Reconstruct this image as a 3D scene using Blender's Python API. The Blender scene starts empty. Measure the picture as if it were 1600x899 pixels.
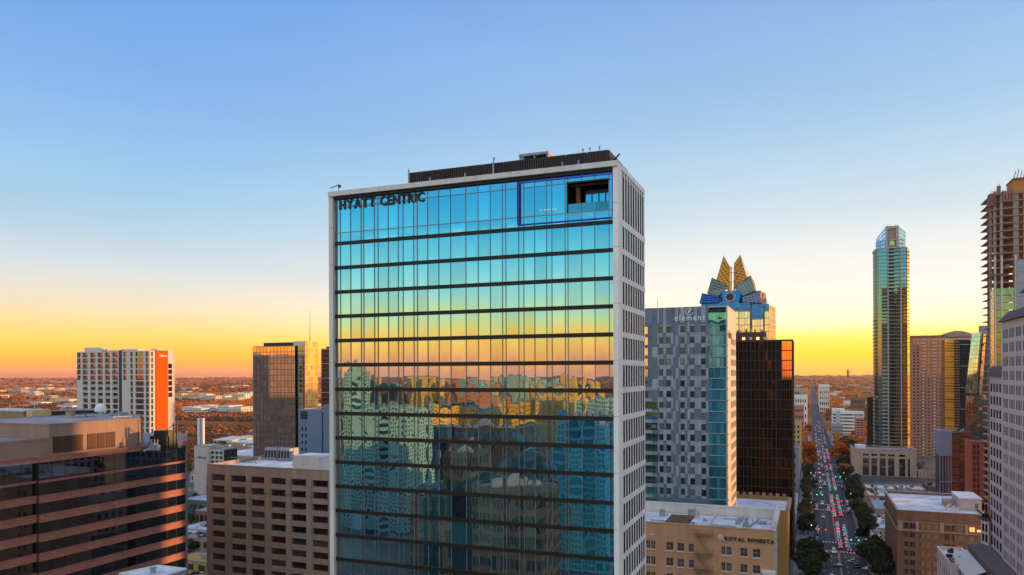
import bpy, bmesh, math, random
from mathutils import Vector, Matrix
random.seed(7)
SC = bpy.context.scene
COL = SC.collection
PI = math.pi
# ------------------------------------------------------------------ camera
F = 1170.0; YAW = math.radians(21.7); HY = 583.6; ROLL = 0.0035
cY, sY = math.cos(YAW), math.sin(YAW)
cam = bpy.data.cameras.new('camera'); camo = bpy.data.objects.new('camera', cam); COL.objects.link(camo)
camo.location = (0, 0, 80)
camo.rotation_euler = (Matrix.Rotation(YAW, 4, 'Z') @ Matrix.Rotation(PI/2, 4, 'X') @ Matrix.Rotation(-ROLL, 4, 'Z')).to_euler()
cam.sensor_width = 36; cam.lens = 36*F/1600
cam.shift_y = (HY-449.5)/1600
cam.clip_start = 1; cam.clip_end = 60000
SC.camera = camo
# ------------------------------------------------------------------ light
SUN_AZ, SUN_EL = math.radians(53.5), math.radians(4.2)      # azimuth from +Y towards +X
W = bpy.data.worlds.new('World'); SC.world = W; W.use_nodes = True
def build_world():
    nt = W.node_tree; N = nt.nodes; L = nt.links; N.clear()
    out = N.new('ShaderNodeOutputWorld'); bg = N.new('ShaderNodeBackground')
    L.new(bg.outputs[0], out.inputs[0])
    tc = N.new('ShaderNodeTexCoord'); sep = N.new('ShaderNodeSeparateXYZ')
    L.new(tc.outputs['Generated'], sep.inputs[0])
    mr = N.new('ShaderNodeMapRange'); mr.inputs[1].default_value = 0; mr.inputs[2].default_value = 0.6
    L.new(sep.outputs[2], mr.inputs[0])
    def ramp(stops):
        r = N.new('ShaderNodeValToRGB'); e = r.color_ramp.elements
        r.color_ramp.interpolation = 'B_SPLINE' if False else 'LINEAR'
        for i, (p, c) in enumerate(stops):
            if i < 2: el = e[i]; el.position = p/0.6
            else: el = e.new(p/0.6)
            el.color = (tuple(c)+(1,)) if max(c) < 5 and sum(c) > 0 and isinstance(c[0], float) else tuple((v/255/12.92 if v/255 <= .04045 else ((v/255+.055)/1.055)**2.4) for v in c) + (1,)
        L.new(mr.outputs[0], r.inputs[0]); return r
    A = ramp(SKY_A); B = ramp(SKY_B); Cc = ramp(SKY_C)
    def horiz(az, lo, hi):
        v = N.new('ShaderNodeVectorMath'); v.operation = 'MULTIPLY'; v.inputs[1].default_value = (1, 1, 0)
        n = N.new('ShaderNodeVectorMath'); n.operation = 'NORMALIZE'
        d = N.new('ShaderNodeVectorMath'); d.operation = 'DOT_PRODUCT'; d.inputs[1].default_value = (math.sin(az), math.cos(az), 0)
        L.new(tc.outputs['Generated'], v.inputs[0]); L.new(v.outputs[0], n.inputs[0]); L.new(n.outputs[0], d.inputs[0])
        m = N.new('ShaderNodeMapRange'); m.interpolation_type = 'SMOOTHSTEP'; m.inputs[1].default_value = lo; m.inputs[2].default_value = hi
        L.new(d.outputs['Value'], m.inputs[0]); return m
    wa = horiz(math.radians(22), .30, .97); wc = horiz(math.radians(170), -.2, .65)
    m1 = N.new('ShaderNodeMix'); m1.data_type = 'RGBA'
    L.new(wa.outputs[0], m1.inputs[0]); L.new(B.outputs[0], m1.inputs[6]); L.new(A.outputs[0], m1.inputs[7])
    m2 = N.new('ShaderNodeMix'); m2.data_type = 'RGBA'
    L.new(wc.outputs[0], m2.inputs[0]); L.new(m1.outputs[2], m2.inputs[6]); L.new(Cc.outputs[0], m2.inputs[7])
    sky = N.new('ShaderNodeTexSky'); sky.sky_type = 'NISHITA'; sky.sun_disc = False
    sky.sun_elevation = SUN_EL; sky.sun_rotation = SUN_AZ
    m3 = N.new('ShaderNodeMix'); m3.data_type = 'RGBA'; m3.blend_type = 'ADD'; m3.inputs[0].default_value = 0.012
    L.new(m2.outputs[2], m3.inputs[6]); L.new(sky.outputs[0], m3.inputs[7])
    # soft uneven veil of thin cloud near the horizon
    no = N.new('ShaderNodeTexNoise'); no.inputs['Scale'].default_value = 2.2; no.inputs['Detail'].default_value = 5
    mp = N.new('ShaderNodeMapping'); mp.inputs['Scale'].default_value = (1, 1, 5)
    L.new(tc.outputs['Generated'], mp.inputs[0]); L.new(mp.outputs[0], no.inputs[0])
    mm = N.new('ShaderNodeMapRange'); mm.inputs[1].default_value = .3; mm.inputs[2].default_value = .7; mm.inputs[3].default_value = .965; mm.inputs[4].default_value = 1.035
    L.new(no.outputs[0], mm.inputs[0])
    m4 = N.new('ShaderNodeMix'); m4.data_type = 'RGBA'; m4.blend_type = 'MULTIPLY'; m4.inputs[0].default_value = 1
    L.new(m3.outputs[2], m4.inputs[6]); L.new(mm.outputs[0], m4.inputs[7])
    L.new(m4.outputs[2], bg.inputs[0]); bg.inputs[1].default_value = 1.0
SKY_A = [(0,(255,186,0)),(.010,(255,208,0)),(.028,(255,224,50)),(.045,(255,235,120)),(.06,(255,243,200)),(.085,(254,243,226)),(.114,(247,240,232)),(.155,(230,232,229)),(.19,(208,221,228)),(.236,(188,212,229)),(.312,(160,196,229)),(.382,(144,182,226)),(.446,(132,170,221)),(.6,(124,164,219))]
SKY_B = [(0,(232,124,70)),(.008,(248,160,48)),(.025,(255,190,62)),(.046,(255,210,110)),(.08,(246,226,188)),(.105,(230,224,210)),(.130,(210,219,224)),(.17,(183,209,227)),(.212,(160,200,228)),(.26,(144,190,229)),(.312,(132,178,230)),(.446,(104,158,226)),(.6,(102,153,222))]
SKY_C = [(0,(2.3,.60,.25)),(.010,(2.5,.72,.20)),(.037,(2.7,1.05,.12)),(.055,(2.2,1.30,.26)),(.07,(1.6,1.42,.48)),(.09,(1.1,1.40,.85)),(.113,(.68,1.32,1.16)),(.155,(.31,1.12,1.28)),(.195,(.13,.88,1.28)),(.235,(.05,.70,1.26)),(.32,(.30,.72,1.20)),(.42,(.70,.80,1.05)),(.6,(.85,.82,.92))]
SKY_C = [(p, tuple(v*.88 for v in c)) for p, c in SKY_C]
def hot(c, k):      # the glow itself is brighter than white
    l = [(v/255/12.92 if v/255 <= .04045 else ((v/255+.055)/1.055)**2.4) for v in c]; return (l[0]*k*.84, l[1]*(.93 if k > 1 else .84), l[2]*.84)
SKY_A = [(p, hot(c, 1.9) if p < .07 else hot(c, 1.15) if p < .1 else hot(c, 1.0)) for p, c in SKY_A]
SKY_B = [(p, hot(c, 1.35) if .005 < p < .05 else hot(c, 1.0)) for p, c in SKY_B]
build_world()
sl = bpy.data.lights.new('sun', 'SUN'); sl.energy = 5.0; sl.angle = math.radians(0.6); sl.color = (1.0, 0.52, 0.17)
so = bpy.data.objects.new('sun', sl); COL.objects.link(so); so.location = (300, 300, 300)
sd = Vector((math.sin(SUN_AZ)*math.cos(SUN_EL), math.cos(SUN_AZ)*math.cos(SUN_EL), math.sin(SUN_EL)))
so.rotation_euler = sd.to_track_quat('Z', 'Y').to_euler()
SC.view_settings.view_transform = 'Standard'; SC.view_settings.look = 'None'
SC.view_settings.exposure = 0.33; SC.view_settings.gamma = 1.0
# ------------------------------------------------------------------ survey helpers (photo pixel + distance -> metres)
def cw(px, d):
    cx = (px-800)/F*d
    return (cx*cY - d*sY, cx*sY + d*cY)
def th(px): return math.atan((px-800)/F) - YAW
def onY(px, Y): return Y*math.tan(th(px))
def onX(px, X): return X/math.tan(th(px))
def dep(x, y): return -x*sY + y*cY
def zz(px, py, d): return 80 + (HY - ROLL*(px-800) - py)/F*d
# ------------------------------------------------------------------ materials
def lin(c):
    if isinstance(c, tuple): return c
    return c
MATS = {}
def mat(name, col, rough=.8, metal=0., var=.18, scale=.6, spec=.4, bump=0., streak=False, rnd=0., emit=None, es=0):
    if name in MATS: return MATS[name]
    m = bpy.data.materials.new(name); m.use_nodes = True; MATS[name] = m
    nt = m.node_tree; N = nt.nodes; L = nt.links; b = N['Principled BSDF']
    b.inputs['Roughness'].default_value = rough; b.inputs['Metallic'].default_value = metal
    b.inputs['Specular IOR Level'].default_value = spec
    tc = N.new('ShaderNodeTexCoord'); no = N.new('ShaderNodeTexNoise'); no.inputs['Scale'].default_value = scale
    no.inputs['Detail'].default_value = 6; no.inputs['Roughness'].default_value = .65
    if streak:
        mp = N.new('ShaderNodeMapping'); mp.inputs['Scale'].default_value = (1, 1, .18)
        L.new(tc.outputs['Object'], mp.inputs[0]); L.new(mp.outputs[0], no.inputs[0])
    else: L.new(tc.outputs['Object'], no.inputs[0])
    mr = N.new('ShaderNodeMapRange'); mr.inputs[1].default_value = .3; mr.inputs[2].default_value = .7
    mr.inputs[3].default_value = 1-var; mr.inputs[4].default_value = 1+var
    L.new(no.outputs[0], mr.inputs[0])
    mx = N.new('ShaderNodeVectorMath'); mx.operation = 'SCALE'; mx.inputs[0].default_value = col[:3]
    last = mr.outputs[0]
    if rnd:
        oi = N.new('ShaderNodeObjectInfo'); r2 = N.new('ShaderNodeMapRange'); r2.inputs[3].default_value = 1-rnd; r2.inputs[4].default_value = 1+rnd
        L.new(oi.outputs['Random'], r2.inputs[0]); mu = N.new('ShaderNodeMath'); mu.operation = 'MULTIPLY'
        L.new(r2.outputs[0], mu.inputs[0]); L.new(last, mu.inputs[1]); last = mu.outputs[0]
    L.new(last, mx.inputs['Scale']); L.new(mx.outputs[0], b.inputs['Base Color'])
    if bump:
        n2 = N.new('ShaderNodeTexNoise'); n2.inputs['Scale'].default_value = scale*8; n2.inputs['Detail'].default_value = 4
        L.new(tc.outputs['Object'], n2.inputs[0])
        bp = N.new('ShaderNodeBump'); bp.inputs['Strength'].default_value = bump; bp.inputs['Distance'].default_value = .05
        L.new(n2.outputs[0], bp.inputs['Height']); L.new(bp.outputs[0], b.inputs['Normal'])
    if emit:
        b.inputs['Emission Color'].default_value = emit + (1,); b.inputs['Emission Strength'].default_value = es
    return m
def glass(name, tint, inner, refl=.7, rough=.02, curtain=0., rnd=.5, wav=0.):
    """coated facade glass: tinted mirror coat over what hangs behind it (blinds, curtains, dark rooms)"""
    if name in MATS: return MATS[name]
    m = bpy.data.materials.new(name); m.use_nodes = True; MATS[name] = m
    nt = m.node_tree; N = nt.nodes; L = nt.links; N.clear()
    o = N.new('ShaderNodeOutputMaterial'); g = N.new('ShaderNodeBsdfGlossy'); d = N.new('ShaderNodeBsdfDiffuse'); mx = N.new('ShaderNodeMixShader')
    g.inputs['Color'].default_value = tint + (1,); g.inputs['Roughness'].default_value = rough
    lw = N.new('ShaderNodeLayerWeight'); lw.inputs['Blend'].default_value = .25
    ma = N.new('ShaderNodeMapRange'); ma.inputs[3].default_value = refl; ma.inputs[4].default_value = min(1, refl+.18)
    L.new(lw.outputs['Facing'], ma.inputs[0]); L.new(ma.outputs[0], mx.inputs[0])
    L.new(d.outputs[0], mx.inputs[1]); L.new(g.outputs[0], mx.inputs[2]); L.new(mx.outputs[0], o.inputs[0])
    oi = N.new('ShaderNodeObjectInfo'); tc = N.new('ShaderNodeTexCoord')
    r2 = N.new('ShaderNodeMapRange'); r2.inputs[3].default_value = 1-rnd; r2.inputs[4].default_value = 1+rnd
    L.new(oi.outputs['Random'], r2.inputs[0])
    r3 = N.new('ShaderNodeMapRange'); r3.inputs[3].default_value = .86; r3.inputs[4].default_value = 1.06; L.new(oi.outputs['Random'], r3.inputs[0])
    s3 = N.new('ShaderNodeVectorMath'); s3.operation = 'SCALE'; s3.inputs[0].default_value = tint; L.new(r3.outputs[0], s3.inputs['Scale']); L.new(s3.outputs[0], g.inputs['Color'])
    sc = N.new('ShaderNodeVectorMath'); sc.operation = 'SCALE'; sc.inputs[0].default_value = inner
    L.new(r2.outputs[0], sc.inputs['Scale']); last = sc.outputs[0]
    if curtain:
        wv = N.new('ShaderNodeTexWave'); wv.wave_type = 'BANDS'; wv.bands_direction = 'X'; wv.inputs['Scale'].default_value = 1.6; wv.inputs['Distortion'].default_value = 1.5
        cmb = N.new('ShaderNodeVectorMath'); cmb.operation = 'ADD'
        L.new(tc.outputs['Object'], cmb.inputs[0]); L.new(oi.outputs['Location'], cmb.inputs[1])
        L.new(cmb.outputs[0], wv.inputs[0])
        # drawn across only in some rooms
        wn = N.new('ShaderNodeTexWhiteNoise'); wn.noise_dimensions = '1D'; L.new(oi.outputs['Random'], wn.inputs['W'])
        gt = N.new('ShaderNodeMath'); gt.operation = 'GREATER_THAN'; gt.inputs[1].default_value = 1-curtain; L.new(wn.outputs[0], gt.inputs[0])
        mu = N.new('ShaderNodeMath'); mu.operation = 'MULTIPLY_ADD'; mu.inputs[1].default_value = .07; mu.inputs[2].default_value = .06
        L.new(wv.outputs['Fac'], mu.inputs[0])
        cc = N.new('ShaderNodeVectorMath'); cc.operation = 'SCALE'; cc.inputs[0].default_value = (.5, 1.3, 1.2); L.new(mu.outputs[0], cc.inputs['Scale'])
        mc = N.new('ShaderNodeMix'); mc.data_type = 'RGBA'; L.new(gt.outputs[0], mc.inputs[0]); L.new(last, mc.inputs[6]); L.new(cc.outputs[0], mc.inputs[7])
        last = mc.outputs[2]
    L.new(last, d.inputs['Color'])
    if wav:
        no = N.new('ShaderNodeTexNoise'); no.inputs['Scale'].default_value = .35; no.inputs['Detail'].default_value = 1
        ad = N.new('ShaderNodeVectorMath'); ad.operation = 'ADD'; L.new(tc.outputs['Object'], ad.inputs[0]); L.new(oi.outputs['Location'], ad.inputs[1])
        L.new(ad.outputs[0], no.inputs[0])
        bp = N.new('ShaderNodeBump'); bp.inputs['Strength'].default_value = wav; bp.inputs['Distance'].default_value = .05
        L.new(no.outputs[0], bp.inputs['Height']); L.new(bp.outputs[0], g.inputs['Normal'])
    return m
def emis(name, col, s):
    if name in MATS: return MATS[name]
    m = bpy.data.materials.new(name); m.use_nodes = True; MATS[name] = m
    b = m.node_tree.nodes['Principled BSDF']; b.inputs['Base Color'].default_value = col+(1,)
    b.inputs['Emission Color'].default_value = col+(1,); b.inputs['Emission Strength'].default_value = s
    return m
# ------------------------------------------------------------------ mesh helpers
class MB:
    def __init__(s): s.v = []; s.f = []; s.m = []; s.sm = []
    def poly(s, pts, mi=0, sm=False):
        k = len(s.v); s.v += [tuple(p) for p in pts]; s.f.append(tuple(range(k, k+len(pts)))); s.m.append(mi); s.sm.append(sm)
    def hexa(s, b, t, mi=0):
        k = len(s.v); n = len(b); s.v += [tuple(p) for p in b] + [tuple(p) for p in t]
        s.f.append(tuple(range(k+n-1, k-1, -1))); s.m.append(mi)
        s.f.append(tuple(range(k+n, k+2*n))); s.m.append(mi)
        for i in range(n):
            j = (i+1) % n; s.f.append((k+i, k+j, k+n+j, k+n+i)); s.m.append(mi)
        s.sm += [False]*(n+2)
    def prism(s, xy, z0, z1, mi=0, mtop=None):
        s.hexa([(x, y, z0) for x, y in xy], [(x, y, z1) for x, y in xy], mi)
        if mtop is not None: s.m[-len(xy)-1] = mtop
    def box(s, x0, x1, y0, y1, z0, z1, mi=0, mtop=None):
        s.prism([(x0, y0), (x1, y0), (x1, y1), (x0, y1)], z0, z1, mi, mtop)
    def fb(s, fr, a0, a1, b0, b1, z0, z1, mi=0):      # box in a wall's own frame: a along it, b outwards
        (O, u, n) = fr
        P = lambda a, b: (O[0]+u[0]*a+n[0]*b, O[1]+u[1]*a+n[1]*b)
        s.prism([P(a0, b1), P(a1, b1), P(a1, b0), P(a0, b0)], z0, z1, mi)
    def tube(s, p, q, r, n=6, mi=0, r2=None):
        p = Vector(p); q = Vector(q); d = (q-p).normalized(); a = d.orthogonal().normalized(); b = d.cross(a)
        r2 = r if r2 is None else r2
        s.hexa([p+(a*math.cos(2*PI*i/n)+b*math.sin(2*PI*i/n))*r for i in range(n)], [q+(a*math.cos(2*PI*i/n)+b*math.sin(2*PI*i/n))*r2 for i in range(n)], mi)
    def mesh(s, name, mats, off=(0, 0, 0)):
        me = bpy.data.meshes.new(name)
        me.from_pydata([(x-off[0], y-off[1], z-off[2]) for x, y, z in s.v], [], s.f)
        for m in mats: me.materials.append(m)
        me.polygons.foreach_set('material_index', s.m)
        if any(s.sm): me.polygons.foreach_set('use_smooth', s.sm)
        me.update(); return me
    def build(s, name, mats, parent=None, kind=None, loc=(0, 0, 0)):
        if not isinstance(mats, (list, tuple)): mats = [mats]
        off = Vector(parent.location) if parent else Vector(loc)
        if parent and parent.parent: off = off + Vector(parent.parent.location)
        me = s.mesh(name, mats, off)
        o = bpy.data.objects.new(name, me); COL.objects.link(o)
        if parent: o.parent = parent
        else: o.location = loc
        if kind: o['kind'] = kind
        return o
def tag(o, label=None, cat=None, group=None, kind=None):
    if label: o['label'] = label
    if cat: o['category'] = cat
    if group: o['group'] = group
    if kind: o['kind'] = kind
    return o
def root(name, label, cat, loc, group=None):
    o = bpy.data.objects.new(name, None); COL.objects.link(o); o.location = loc; o.empty_display_size = 1
    return tag(o, label, cat, group)
def child(name, me, parent, loc, rz=0):
    o = bpy.data.objects.new(name, me); COL.objects.link(o); o.parent = parent; o.location = loc; o.rotation_euler = (0, 0, rz); return o
def copy_tree(o, parent=None):
    c = o.copy(); COL.objects.link(c)
    if parent: c.parent = parent
    for ch in list(o.children): copy_tree(ch, c)
    return c
def frame(p0, p1):
    L_ = math.hypot(p1[0]-p0[0], p1[1]-p0[1]); u = ((p1[0]-p0[0])/L_, (p1[1]-p0[1])/L_)
    return (p0, u, (u[1], -u[0])), L_
WM = {}
def winmesh(w, h, gm, fm, mv=1, mh=0, fr=.07):
    k = (round(w, 2), round(h, 2), gm.name, fm.name if fm else '', mv, mh)
    if k in WM: return WM[k]
    b = MB(); b.poly([(0, 0, 0), (w, 0, 0), (w, 0, h), (0, 0, h)], 0)
    if fm:
        t = .06
        for x0, x1, z0, z1 in [(0, w, 0, fr), (0, w, h-fr, h), (0, fr, fr, h-fr), (w-fr, w, fr, h-fr)]: b.box(x0, x1, -t, 0.02, z0, z1, 1)
        for i in range(1, mv+1):
            x = w*i/(mv+1); b.box(x-fr/2, x+fr/2, -t, .02, fr, h-fr, 1)
        for i in range(1, mh+1):
            z = h*i/(mh+1); b.box(fr, w-fr, -t+.01, .02, z-fr/2, z+fr/2, 1)
    me = b.mesh('window', [gm, fm] if fm else [gm]); WM[k] = me; return me
def evenly(L_, n, frac, m0=.5, m1=None):
    m1 = m0 if m1 is None else m1
    p = (L_-m0-m1)/n; return [(m0+p*(i+.5-frac/2), m0+p*(i+.5+frac/2)) for i in range(n)]
def floors(z0, z1, n, frac, lo=.2):
    p = (z1-z0)/n; return [(z0+p*(i+lo*(1-frac)*1.0+0.0), z0+p*(i+lo*(1-frac)+frac)) for i in range(n)]
def facade(r, p0, p1, z0, z1, cols, rows, wall, panes, depth=.35, fm=None, parts=True, mv=1, mh=0, tilt=0., wallname='wall', pierm=None, skip=None, wname='window', cap=300, used=[0]):
    """real wall with recessed openings: piers, spandrels, and the windows in them"""
    fr, L_ = frame(p0, p1); O, u, n = fr; e = .004
    w = MB(); a = e
    for (c0, c1) in cols:
        w.fb(fr, a, c0, -depth, 0, z0, z1, 0)
        z = z0
        for (q0, q1) in rows:
            w.fb(fr, c0, c1, -depth, -.02, z, q0, 1 if pierm else 0); z = q1
        w.fb(fr, c0, c1, -depth, -.02, z, z1, 1 if pierm else 0); a = c1
    w.fb(fr, a, L_-e, -depth, 0, z0, z1, 0)
    w.build(wallname, [wall, pierm] if pierm else [wall], r)
    if not isinstance(panes, (list, tuple)): panes = [panes]
    rz = math.atan2(u[1], u[0]); st = MB(); cnt = 0
    off = Vector(r.location); bb = -depth+.10
    rws = list(reversed(list(enumerate(rows))))
    for j, (q0, q1) in rws:
        for i, (c0, c1) in enumerate(cols):
            if skip and skip(i, j): continue
            gm = random.choice(panes)
            X = O[0]+u[0]*c0+n[0]*bb; Y = O[1]+u[1]*c0+n[1]*bb
            if parts and cnt < cap:
                child(wname, winmesh(c1-c0, q1-q0, gm, fm, mv, mh), r, (X-off.x, Y-off.y, q0-off.z), rz); cnt += 1
            else:
                k = panes.index(gm); tx = random.gauss(0, tilt); tz = random.gauss(0, tilt)
                P = lambda a_, b_: (O[0]+u[0]*a_+n[0]*b_, O[1]+u[1]*a_+n[1]*b_)
                ww = c1-c0; hh = q1-q0
                A = P(c0, bb+tx*ww); B_ = P(c1, bb-tx*ww); C_ = P(c1, bb-tx*ww+tz*hh); D = P(c0, bb+tx*ww+tz*hh)
                st.poly([A+(q0,), B_+(q0,), C_+(q1,), D+(q1,)], k)
                if fm and mv:
                    am = (c0+c1)/2; st.fb(fr, am-.05, am+.05, bb-.02, bb+.1, q0, q1, len(panes))
    if st.f:
        o = st.build(wname, panes+([fm] if fm else []), r, kind='stuff')
    return fr, L_
def core(r, poly, z0, zr, wall, roof, inset=.36):
    # inset convex polygon (CCW)
    P = inset_poly(poly, inset); b = MB(); b.prism(P, z0, zr, 0); b.build('interior_core', [wall], r)
    b = MB(); b.prism(P, zr+.003, zr+.06, 0); b.build('roof', [roof], r)
def inset_poly(poly, d):
    n = len(poly); out = []
    for i in range(n):
        p, q, s = Vector(poly[i-1]), Vector(poly[i]), Vector(poly[(i+1) % n])
        e1 = (q-p).normalized(); e2 = (s-q).normalized(); n1 = Vector((-e1.y, e1.x)); n2 = Vector((-e2.y, e2.x))
        k = 1+n1.dot(n2); out.append(tuple(q+(n1+n2)*(d/k)))
    return out
def plain(r, p0, p1, z0, z1, wall, depth=.35):
    fr, L_ = frame(p0, p1); w = MB(); w.fb(fr, .004, L_-.004, -depth, 0, z0, z1); w.build('wall', wall, r)
def coping(r, poly, z, m, w=.5, h=.25, out=.12, name='coping'):
    n = len(poly); o1 = inset_poly(poly, -out); i1 = inset_poly(poly, w); b = MB()
    for i in range(n):
        j = (i+1) % n; b.prism([o1[i], o1[j], i1[j], i1[i]], z+.003, z+h)
    b.build(name, m, r)
def unit(r, x0, x1, y0, y1, z, h, m, name='air_handler', legs=True):
    b = MB(); b.box(x0, x1, y0, y1, z+.25, z+h, 0); n = max(2, int((x1-x0)/1.2))
    for i in range(n):   # louvres and fan rings give it its look
        a = x0+(x1-x0)*(i+.15)/n; c = x0+(x1-x0)*(i+.85)/n; b.box(a, c, y0-.05, y0-.002, z+.25+h*.15, z+h*.8, 1)
        xm = (a+c)/2; b.tube((xm, (y0+y1)/2, z+h), (xm, (y0+y1)/2, z+h+.25), min((c-a), (y1-y0))*.4, 8, 1)
    for x in (x0+.1, x1-.3):
        for y in (y0+.1, y1-.3): b.box(x, x+.2, y, y+.2, z, z+.25, 1)
    return b.build(name, [m, M_DK], r)
# --- shared materials
M_DK = mat('dark_metal', (.03, .028, .028), .5, .3)
M_GREY = mat('weathered_grey_metal', (.30, .31, .33), .6, .2, .3, 1.5)
M_WHITE = mat('white_paint', (.72, .70, .66), .6, 0, .08, 1)
M_CREAM = mat('cream_stone', (.62, .55, .48), .8, 0, .12, .8, bump=.2, streak=True)
M_TAN = mat('tan_concrete', (.36, .25, .18), .85, 0, .22, .5, bump=.4, streak=True)
M_ROOFW = mat('white_membrane_roof', (.62, .63, .66), .8, 0, .35, .18, bump=.3)
M_ROOFG = mat('grey_gravel_roof', (.24, .235, .25), .95, 0, .45, .25, bump=.5)
M_BRICK = mat('brown_brick', (.20, .115, .07), .9, 0, .25, .8, bump=.4, streak=True)
M_DGL = glass('dark_window', (.75, .8, .85), (.012, .013, .016), .22)
M_DGL2 = glass('blinds_window', (.75, .8, .85), (.07, .06, .05), .18)
M_DGL3 = glass('brown_window', (.85, .6, .45), (.02, .012, .01), .25)
M_FR = mat('window_frame_dark', (.035, .033, .032), .5, .2)
M_LIT = emis('lit_window', (1., .42, .10), 1.1)
M_WARM = emis('warm_lamp', (1., .38, .08), 3.)
def text_mesh(s, size, ext, bold=0.0):
    cu = bpy.data.curves.new('t', 'FONT'); cu.body = s; cu.size = size; cu.extrude = ext; cu.offset = bold; cu.resolution_u = 3
    o = bpy.data.objects.new('t', cu); COL.objects.link(o); dg = bpy.context.evaluated_depsgraph_get(); dg.update()
    me = bpy.data.meshes.new_from_object(o.evaluated_get(dg)); bpy.data.objects.remove(o); bpy.data.curves.remove(cu); me.name = 'letter'; return me
def sign(r, word, O, u, n, z, size, m, width=None, bold=.02, ext=.08, gap=.12, vertical=False):
    """letters as separate raised pieces under one sign part"""
    s = bpy.data.objects.new('sign', None); COL.objects.link(s); s.parent = r; s.location = (O[0]-r.location.x, O[1]-r.location.y, z-r.location.z)
    s.rotation_euler = (0, 0, math.atan2(u[1], u[0])); x = 0; made = []
    for ch in word:
        if ch == ' ': x += size*.42; continue
        me = text_mesh(ch, size, ext, bold*size); xs = [v.co.x for v in me.vertices]; mn, mxx = min(xs), max(xs)
        me.materials.clear(); me.materials.append(m); made.append((me, x-mn)); x += mxx-mn+size*gap
    k = (width/(x-size*gap)) if width else 1
    for me, xx in made:
        o = bpy.data.objects.new('letter', me); COL.objects.link(o); o.parent = s; o.location = (xx*k, -ext-.03, 0); o.rotation_euler = (PI/2, 0, 0); o.scale = (k, 1, 1)
    return s
# ================================================================== setting: ground, river, road
def ground_mat(name, c1, c2, c3, s1, s2):
    m = bpy.data.materials.new(name); m.use_nodes = True; nt = m.node_tree; N = nt.nodes; L = nt.links; b = N['Principled BSDF']
    b.inputs['Roughness'].default_value = .95; b.inputs['Specular IOR Level'].default_value = .1
    tc = N.new('ShaderNodeTexCoord')
    n1 = N.new('ShaderNodeTexNoise'); n1.inputs['Scale'].default_value = s1; n1.inputs['Detail'].default_value = 8
    n2 = N.new('ShaderNodeTexVoronoi'); n2.inputs['Scale'].default_value = s2
    L.new(tc.outputs['Object'], n1.inputs[0]); L.new(tc.outputs['Object'], n2.inputs[0])
    r = N.new('ShaderNodeValToRGB'); e = r.color_ramp.elements; e[0].position = .38; e[0].color = c1+(1,); e[1].position = .6; e[1].color = c2+(1,)
    L.new(n1.outputs[0], r.inputs[0])
    mx = N.new('ShaderNodeMix'); mx.data_type = 'RGBA'; gt = N.new('ShaderNodeMapRange'); gt.inputs[1].default_value = .80; gt.inputs[2].default_value = .86
    L.new(n2.outputs['Color'], gt.inputs[0]); L.new(gt.outputs[0], mx.inputs[0]); L.new(r.outputs[0], mx.inputs[6]); mx.inputs[7].default_value = c3+(1,)
    L.new(mx.outputs[2], b.inputs['Base Color']); return m
G_FAR = ground_mat('autumn_land', (.16, .065, .03), (.42, .15, .045), (.5, .36, .22), .0035, .012)
G_CITY = ground_mat('city_pavement', (.085, .08, .08), (.14, .13, .125), (.2, .19, .18), .02, .05)
R_EARTH = 16000.
def disc_part(yc, up, name, m, ymin, kind='structure'):
    pts = []; n = 96
    a0 = math.asin(yc/R_EARTH)
    rng = [a0 + (PI-2*a0)*i/n for i in range(n+1)] if up else [PI-a0 + (PI+2*a0)*i/n for i in range(n+1)]
    b = MB(); b.poly([(R_EARTH*math.cos(t), R_EARTH*math.sin(t), 0) for t in rng])
    return tag(b.build(name, m), kind=kind)
disc_part(1000, True, 'ground', G_FAR, 0)
disc_part(860, False, 'ground', G_FAR, 0)
b = MB(); b.box(-700, 700, -700, 855, -.5, .004); tag(b.build('city_ground', G_CITY), kind='structure')
M_WATER = glass('river_water', (.8, .85, .9), (.01, .02, .025), .5, .08, wav=.4)
b = MB(); b.poly([(-15900, 862, -6), (15900, 862, -6), (15900, 998, -6), (-15900, 998, -6)]); tag(b.build('river', M_WATER), kind='structure')
b = MB()
for y0, y1 in ((860, 866), (1000, 994)):
    p = [(-15900, y0, 0), (15900, y0, 0), (15900, y1, -6.2), (-15900, y1, -6.2)]; b.poly(p if y0 < 900 else p[::-1])
tag(b.build('river_bank', G_FAR), kind='structure')
# ---- the avenue
M_ASPH = mat('asphalt', (.045, .043, .046), .85, 0, .35, .12, bump=.3)
M_PAVE = mat('sidewalk_concrete', (.21, .19, .18), .9, 0, .25, .4)
M_LINE = mat('road_paint', (.6, .58, .52), .7, 0, .2, 2)
M_BRG = mat('bridge_concrete', (.42, .35, .26), .85, 0, .2, .3)
RX0, RX1 = 1.6, 21.8
b = MB(); b.box(RX0, RX1, -300, 858, -.3, .010); tag(b.build('road', M_ASPH), kind='structure')
b = MB(); b.box(RX0+1, RX1-1, 1002, 6500, -.3, .010); tag(b.build('road', M_ASPH), kind='structure')
blocks = [171-14+108*k for k in range(-3, 7)]    # block starts; streets 18 m wide between them
for k, y in enumerate(blocks[:-1]):
    for xa, xb in ((-6.6, RX0), (RX1, 30.0)):
        b = MB(); b.box(xa, xb, y+9, y+108-9, -.2, .14); tag(b.build('sidewalk', M_PAVE), kind='structure')
for y in blocks:
    b = MB(); b.box(-400, RX0-.01, y-6.5, y+6.5, -.3, .0085); b.box(RX1+.01, 500, y-6.5, y+6.5, -.3, .0085); tag(b.build('cross_street', M_ASPH), kind='structure')
b = MB()
for y in range(200, 850, 9):
    if any(abs(y-q) < 14 for q in blocks): continue
    for x in (5.0, 8.2, 13.9, 17.2): b.box(x, x+.16, y, y+3, .014, .016)
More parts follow.
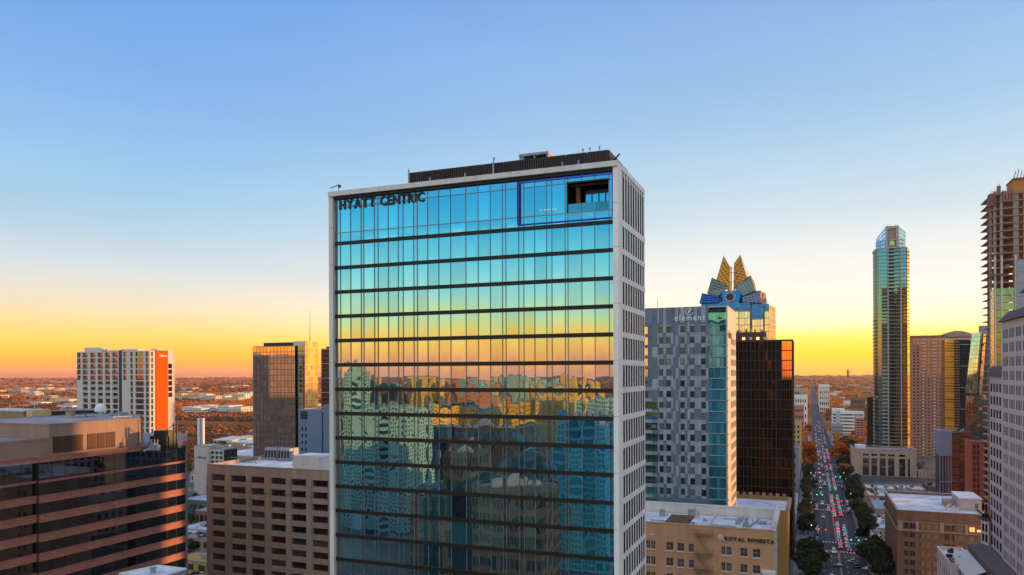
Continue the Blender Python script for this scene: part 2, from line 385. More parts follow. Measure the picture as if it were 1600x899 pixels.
for y in range(200, 850, 3): 
    if any(abs(y-q) < 12 for q in blocks): continue
    for x in (11.2, 11.6): b.box(x, x+.13, y, y+3, .014, .016)
for q in blocks:
    for s in (-10.5, 9): 
        for i in range(14): b.box(RX0+1+i*1.35, RX0+1.7+i*1.35, q+s, q+s+2.6, .0145, .0165)
tag(b.build('lane_marking', M_LINE), kind='structure')
# ---- bridge over the river
br = root('road_bridge', 'long low arched road bridge carrying the traffic-filled avenue over the river', 'bridge', (11.7, 930, 0))
b = MB(); b.box(RX0-3.4, RX1+3.4, 855, 1005, -1.2, .02); b.build('deck', M_ASPH, br)
for x in (RX0-3.6, RX1+3.0):
    b = MB(); b.box(x, x+.6, 852, 1008, -1.4, 1.3); b.build('parapet', M_BRG, br)
for x in (RX0-2.9, RX1+.2):
    b = MB(); b.box(x, x+2.6, 852.5, 1007.5, .03, .25); b.build('walkway', M_PAVE, br)
for y in range(875, 1000, 25):
    b = MB(); b.box(RX0-3, RX1+3, y-1.2, y+1.2, -6.5, -1.25); b.build('pier', M_BRG, br)
# long approach ramps with pale walls either side
for x, y0, y1 in ((RX0-3.6, 640, 851), (RX1+3.0, 640, 851)):
    b = MB(); b.box(x, x+.6, y0, y1, 0, 1.2); tag(b.build('parapet_wall', M_BRG, loc=(x, y0, 0)), 'pale concrete parapet wall along the %s edge of the avenue before the bridge' % ('left' if x < 5 else 'right'), 'wall')
for o in COL.objects:
    if o.name.startswith('parapet_wall'):
        for v in o.data.vertices: v.co -= o.location
# ================================================================== the glass hotel
GY, GX0, GX1 = 80.6, -56.3, -19.95
H = root('hotel_tower', 'tall blue glass hotel tower with dark floor bands and pale side face in the middle', 'hotel', (-38, 87, 0))
M_HFR = mat('pale_frame_panel', (.64, .60, .55), .55, .1, .14, .6, streak=True, rnd=.05)
M_HW = mat('white_facade_panel', (.84, .77, .69), .5, 0, .15, .5, streak=True, rnd=.04)
M_BAND = mat('bronze_floor_band', (.022, .014, .011), .45, .3, .3, .5)
M_MUL = mat('grey_mullion', (.22, .22, .24), .4, .6, .1)
TINT = (.64, .86, .95)
HG = glass('hotel_glass', TINT, (.010, .07, .075), .50, .0, curtain=.3, rnd=.8)
HG2 = glass('hotel_glass_clear', (.60, .86, .97), (.01, .06, .07), .52, .0, rnd=.7)
HGS = glass('hotel_side_glass', (.5, .55, .55), (.02, .022, .022), .12, .02, curtain=.1)
ms = [527.5, 532.8, 548.6, 565, 569, 585.7, 591.4, 607.5, 622.9, 630.5, 647.2, 652.8, 669, 686.3, 704.8, 728.6, 747.8, 766.7, 785.6, 791, 811, 819, 836, 854.7, 863, 883.6, 888, 909.7, 930, 952.5, 958.5]
MX = [onY(p, GY) for p in ms]; MX[-1] = GX1
PIT = 3.095; ZB = [96.62-PIT*k for k in range(31)]
ZTOP = 102.2
hfr = ((GX0, GY), (1, 0), (0, -1))
def bulged(w, h, amp, tw, key):
    me_ = WM.get(key)
    if me_: return me_
    b = MB(); n = 6; pts = []
    for j in range(n+1):
        for i in range(n+1):
            s = i/n; t = j/n
            y = amp*16*s*(1-s)*t*(1-t) + tw*(s-.5)*(t-.5)
            pts.append((w*s, y, h*t))
    b.v = pts
    for j in range(n):
        for i in range(n):
            k = j*(n+1)+i; b.f.append((k, k+1, k+n+2, k+n+1)); b.m.append(0); b.sm.append(True)
    me_ = b.mesh('window_pane', [HG]); WM[key] = me_; return me_
bulged_cache = {}
rp = random.Random(3)
xo0, xo1 = onY(891, GY), MX[-2]+.02
d_ = dep(onY(925, GY), GY); zo1 = 80+(HY-289)/F*dep(onY(892,GY),GY)+.15; zo0 = zo1-3.35
wide = [(MX[i], MX[i+1]) for i in range(len(MX)-1)]
MX[-4] = MX[-4]; xo0 = MX[26]      # terrace opening starts on a mullion
def in_open(x0, x1, z0, z1): return x0 >= xo0-.1 and x1 <= xo1+.1 and z0 > zo0-.3 and z1 < zo1+.3
npane = 0
narrow = MB()
top_rows = [(ZB[0]+.21, zo0-.0), (zo0, zo1), (zo1, ZTOP)]
rows_h = [top_rows] + [[(ZB[k]+.21, ZB[k-1]-.21)] for k in range(1, 31)]
panes_all = []
for k, rs in enumerate(rows_h):
    for (z0, z1) in rs:
        for (x0, x1) in wide: panes_all.append((k, x0, x1, z0, z1))
for (k, x0, x1, z0, z1) in panes_all:
    if k == 0 and in_open(x0, x1, z0, z1): continue
    x0 += .035; x1 -= .035; z0 += .03; z1 -= .03; w, h = x1-x0, z1-z0
    big = (w > .95) and k <= 14 and h > .5
    amp = rp.choice((-.006, -.005, -.0035, .002, -.0055)) * (0.35 if h < 1 else 1) * (w/1.5); tw = rp.uniform(-.004, .004)
    tilt = rp.gauss(0, .0014)
    if big and npane < 300:
        key = ('b', round(w, 2), round(h, 2), round(amp, 3)); me = bulged(w, h, amp, tw, key)
        o = child('window_pane', me, H, (x0+38, GY-87, z0), 0); o.rotation_euler = (rp.gauss(0, .0013), 0, tilt); npane += 1
    else:
        n = 3; kk = len(narrow.v)
        for j in range(n+1):
            for i in range(n+1):
                s = i/n; t = j/n; narrow.v.append((x0+w*s, GY+amp*16*s*(1-s)*t*(1-t)+tilt*(s-.5), z0+h*t))
        for j in range(n):
            for i in range(n):
                q = kk+j*(n+1)+i; narrow.f.append((q, q+1, q+n+2, q+n+1)); narrow.m.append(0); narrow.sm.append(True)
narrow.build('narrow_pane', HG2, H, 'stuff')
for k in range(31):       # bronze bands, one at every floor
    b = MB(); b.fb(hfr, 0, GX1-GX0, -.3, .16, ZB[k]-.21, ZB[k]+.21); b.fb(hfr, 0, GX1-GX0, .17, .21, ZB[k]+.12, ZB[k]+.18)
    b.build('floor_band', M_BAND, H)
b = MB()
for x in MX[:-1]:
    if xo0+.1 < x < xo1-.1: b.box(x-.03, x+.03, GY-.09, GY+.1, .0, zo0); b.box(x-.03, x+.03, GY-.09, GY+.1, zo1, ZTOP)
    else: b.box(x-.03, x+.03, GY-.09, GY+.1, .0, ZTOP)
for x in MX[1:-1]:
    for k in range(30): pass
b.build('mullion', M_MUL, H, 'stuff')
for z in (zo0, zo1):
    b = MB(); b.box(GX0, (GX1 if z == zo1 else GX1), GY-.07, GY+.08, z-.045, z+.045); b.build('transom', M_MUL, H)
# body, frame
b = MB(); b.box(GX0+.3, -20.3, GY+7.2, 93.7, 0, 102.1); b.box(GX0+.3, xo0-.25, GY+.45, GY+7.19, 0, 102.1); b.box(xo0-.249, -20.3, GY+.45, GY+7.19, 0, zo0-.06); b.box(xo0-.249, -20.3, GY+.45, GY+7.19, zo1+.06, 102.1)
b.build('interior_core', M_DK, H)
jz = [102.9, 98.6, 93.8] + [93.8-6.19*i for i in range(1, 15)] + [0]
for i in range(len(jz)-1):
    b = MB(); b.box(GX0-.62, GX0-.02, GY-.55, GY+13.4, jz[i+1]+.02, jz[i]-.02); b.build('frame_panel', M_HFR, H)
    b = MB(); b.box(GX1+.02, -19.38, GY-.55, GY+1.0, jz[i+1]+.02, jz[i]-.02); b.build('frame_panel', M_HW, H)
n = 9
for i in range(n):       # the top beam in its joined lengths, with dark soffit
    a0 = GX0-.62+(GX1+1.19-GX0)*i/n; a1 = GX0-.62+(GX1+1.19-GX0)*(i+1)/n
    b = MB(); b.box(a0+.015, a1-.015, GY-.75, GY+1.2, 102.55, 103.15); b.build('coping_panel', M_HFR, H)
b = MB(); b.box(GX0, GX1, GY-.35, GY+.4, ZTOP+.0, 102.54); b.build('soffit', M_BAND, H)
b = MB(); b.box(GX0-.5, -19.5, GY+1.25, 94, 102.2, 102.5); b.build('roof', M_ROOFG, H)
# side face: white grid with slot windows
side_x = -19.38; Y0s, Y1s = GY+1.0, 94.15
sfr, SL = frame((side_x, Y0s), (side_x, Y1s))
cols = evenly(SL, 9, .58, .35, .35)
rows = [(ZB[0]+.45, 102.0)] + [(ZB[k]+.33, ZB[k-1]-.28) for k in range(1, 31)]
e = .004; pr = random.Random(11)
w_ = MB(); a = e
for (c0, c1) in cols + [(SL-e, SL-e)]:
    w_.fb(sfr, a, c0, -.35, 0, 0, 102.54); a = c1
w_.build('side_pier', M_HW, H, 'stuff')
for k in range(31):
    zt = ZB[k]+(.45 if k == 0 else .33); zb = ZB[k]-.28
    b = MB(); b.fb(sfr, 0.01, SL-.01, .003, .06, zb, zt)
    for (c0, c1) in cols: b.fb(sfr, c0, c1, -.35, -.003, zb, zt)
    b.build('side_band', M_HW, H)
b = MB(); b.fb(sfr, 0, SL, -.6, .05, 102.545, 103.15); b.build('coping_panel', M_HW, H)
cnt = 0
extra = MB()
for k, (z0, z1) in enumerate(rows):
    for (c0, c1) in cols:
        if k < 16:
            lt = pr.random() < .12
            child('side_window', winmesh(c1-c0, z1-z0, HG2 if lt else HGS, M_FR, 0, 1 if k == 0 else 0), H, (side_x-.055+38, Y0s+c0-87, z0), PI/2)
        else: extra.poly([(side_x-.055, Y0s+c0, z0), (side_x-.055, Y0s+c1, z0), (side_x-.055, Y0s+c1, z1), (side_x-.055, Y0s+c0, z1)])
extra.build('lower_side_window', HGS, H, 'stuff')
plain(H, (side_x-.01, 94.16), (GX0-.6, 94.16), 0, 102.5, M_HW)
# terrace room behind the opening
M_DWOOD = mat('terrace_timber', (.16, .07, .03), .6, 0, .3, 3)
tx0, tx1, ty0, ty1, tz0, tz1 = xo0, xo1, GY+.12, GY+7.1, zo0+.05, zo1-.05
b = MB(); b.box(tx0, -20.31, ty0, ty1, tz0-.1, tz0); b.build('terrace_floor', mat('terrace_floor', (.2, .18, .16), .6), H)
b = MB(); b.box(tx0, -20.31, ty0, ty1, tz1, tz1+.1)
for i in range(6): b.box(tx0+.1, -20.4, ty0+.4+i*1.1, ty0+.55+i*1.1, tz1-.25, tz1-.002)
b.build('terrace_ceiling', M_BAND, H)
b = MB(); b.box(tx0-.2, tx0-.002, ty0, ty1, tz0, tz1); b.build('terrace_wall', M_BAND, H)
b = MB(); b.tube((tx0+.9, ty0+1.0, tz0), (tx0+.9, ty0+1.0, tz1), .30, 12); b.build('column', M_DWOOD, H)
bm_ = glass('terrace_back_glass', (.5, .85, .95), (.03, .10, .14), .5)
for i in range(4):
    x0 = tx0+1.6+i*(tx1-tx0-1.6)/4; x1 = x0+(tx1-tx0-1.6)/4-.14
    b = MB(); b.box(x0, x1, ty0+1.7, ty0+1.75, tz0, tz0+2.3, 0); b.box(x1+.002, x1+.138, ty0+1.65, ty0+1.8, tz0, tz0+2.35, 1); b.build('terrace_window', [bm_, M_BAND], H)
b = MB(); b.box(tx0+1.5, tx1, ty0+1.65, ty0+1.8, tz0+2.35, tz0+2.75); b.build('terrace_beam', M_BAND, H)
M_RAIL = glass('rail_glass', (.5, .7, .75), (.04, .06, .065), .3)
for i in range(3):
    x0 = tx0+i*(tx1-tx0)/3; b = MB(); b.box(x0+.03, x0+(tx1-tx0)/3-.03, GY-.01, GY+.02, tz0, tz0+.95); b.build('rail_pane', M_RAIL, H)
b = MB(); b.box(tx0-.06, tx1+.05, GY-.16, GY+.1, tz1, tz1+.16); b.box(tx0-.09, tx0+.05, GY-.16, GY+.1, tz0, tz1-.002); b.build('opening_frame', M_BAND, H)
b = MB(); b.tube((tx1-.9, ty0+1.2, tz0), (tx1-.9, ty0+1.2, tz0+.35), .7, 14); b.tube((tx1-.9, ty0+1.2, tz0+.35), (tx1-.9, ty0+1.2, tz0+.9), .7, 14, 0, .35); b.build('terrace_seat', M_BAND, H)
M_LT = emis('lamp_reflection_paint', (1, .5, .3), .8)  # glowing slips set on the glass to imitate reflected lamps
# dark portal frame with a blue light line round the corner bay
M_BLUE = emis('blue_light_line', (.02, .02, .36), .35)
fx0, fx1, fz0, fz1 = onY(812.5, GY), GX1-.05, ZB[0]+.42, ZTOP-.18
b = MB()
for (x0, x1, z0, z1) in ((fx0, fx1, fz1-.09, fz1), (fx0, fx1, fz0, fz0+.09), (fx0, fx0+.10, fz0+.121, fz1-.121), (fx1-.10, fx1, fz0+.121, fz1-.121)): b.box(x0, x1, GY-.32, GY-.23, z0, z1)
b.build('blue_light_frame', M_BLUE, H)
b = MB(); b.box(fx0-.16, fx0-.004, GY-.33, GY-.1, fz0, fz1); b.build('bay_post', M_BAND, H)
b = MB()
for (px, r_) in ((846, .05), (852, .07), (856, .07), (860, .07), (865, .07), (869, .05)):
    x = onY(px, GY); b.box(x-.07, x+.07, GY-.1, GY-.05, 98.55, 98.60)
b.build('painted_lamp_glints', M_LT, H)
# sign letters across the top left
zs = zz(531, 328, dep(onY(531, GY), GY))
sign(H, 'HYATT CENTRIC', (onY(532, GY), GY-.05), (1, 0), (0, -1), zs, 1.62, M_DK, width=onY(664.5, GY)-onY(532, GY), bold=.028, ext=.04, gap=.09)
b = MB()
xa, xb = onY(531, GY), onY(663, GY)
for z in (zs+.18, zs+.95): b.box(xa, xb, GY-.13, GY-.095, z, z+.05)
b.build('sign_rail', M_MUL, H)
# roof screen and plant
M_SCR = mat('dark_louvre_screen', (.045, .030, .026), .6, .3, .25, .6)
sx0, sx1 = onY(638.5, 83), onY(953, 83)
b = MB(); b.box(sx0+.1, sx1-.1, 83.1, 92.4, 102.5, 105.2); b.build('screen_core', M_DK, H)
for i in range(10):
    a0 = sx0+(sx1-sx0)*i/10; a1 = sx0+(sx1-sx0)*(i+1)/10; m = int((a1-a0)/.28); b = MB()
    b.box(a0+.03, a1-.03, 82.98, 83.09, 105.17, 105.33)
    for j in range(m): b.box(a0+.03+(a1-a0-.06)*j/m, a0+.03+(a1-a0-.06)*(j+.62)/m, 82.95, 83.09, 102.5, 105.16)
    b.build('screen_panel', M_SCR, H)
for i in range(3):
    b = MB(); 
    for j in range(10): b.box(sx1-.09, sx1+.02, 83.1+i*3.1+j*.3, 83.28+i*3.1+j*.3, 102.5, 105.3)
    b.build('screen_panel', M_SCR, H)
xp0, xp1 = onY(812, 86), onY(858, 86)
b = MB(); b.box(xp0, xp1, 86, 90, 106.65, 106.95, 1); b.box(xp0, xp0+.6, 86.1, 89.9, 105.2, 106.64, 1); b.box(xp1-.3, xp1-.05, 86.1, 89.9, 105.2, 106.64, 1); b.box((xp0+xp1)/2, (xp0+xp1)/2+.15, 86.1, 86.4, 105.2, 106.64, 1); b.box(xp0+.7, xp1-.4, 87, 89.5, 105.2, 106.35, 0)
b.build('cooling_unit', [M_DK, M_GREY], H)
for px, h in ((773, 1.3), (640, .8), (912, .9), (923, 1.0), (938, 1.1)):
    x = onY(px, 84); b = MB(); b.tube((x, 84, 105.2), (x, 84, 105.4+h*.5), .04, 5); b.tube((x, 84, 105.4+h*.5), (x, 84, 105.65+h*.5), .12, 6); b.build('vent_pipe', M_GREY, H)
for px in (673, 728, 880, 905): 
    x = onY(px, 82); b = MB(); b.box(x-.07, x+.07, 81.9, 82.1, 103.15, 104.2); b.build('davit_post', M_GREY, H)
for px, h in ((772, 2.3), (640, 2.2)):
    x = onY(px, 82.6); b = MB(); b.box(x-.08, x+.08, 82.5, 82.7, 103, 105.3); b.tube((x, 82.6, 105.3), (x, 82.6, 105.9), .03, 5); b.build('screen_post', M_GREY, H)
b = MB(); b.tube((GX0+.5, GY, 103.15), (GX0+.5, GY, 104.0), .04, 5); b.tube((GX0-.7, GY, 103.8), (GX0+.7, GY-.1, 104.1), .06, 5); b.box(GX0+.5, GX0+.8, GY-.1, GY+.1, 103.75, 104.05); b.build('roof_davit', M_DK, H)
b = MB(); b.tube((sx1+.3, 84, 102.7), (sx1+.3, 84, 104.5), .06, 5); b.tube((sx1-.3, 84.5, 104.0), (sx1+1.2, 83, 104.7), .1, 5); b.build('roof_davit', M_DK, H)
# ================================================================== left of the hotel
GOLDG = glass('gold_painted_glow', (1.0, .74, .28), (.9, .44, .04), .42, .06)  # sunlit glow is put into the gold inner colour
MIRG = glass('mirror_tower_glass', (.80, .74, .68), (.035, .04, .04), .70, .01, rnd=.4)
DTEAL = glass('dark_teal_glass', (.25, .45, .50), (.01, .03, .035), .5, .03)
TEALG = glass('teal_glass', (.35, .80, .85), (.01, .055, .07), .6, .02, rnd=.6)
M_PINK = mat('pink_granite', (.36, .13, .08), .8, 0, .22, 1.2, bump=.2, rnd=.10)
M_BLK = glass('black_ribbon_glass', (.32, .34, .38), (.008, .008, .010), .35, .02, rnd=.9)
# ---- striped office block (front left)
SB = root('striped_office', 'low wide office block with pink granite stripes between black glass ribbons at lower left', 'office building', (-184, 100, 0))
poly = [(-225, 38), (-144, 38), (-144, 143), (-170, 169), (-225, 169)]
zt = 63.4
b = MB(); P = inset_poly(poly, 1.6); b.prism(P, 0, 62.3, 0); b.build('interior_core', M_DK, SB)
b = MB(); b.prism(inset_poly(poly, .55), 62.31, 62.6, 0); b.build('roof', M_ROOFG, SB)
ystep = onX(62, -144)
sfr, SL = frame((-144, 38), (-144, 143)); pit = 3.92
bands = [(zt-1.05, zt+.0), (zt-5.2, zt-4.75), (zt-1.05-2*pit-.35, zt-1.05-2*pit+1.15)] + [(zt-1.05-(k)*pit-.35, zt-1.05-(k)*pit+1.25) for k in range(3, 16)]
astep = ystep-38
def stripe_face(p0, p1, a0, a1, bb, step=3.5):
    fr, L_ = frame(p0, p1); rz = math.atan2(fr[1][1], fr[1][0]); n = max(1, round((a1-a0)/step)); p = (a1-a0)/n
    n2 = max(1, round((a1-a0)/3.0)); q = (a1-a0)/n2
    for k, (z0, z1) in enumerate(bands):
        if z1 < 6: continue
        key = ('gb', round(p, 3), round(z1-z0, 3), k == 1)
        if key not in WM:
            b = MB(); b.box(.012, p-.012, 0, .55, 0, z1-z0-.12); b.box(.0, p, -.10, .55, z1-z0-.119, z1-z0); WM[key] = b.mesh('granite_panel', [M_PINK])
        for i in range(n):
            a = a0+i*p; child('granite_panel', WM[key], SB, (fr[0][0]+fr[1][0]*a+fr[2][0]*bb+184, fr[0][1]+fr[1][1]*a+fr[2][1]*bb-100, z0), rz)
        zb = bands[k+1][1] if k+1 < len(bands) else 0
        h = z0-zb-.02
        gk = ('gg', round(q, 3), round(h, 2))
        if gk not in WM:
            g = MB(); g.box(.03, q-.03, .10, .16, 0, h, 0); g.box(-.03, .03, .04, .2, 0, h, 1); WM[gk] = g.mesh('ribbon_pane', [M_BLK, M_FR])
        if k < 15:
            for i in range(n2):
                if (a0+i*q) < 40 and a0 == 0: continue
                a = a0+i*q; child('ribbon_pane', WM[gk], SB, (fr[0][0]+fr[1][0]*a+fr[2][0]*(bb-.3)+184, fr[0][1]+fr[1][1]*a+fr[2][1]*(bb-.3)-100, zb+.01), rz)
    b = MB(); b.fb(fr, a0, a1, bb-1.5, bb-.56, 0, 62.3); b.build('backing_wall', M_DK, SB)
stripe_face((-144, 38), (-144, 143), astep, SL, 0)
stripe_face((-144, 38), (-144, 143), 30, astep-.02, -.9)
stripe_face((-144, 143), (-170, 169), 0.05, 36.7, 0)
plain(SB, (-225, 38.0), (-144.6, 38.0), 0, 62.5, M_PINK); plain(SB, (-170, 169), (-225, 169), 0, 62.5, M_PINK); plain(SB, (-225, 169), (-225, 38), 0, 62.5, M_PINK)
M_PHW = mat('brown_render', (.30, .185, .135), .85, 0, .15, .4, bump=.3, streak=True)
# penthouse on its roof
yA, yB = onX(77, -145.6), onX(214, -145.6)
pp = [(-176, yA), (-145.6, yA), (-145.6, yB), (-145.6-13, yB+13), (-176, yB+13)]
b = MB(); b.prism(pp, 62.61, 69.6, 0); b.prism(inset_poly(pp, .3), 69.61, 69.75, 1); b.build('penthouse', [M_PHW, M_ROOFG], SB)
coping(SB, pp, 69.6, M_PHW, .3, .28, .08, 'penthouse_coping')
M_LV = mat('brown_louvre', (.10, .045, .03), .6, .2, .2, 2)
ys = [onX(p, -145.6) for p in (82, 96, 97, 112, 113, 129, 136, 149.5, 151, 163.5, 165, 179.5)]
for i in range(0, 12, 2):
    b = MB(); y0, y1 = ys[i], ys[i+1]; b.box(-145.59, -145.52, y0, y1, 63.8, 67.2)
    m = 9
    for j in range(m): b.box(-145.519, -145.45, y0+(y1-y0)*(j+.1)/m, y0+(y1-y0)*(j+.7)/m, 63.85, 67.15)
    b.build('louvre_panel', M_LV, SB)
y0, y1 = onX(191, -145.6), onX(199, -145.6)
b = MB(); b.box(-145.59, -145.5, y0, y1, 62.7, 65.6); b.build('service_door', M_PHW, SB)
for i in range(5):     # upright piers along the canted side
    t = .12+.19*i; x, y = -145.6-13*t, yB+13*t
    b = MB(); b.tube((x+.12, y+.12, 62.61), (x+.12, y+.12, 69.5), .25, 4); b.build('pier', M_PHW, SB)
# lower plant block towards the camera
b = MB(); b.box(-215, -145.6, 60, yA-.02, 62.61, 66.6, 0); b.box(-214.6, -146.0, 60.4, yA-.4, 66.601, 66.7, 1); b.build('plant_block', [M_PHW, M_ROOFG], SB)
b = MB(); b.box(-146.0, -145.5, 60, yA-.03, 66.601, 67.1); b.build('plant_parapet', M_PHW, SB)
x0, y0 = cw(80, 195); x1, y1 = cw(150, 200)
b = MB(); b.prism([(x0, y0), (x1, y1), (x1-8, y1+9), (x0-8, y0+9)], 66.7, zz(120, 642, 197), 0, 1); b.build('lift_house', [M_BAND, M_ROOFG], SB)
x, y = cw(157, 195)
b = MB(); n = 10
for j in range(6):
    t0, t1 = PI/2*j/6-.3, PI/2*(j+1)/6-.3
    for i in range(n):
        a0, a1 = 2*PI*i/n, 2*PI*(i+1)/n; R = 1.5
        f = lambda a, t: (x+R*math.cos(a)*math.cos(t), y+R*math.sin(a)*math.cos(t), 70.9+R*math.sin(t)*1.1)
        b.poly([f(a0, t0), f(a1, t0), f(a1, t1), f(a0, t1)], 0, True)
b.tube((x, y, 69.7), (x, y, 70.5), .5, 8); b.build('antenna_dome', M_WHITE, SB)
for px, d, hh in ((131, 178, 2.2), (172, 190, 1.2), (265, 176, 1.6)):
    x, y = cw(px, d); z = 69.7 if px < 200 else 62.6
    b = MB()
    for i in range(3): b.tube((x+1.2*math.cos(2.1*i), y+1.2*math.sin(2.1*i), z), (x, y, z+hh), .05, 4)
    b.tube((x, y, z+hh), (x, y, z+hh+.9), .03, 4); b.build('antenna_tripod', M_DK, SB)
x, y = cw(173, 186); b = MB(); b.box(x-.5, x+.5, y-.5, y+.5, 69.75, 70.3); b.build('roof_vent', M_GREY, SB)
x, y = cw(72, 166); b = MB(); b.tube((x, y, 66.7), (x, y, 68.6), .16, 6); b.tube((x, y, 68.6), (x-.4, y, 68.9), .22, 6); b.build('vent_pipe', M_WHITE, SB)
# dark round tank and frames beside the penthouse
x, y = cw(255, 176); b = MB(); b.prism([(x-2.6, y-1.5), (x+2.4, y-1.5), (x+2.4, y+1.5), (x-2.6, y+1.5)], 62.61, 65.6, 0); b.prism([(x-1.6, y-1.3), (x+2.2, y-1.3), (x+2.2, y+1.3), (x-1.6, y+1.3)], 65.61, 66.9, 0); b.build('cooling_tower', M_DK, SB)
for dx in (3.2, 4.2): 
    b = MB(); b.box(x+dx, x+dx+.3, y-.3, y, 62.61, 68.6); b.build('steel_post', M_DK, SB)
b = MB(); b.tube((x+3.3, y-.1, 68.4), (x+.5, y-.1, 66.6), .08, 5); b.build('brace', M_DK, SB)
for i, px in enumerate((236, 241, 246)):
    xx, yy = cw(px, 172); b = MB(); b.box(xx-.4, xx+.4, yy-.4, yy+.4, 62.61, 63.8+.5*(i % 2)); b.tube((xx, yy, 63.8), (xx, yy, 65.1), .15, 6); b.build('roof_fan', M_GREY, SB)
# sunlit parapet block at far left
x, y = cw(30, 212)
LB = root('rooftop_pavilion', 'flat pavilion with a sunlit yellow end wall behind the grey roof at the left edge', 'pavilion', (x, y, 66.7))
b = MB(); b.box(x-13, x+4.5, y-2, y+5, 66.8, zz(30, 643, 210), 0); b.build('wall', M_PHW, LB)
b = MB(); b.box(x-13.2, x+4.7, y-2.2, y+5.2, zz(30, 643, 210)+.01, zz(30, 643, 210)+.4); b.build('roof', M_CREAM, LB)
b = MB(); b.box(x+4.9, x+7.3, y-1.5, y+4, 66.8, zz(50, 641, 210)); b.build('end_wall', mat('painted_sun_yellow', (.62, .42, .16), .8), LB)  # low sun painted into the yellow of the end wall
b = MB(); b.tube((x+6.2, y, zz(50, 640, 210)), (x+6.2, y, zz(50, 630, 210)), .12, 5); b.tube((x-4, y, zz(20, 636, 210)), (x+6.2, y, zz(50, 632, 210)), .07, 4); b.tube((x-4, y, zz(30, 643, 210)), (x-4, y, zz(30, 632, 210)), .12, 5); b.build('cable_rail', M_CREAM, LB)

# ---- tan grid office block
GB = root('grid_office', 'tan concrete office block with a grid of dark recessed windows beside the glass hotel', 'office building', (-150, 205, 0))
Y0 = 190.; x0, x1 = onY(323, Y0), onY(600, Y0)
zt = zz(323, 726, dep(x0, Y0)); pit = 3.66
edge = [onY(p, Y0)-x0 for p in (330, 351, 360, 384, 391, 413, 422, 446, 454, 478, 487, 512)]
cols = [(edge[i], edge[i+1]) for i in range(0, 12, 2)]; c = cols[-1][1]
while c+8 < x1-x0: cols.append((c+1.9, c+7.0)); c += 7.0
nr = int(zt/pit); rows = sorted([(zt-3.0-pit*k-1.0+.0-1.1, zt-3.0-pit*k) for k in range(nr-1)])
pl = [(x0, Y0), (x1, Y0), (x1, Y0+36), (x0, Y0+36)]
facade(GB, pl[0], pl[1], 0, zt, cols, rows, M_TAN, [M_DGL, M_DGL, M_DGL2, M_DGL3], .9, M_FR, True, 3, 0)
# proud vertical piers with little brackets under the cap
fr = (pl[0], (1, 0), (0, -1)); ps = [0]+[c1 for _, c1 in cols]
for i, a in enumerate(ps[:9]):
    if i >= len(cols): break
    a0 = a+.15 if i else .0; a1 = (cols[i][0]-.15)
    b = MB(); b.fb(fr, a0, a1, .003, .32, 0, zt-3.2); b.fb(fr, a0-.1, a1+.1, .003, .5, zt-4.6-pit*.9, zt-3.9-pit*.9); b.build('pier', M_TAN, GB)
for (p, q) in ((1, 2), (2, 3), (3, 0)): plain(GB, pl[p], pl[q], 0, zt, M_TAN, .8)
b = MB(); b.box(x0+1, x1-1, Y0+1, Y0+35, 0, zt-1.3, 0); b.build('interior_core', M_DK, GB)
b = MB(); b.box(x0+.9, x1-.9, Y0+.95, Y0+35.1, zt-1.29, zt-1.0, 0); b.build('roof', M_ROOFW, GB)
coping(GB, pl, zt, M_TAN, .9, .18, .12)
zr = zt-.99
def rbox(r, px0, px1, d, zr, h, dp, m, name, mt=None):
    xa, ya = cw(px0, d); xb, _ = onY(px1, ya), 0
    b = MB(); b.box(xa, xb, ya, ya+dp, zr, zr+h, 0, 1 if mt else None); return b.build(name, [m, mt or m], r), xa, xb, ya
o, xa, xb, ya = rbox(GB, 458, 501, 232, zr, 5.2, 8, M_CREAM, 'lift_house', M_ROOFW)
unit(GB, *(onY(413, 214), onY(432, 214)), 214, 219, zr, 4.3, M_GREY, 'air_handler'); unit(GB, *(onY(433.5, 214), onY(452, 214)), 214, 219, zr, 4.3, M_GREY, 'air_handler')
b = MB(); b.box(onY(452.5, 214), onY(457, 214), 214.5, 216, zr, zr+3.4); b.build('plant_box', M_GREY, GB)
for i, px in enumerate((400, 405, 410, 457, 462, 503, 507, 512, 517)):
    x = onY(px, 203+i % 3*4); y = 203+i % 3*4
    b = MB(); b.tube((x, y, zr), (x, y, zr+1.0+.5*(i % 2)), .22, 7); b.tube((x, y, zr+1.0+.5*(i % 2)), (x, y, zr+1.3+.5*(i % 2)), .38, 7); b.build('roof_fan', [M_GREY], GB)
b = MB(); b.tube((onY(345, 200), 200, zr+.2), (onY(400, 206), 206, zr+.2), .12, 5); b.tube((onY(360, 215), 215, zr+.2), (onY(410, 216), 216, zr+.2), .12, 5); b.build('roof_pipe', M_GREY, GB)

# ---- mirror glass tower
MT = root('mirror_tower', 'tall mirror glass tower with a gold sunlit side left of the blue hotel', 'office tower', (-299, 378, 0))
Y0 = 370.; xs_ = [onY(p, Y0) for p in (395, 461)]; x1 = -280.; zt = zz(395, 541.5, dep(xs_[0], Y0)); zt2 = zz(470, 534, 455)
M_BMU = mat('bronze_mullion', (.15, .09, .06), .5, .3)
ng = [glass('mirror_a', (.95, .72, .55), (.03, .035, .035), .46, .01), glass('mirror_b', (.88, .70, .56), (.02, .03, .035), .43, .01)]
L_ = xs_[1]-xs_[0]
facade(MT, (xs_[0], Y0), (xs_[1], Y0), 0, zt, evenly(L_, 12, .93, .05), floors(2, zt-.1, 27, .90), M_BMU, ng, .2, None, True, tilt=.004, wallname='mullion_grid', wname='window_pane')
nx1 = onY(476, Y0)
b = MB(); b.box(xs_[1]+.02, nx1, Y0+1.4, Y0+1.5, 0, zt); b.build('dark_recess_glass', DTEAL, MT)
for i in range(27):
    b = MB(); z = 2+(zt-2.1)/27*i; b.box(xs_[1]+.02, nx1, Y0+1.2, Y0+1.39, z, z+.35); b.build('recess_band', M_FR, MT)
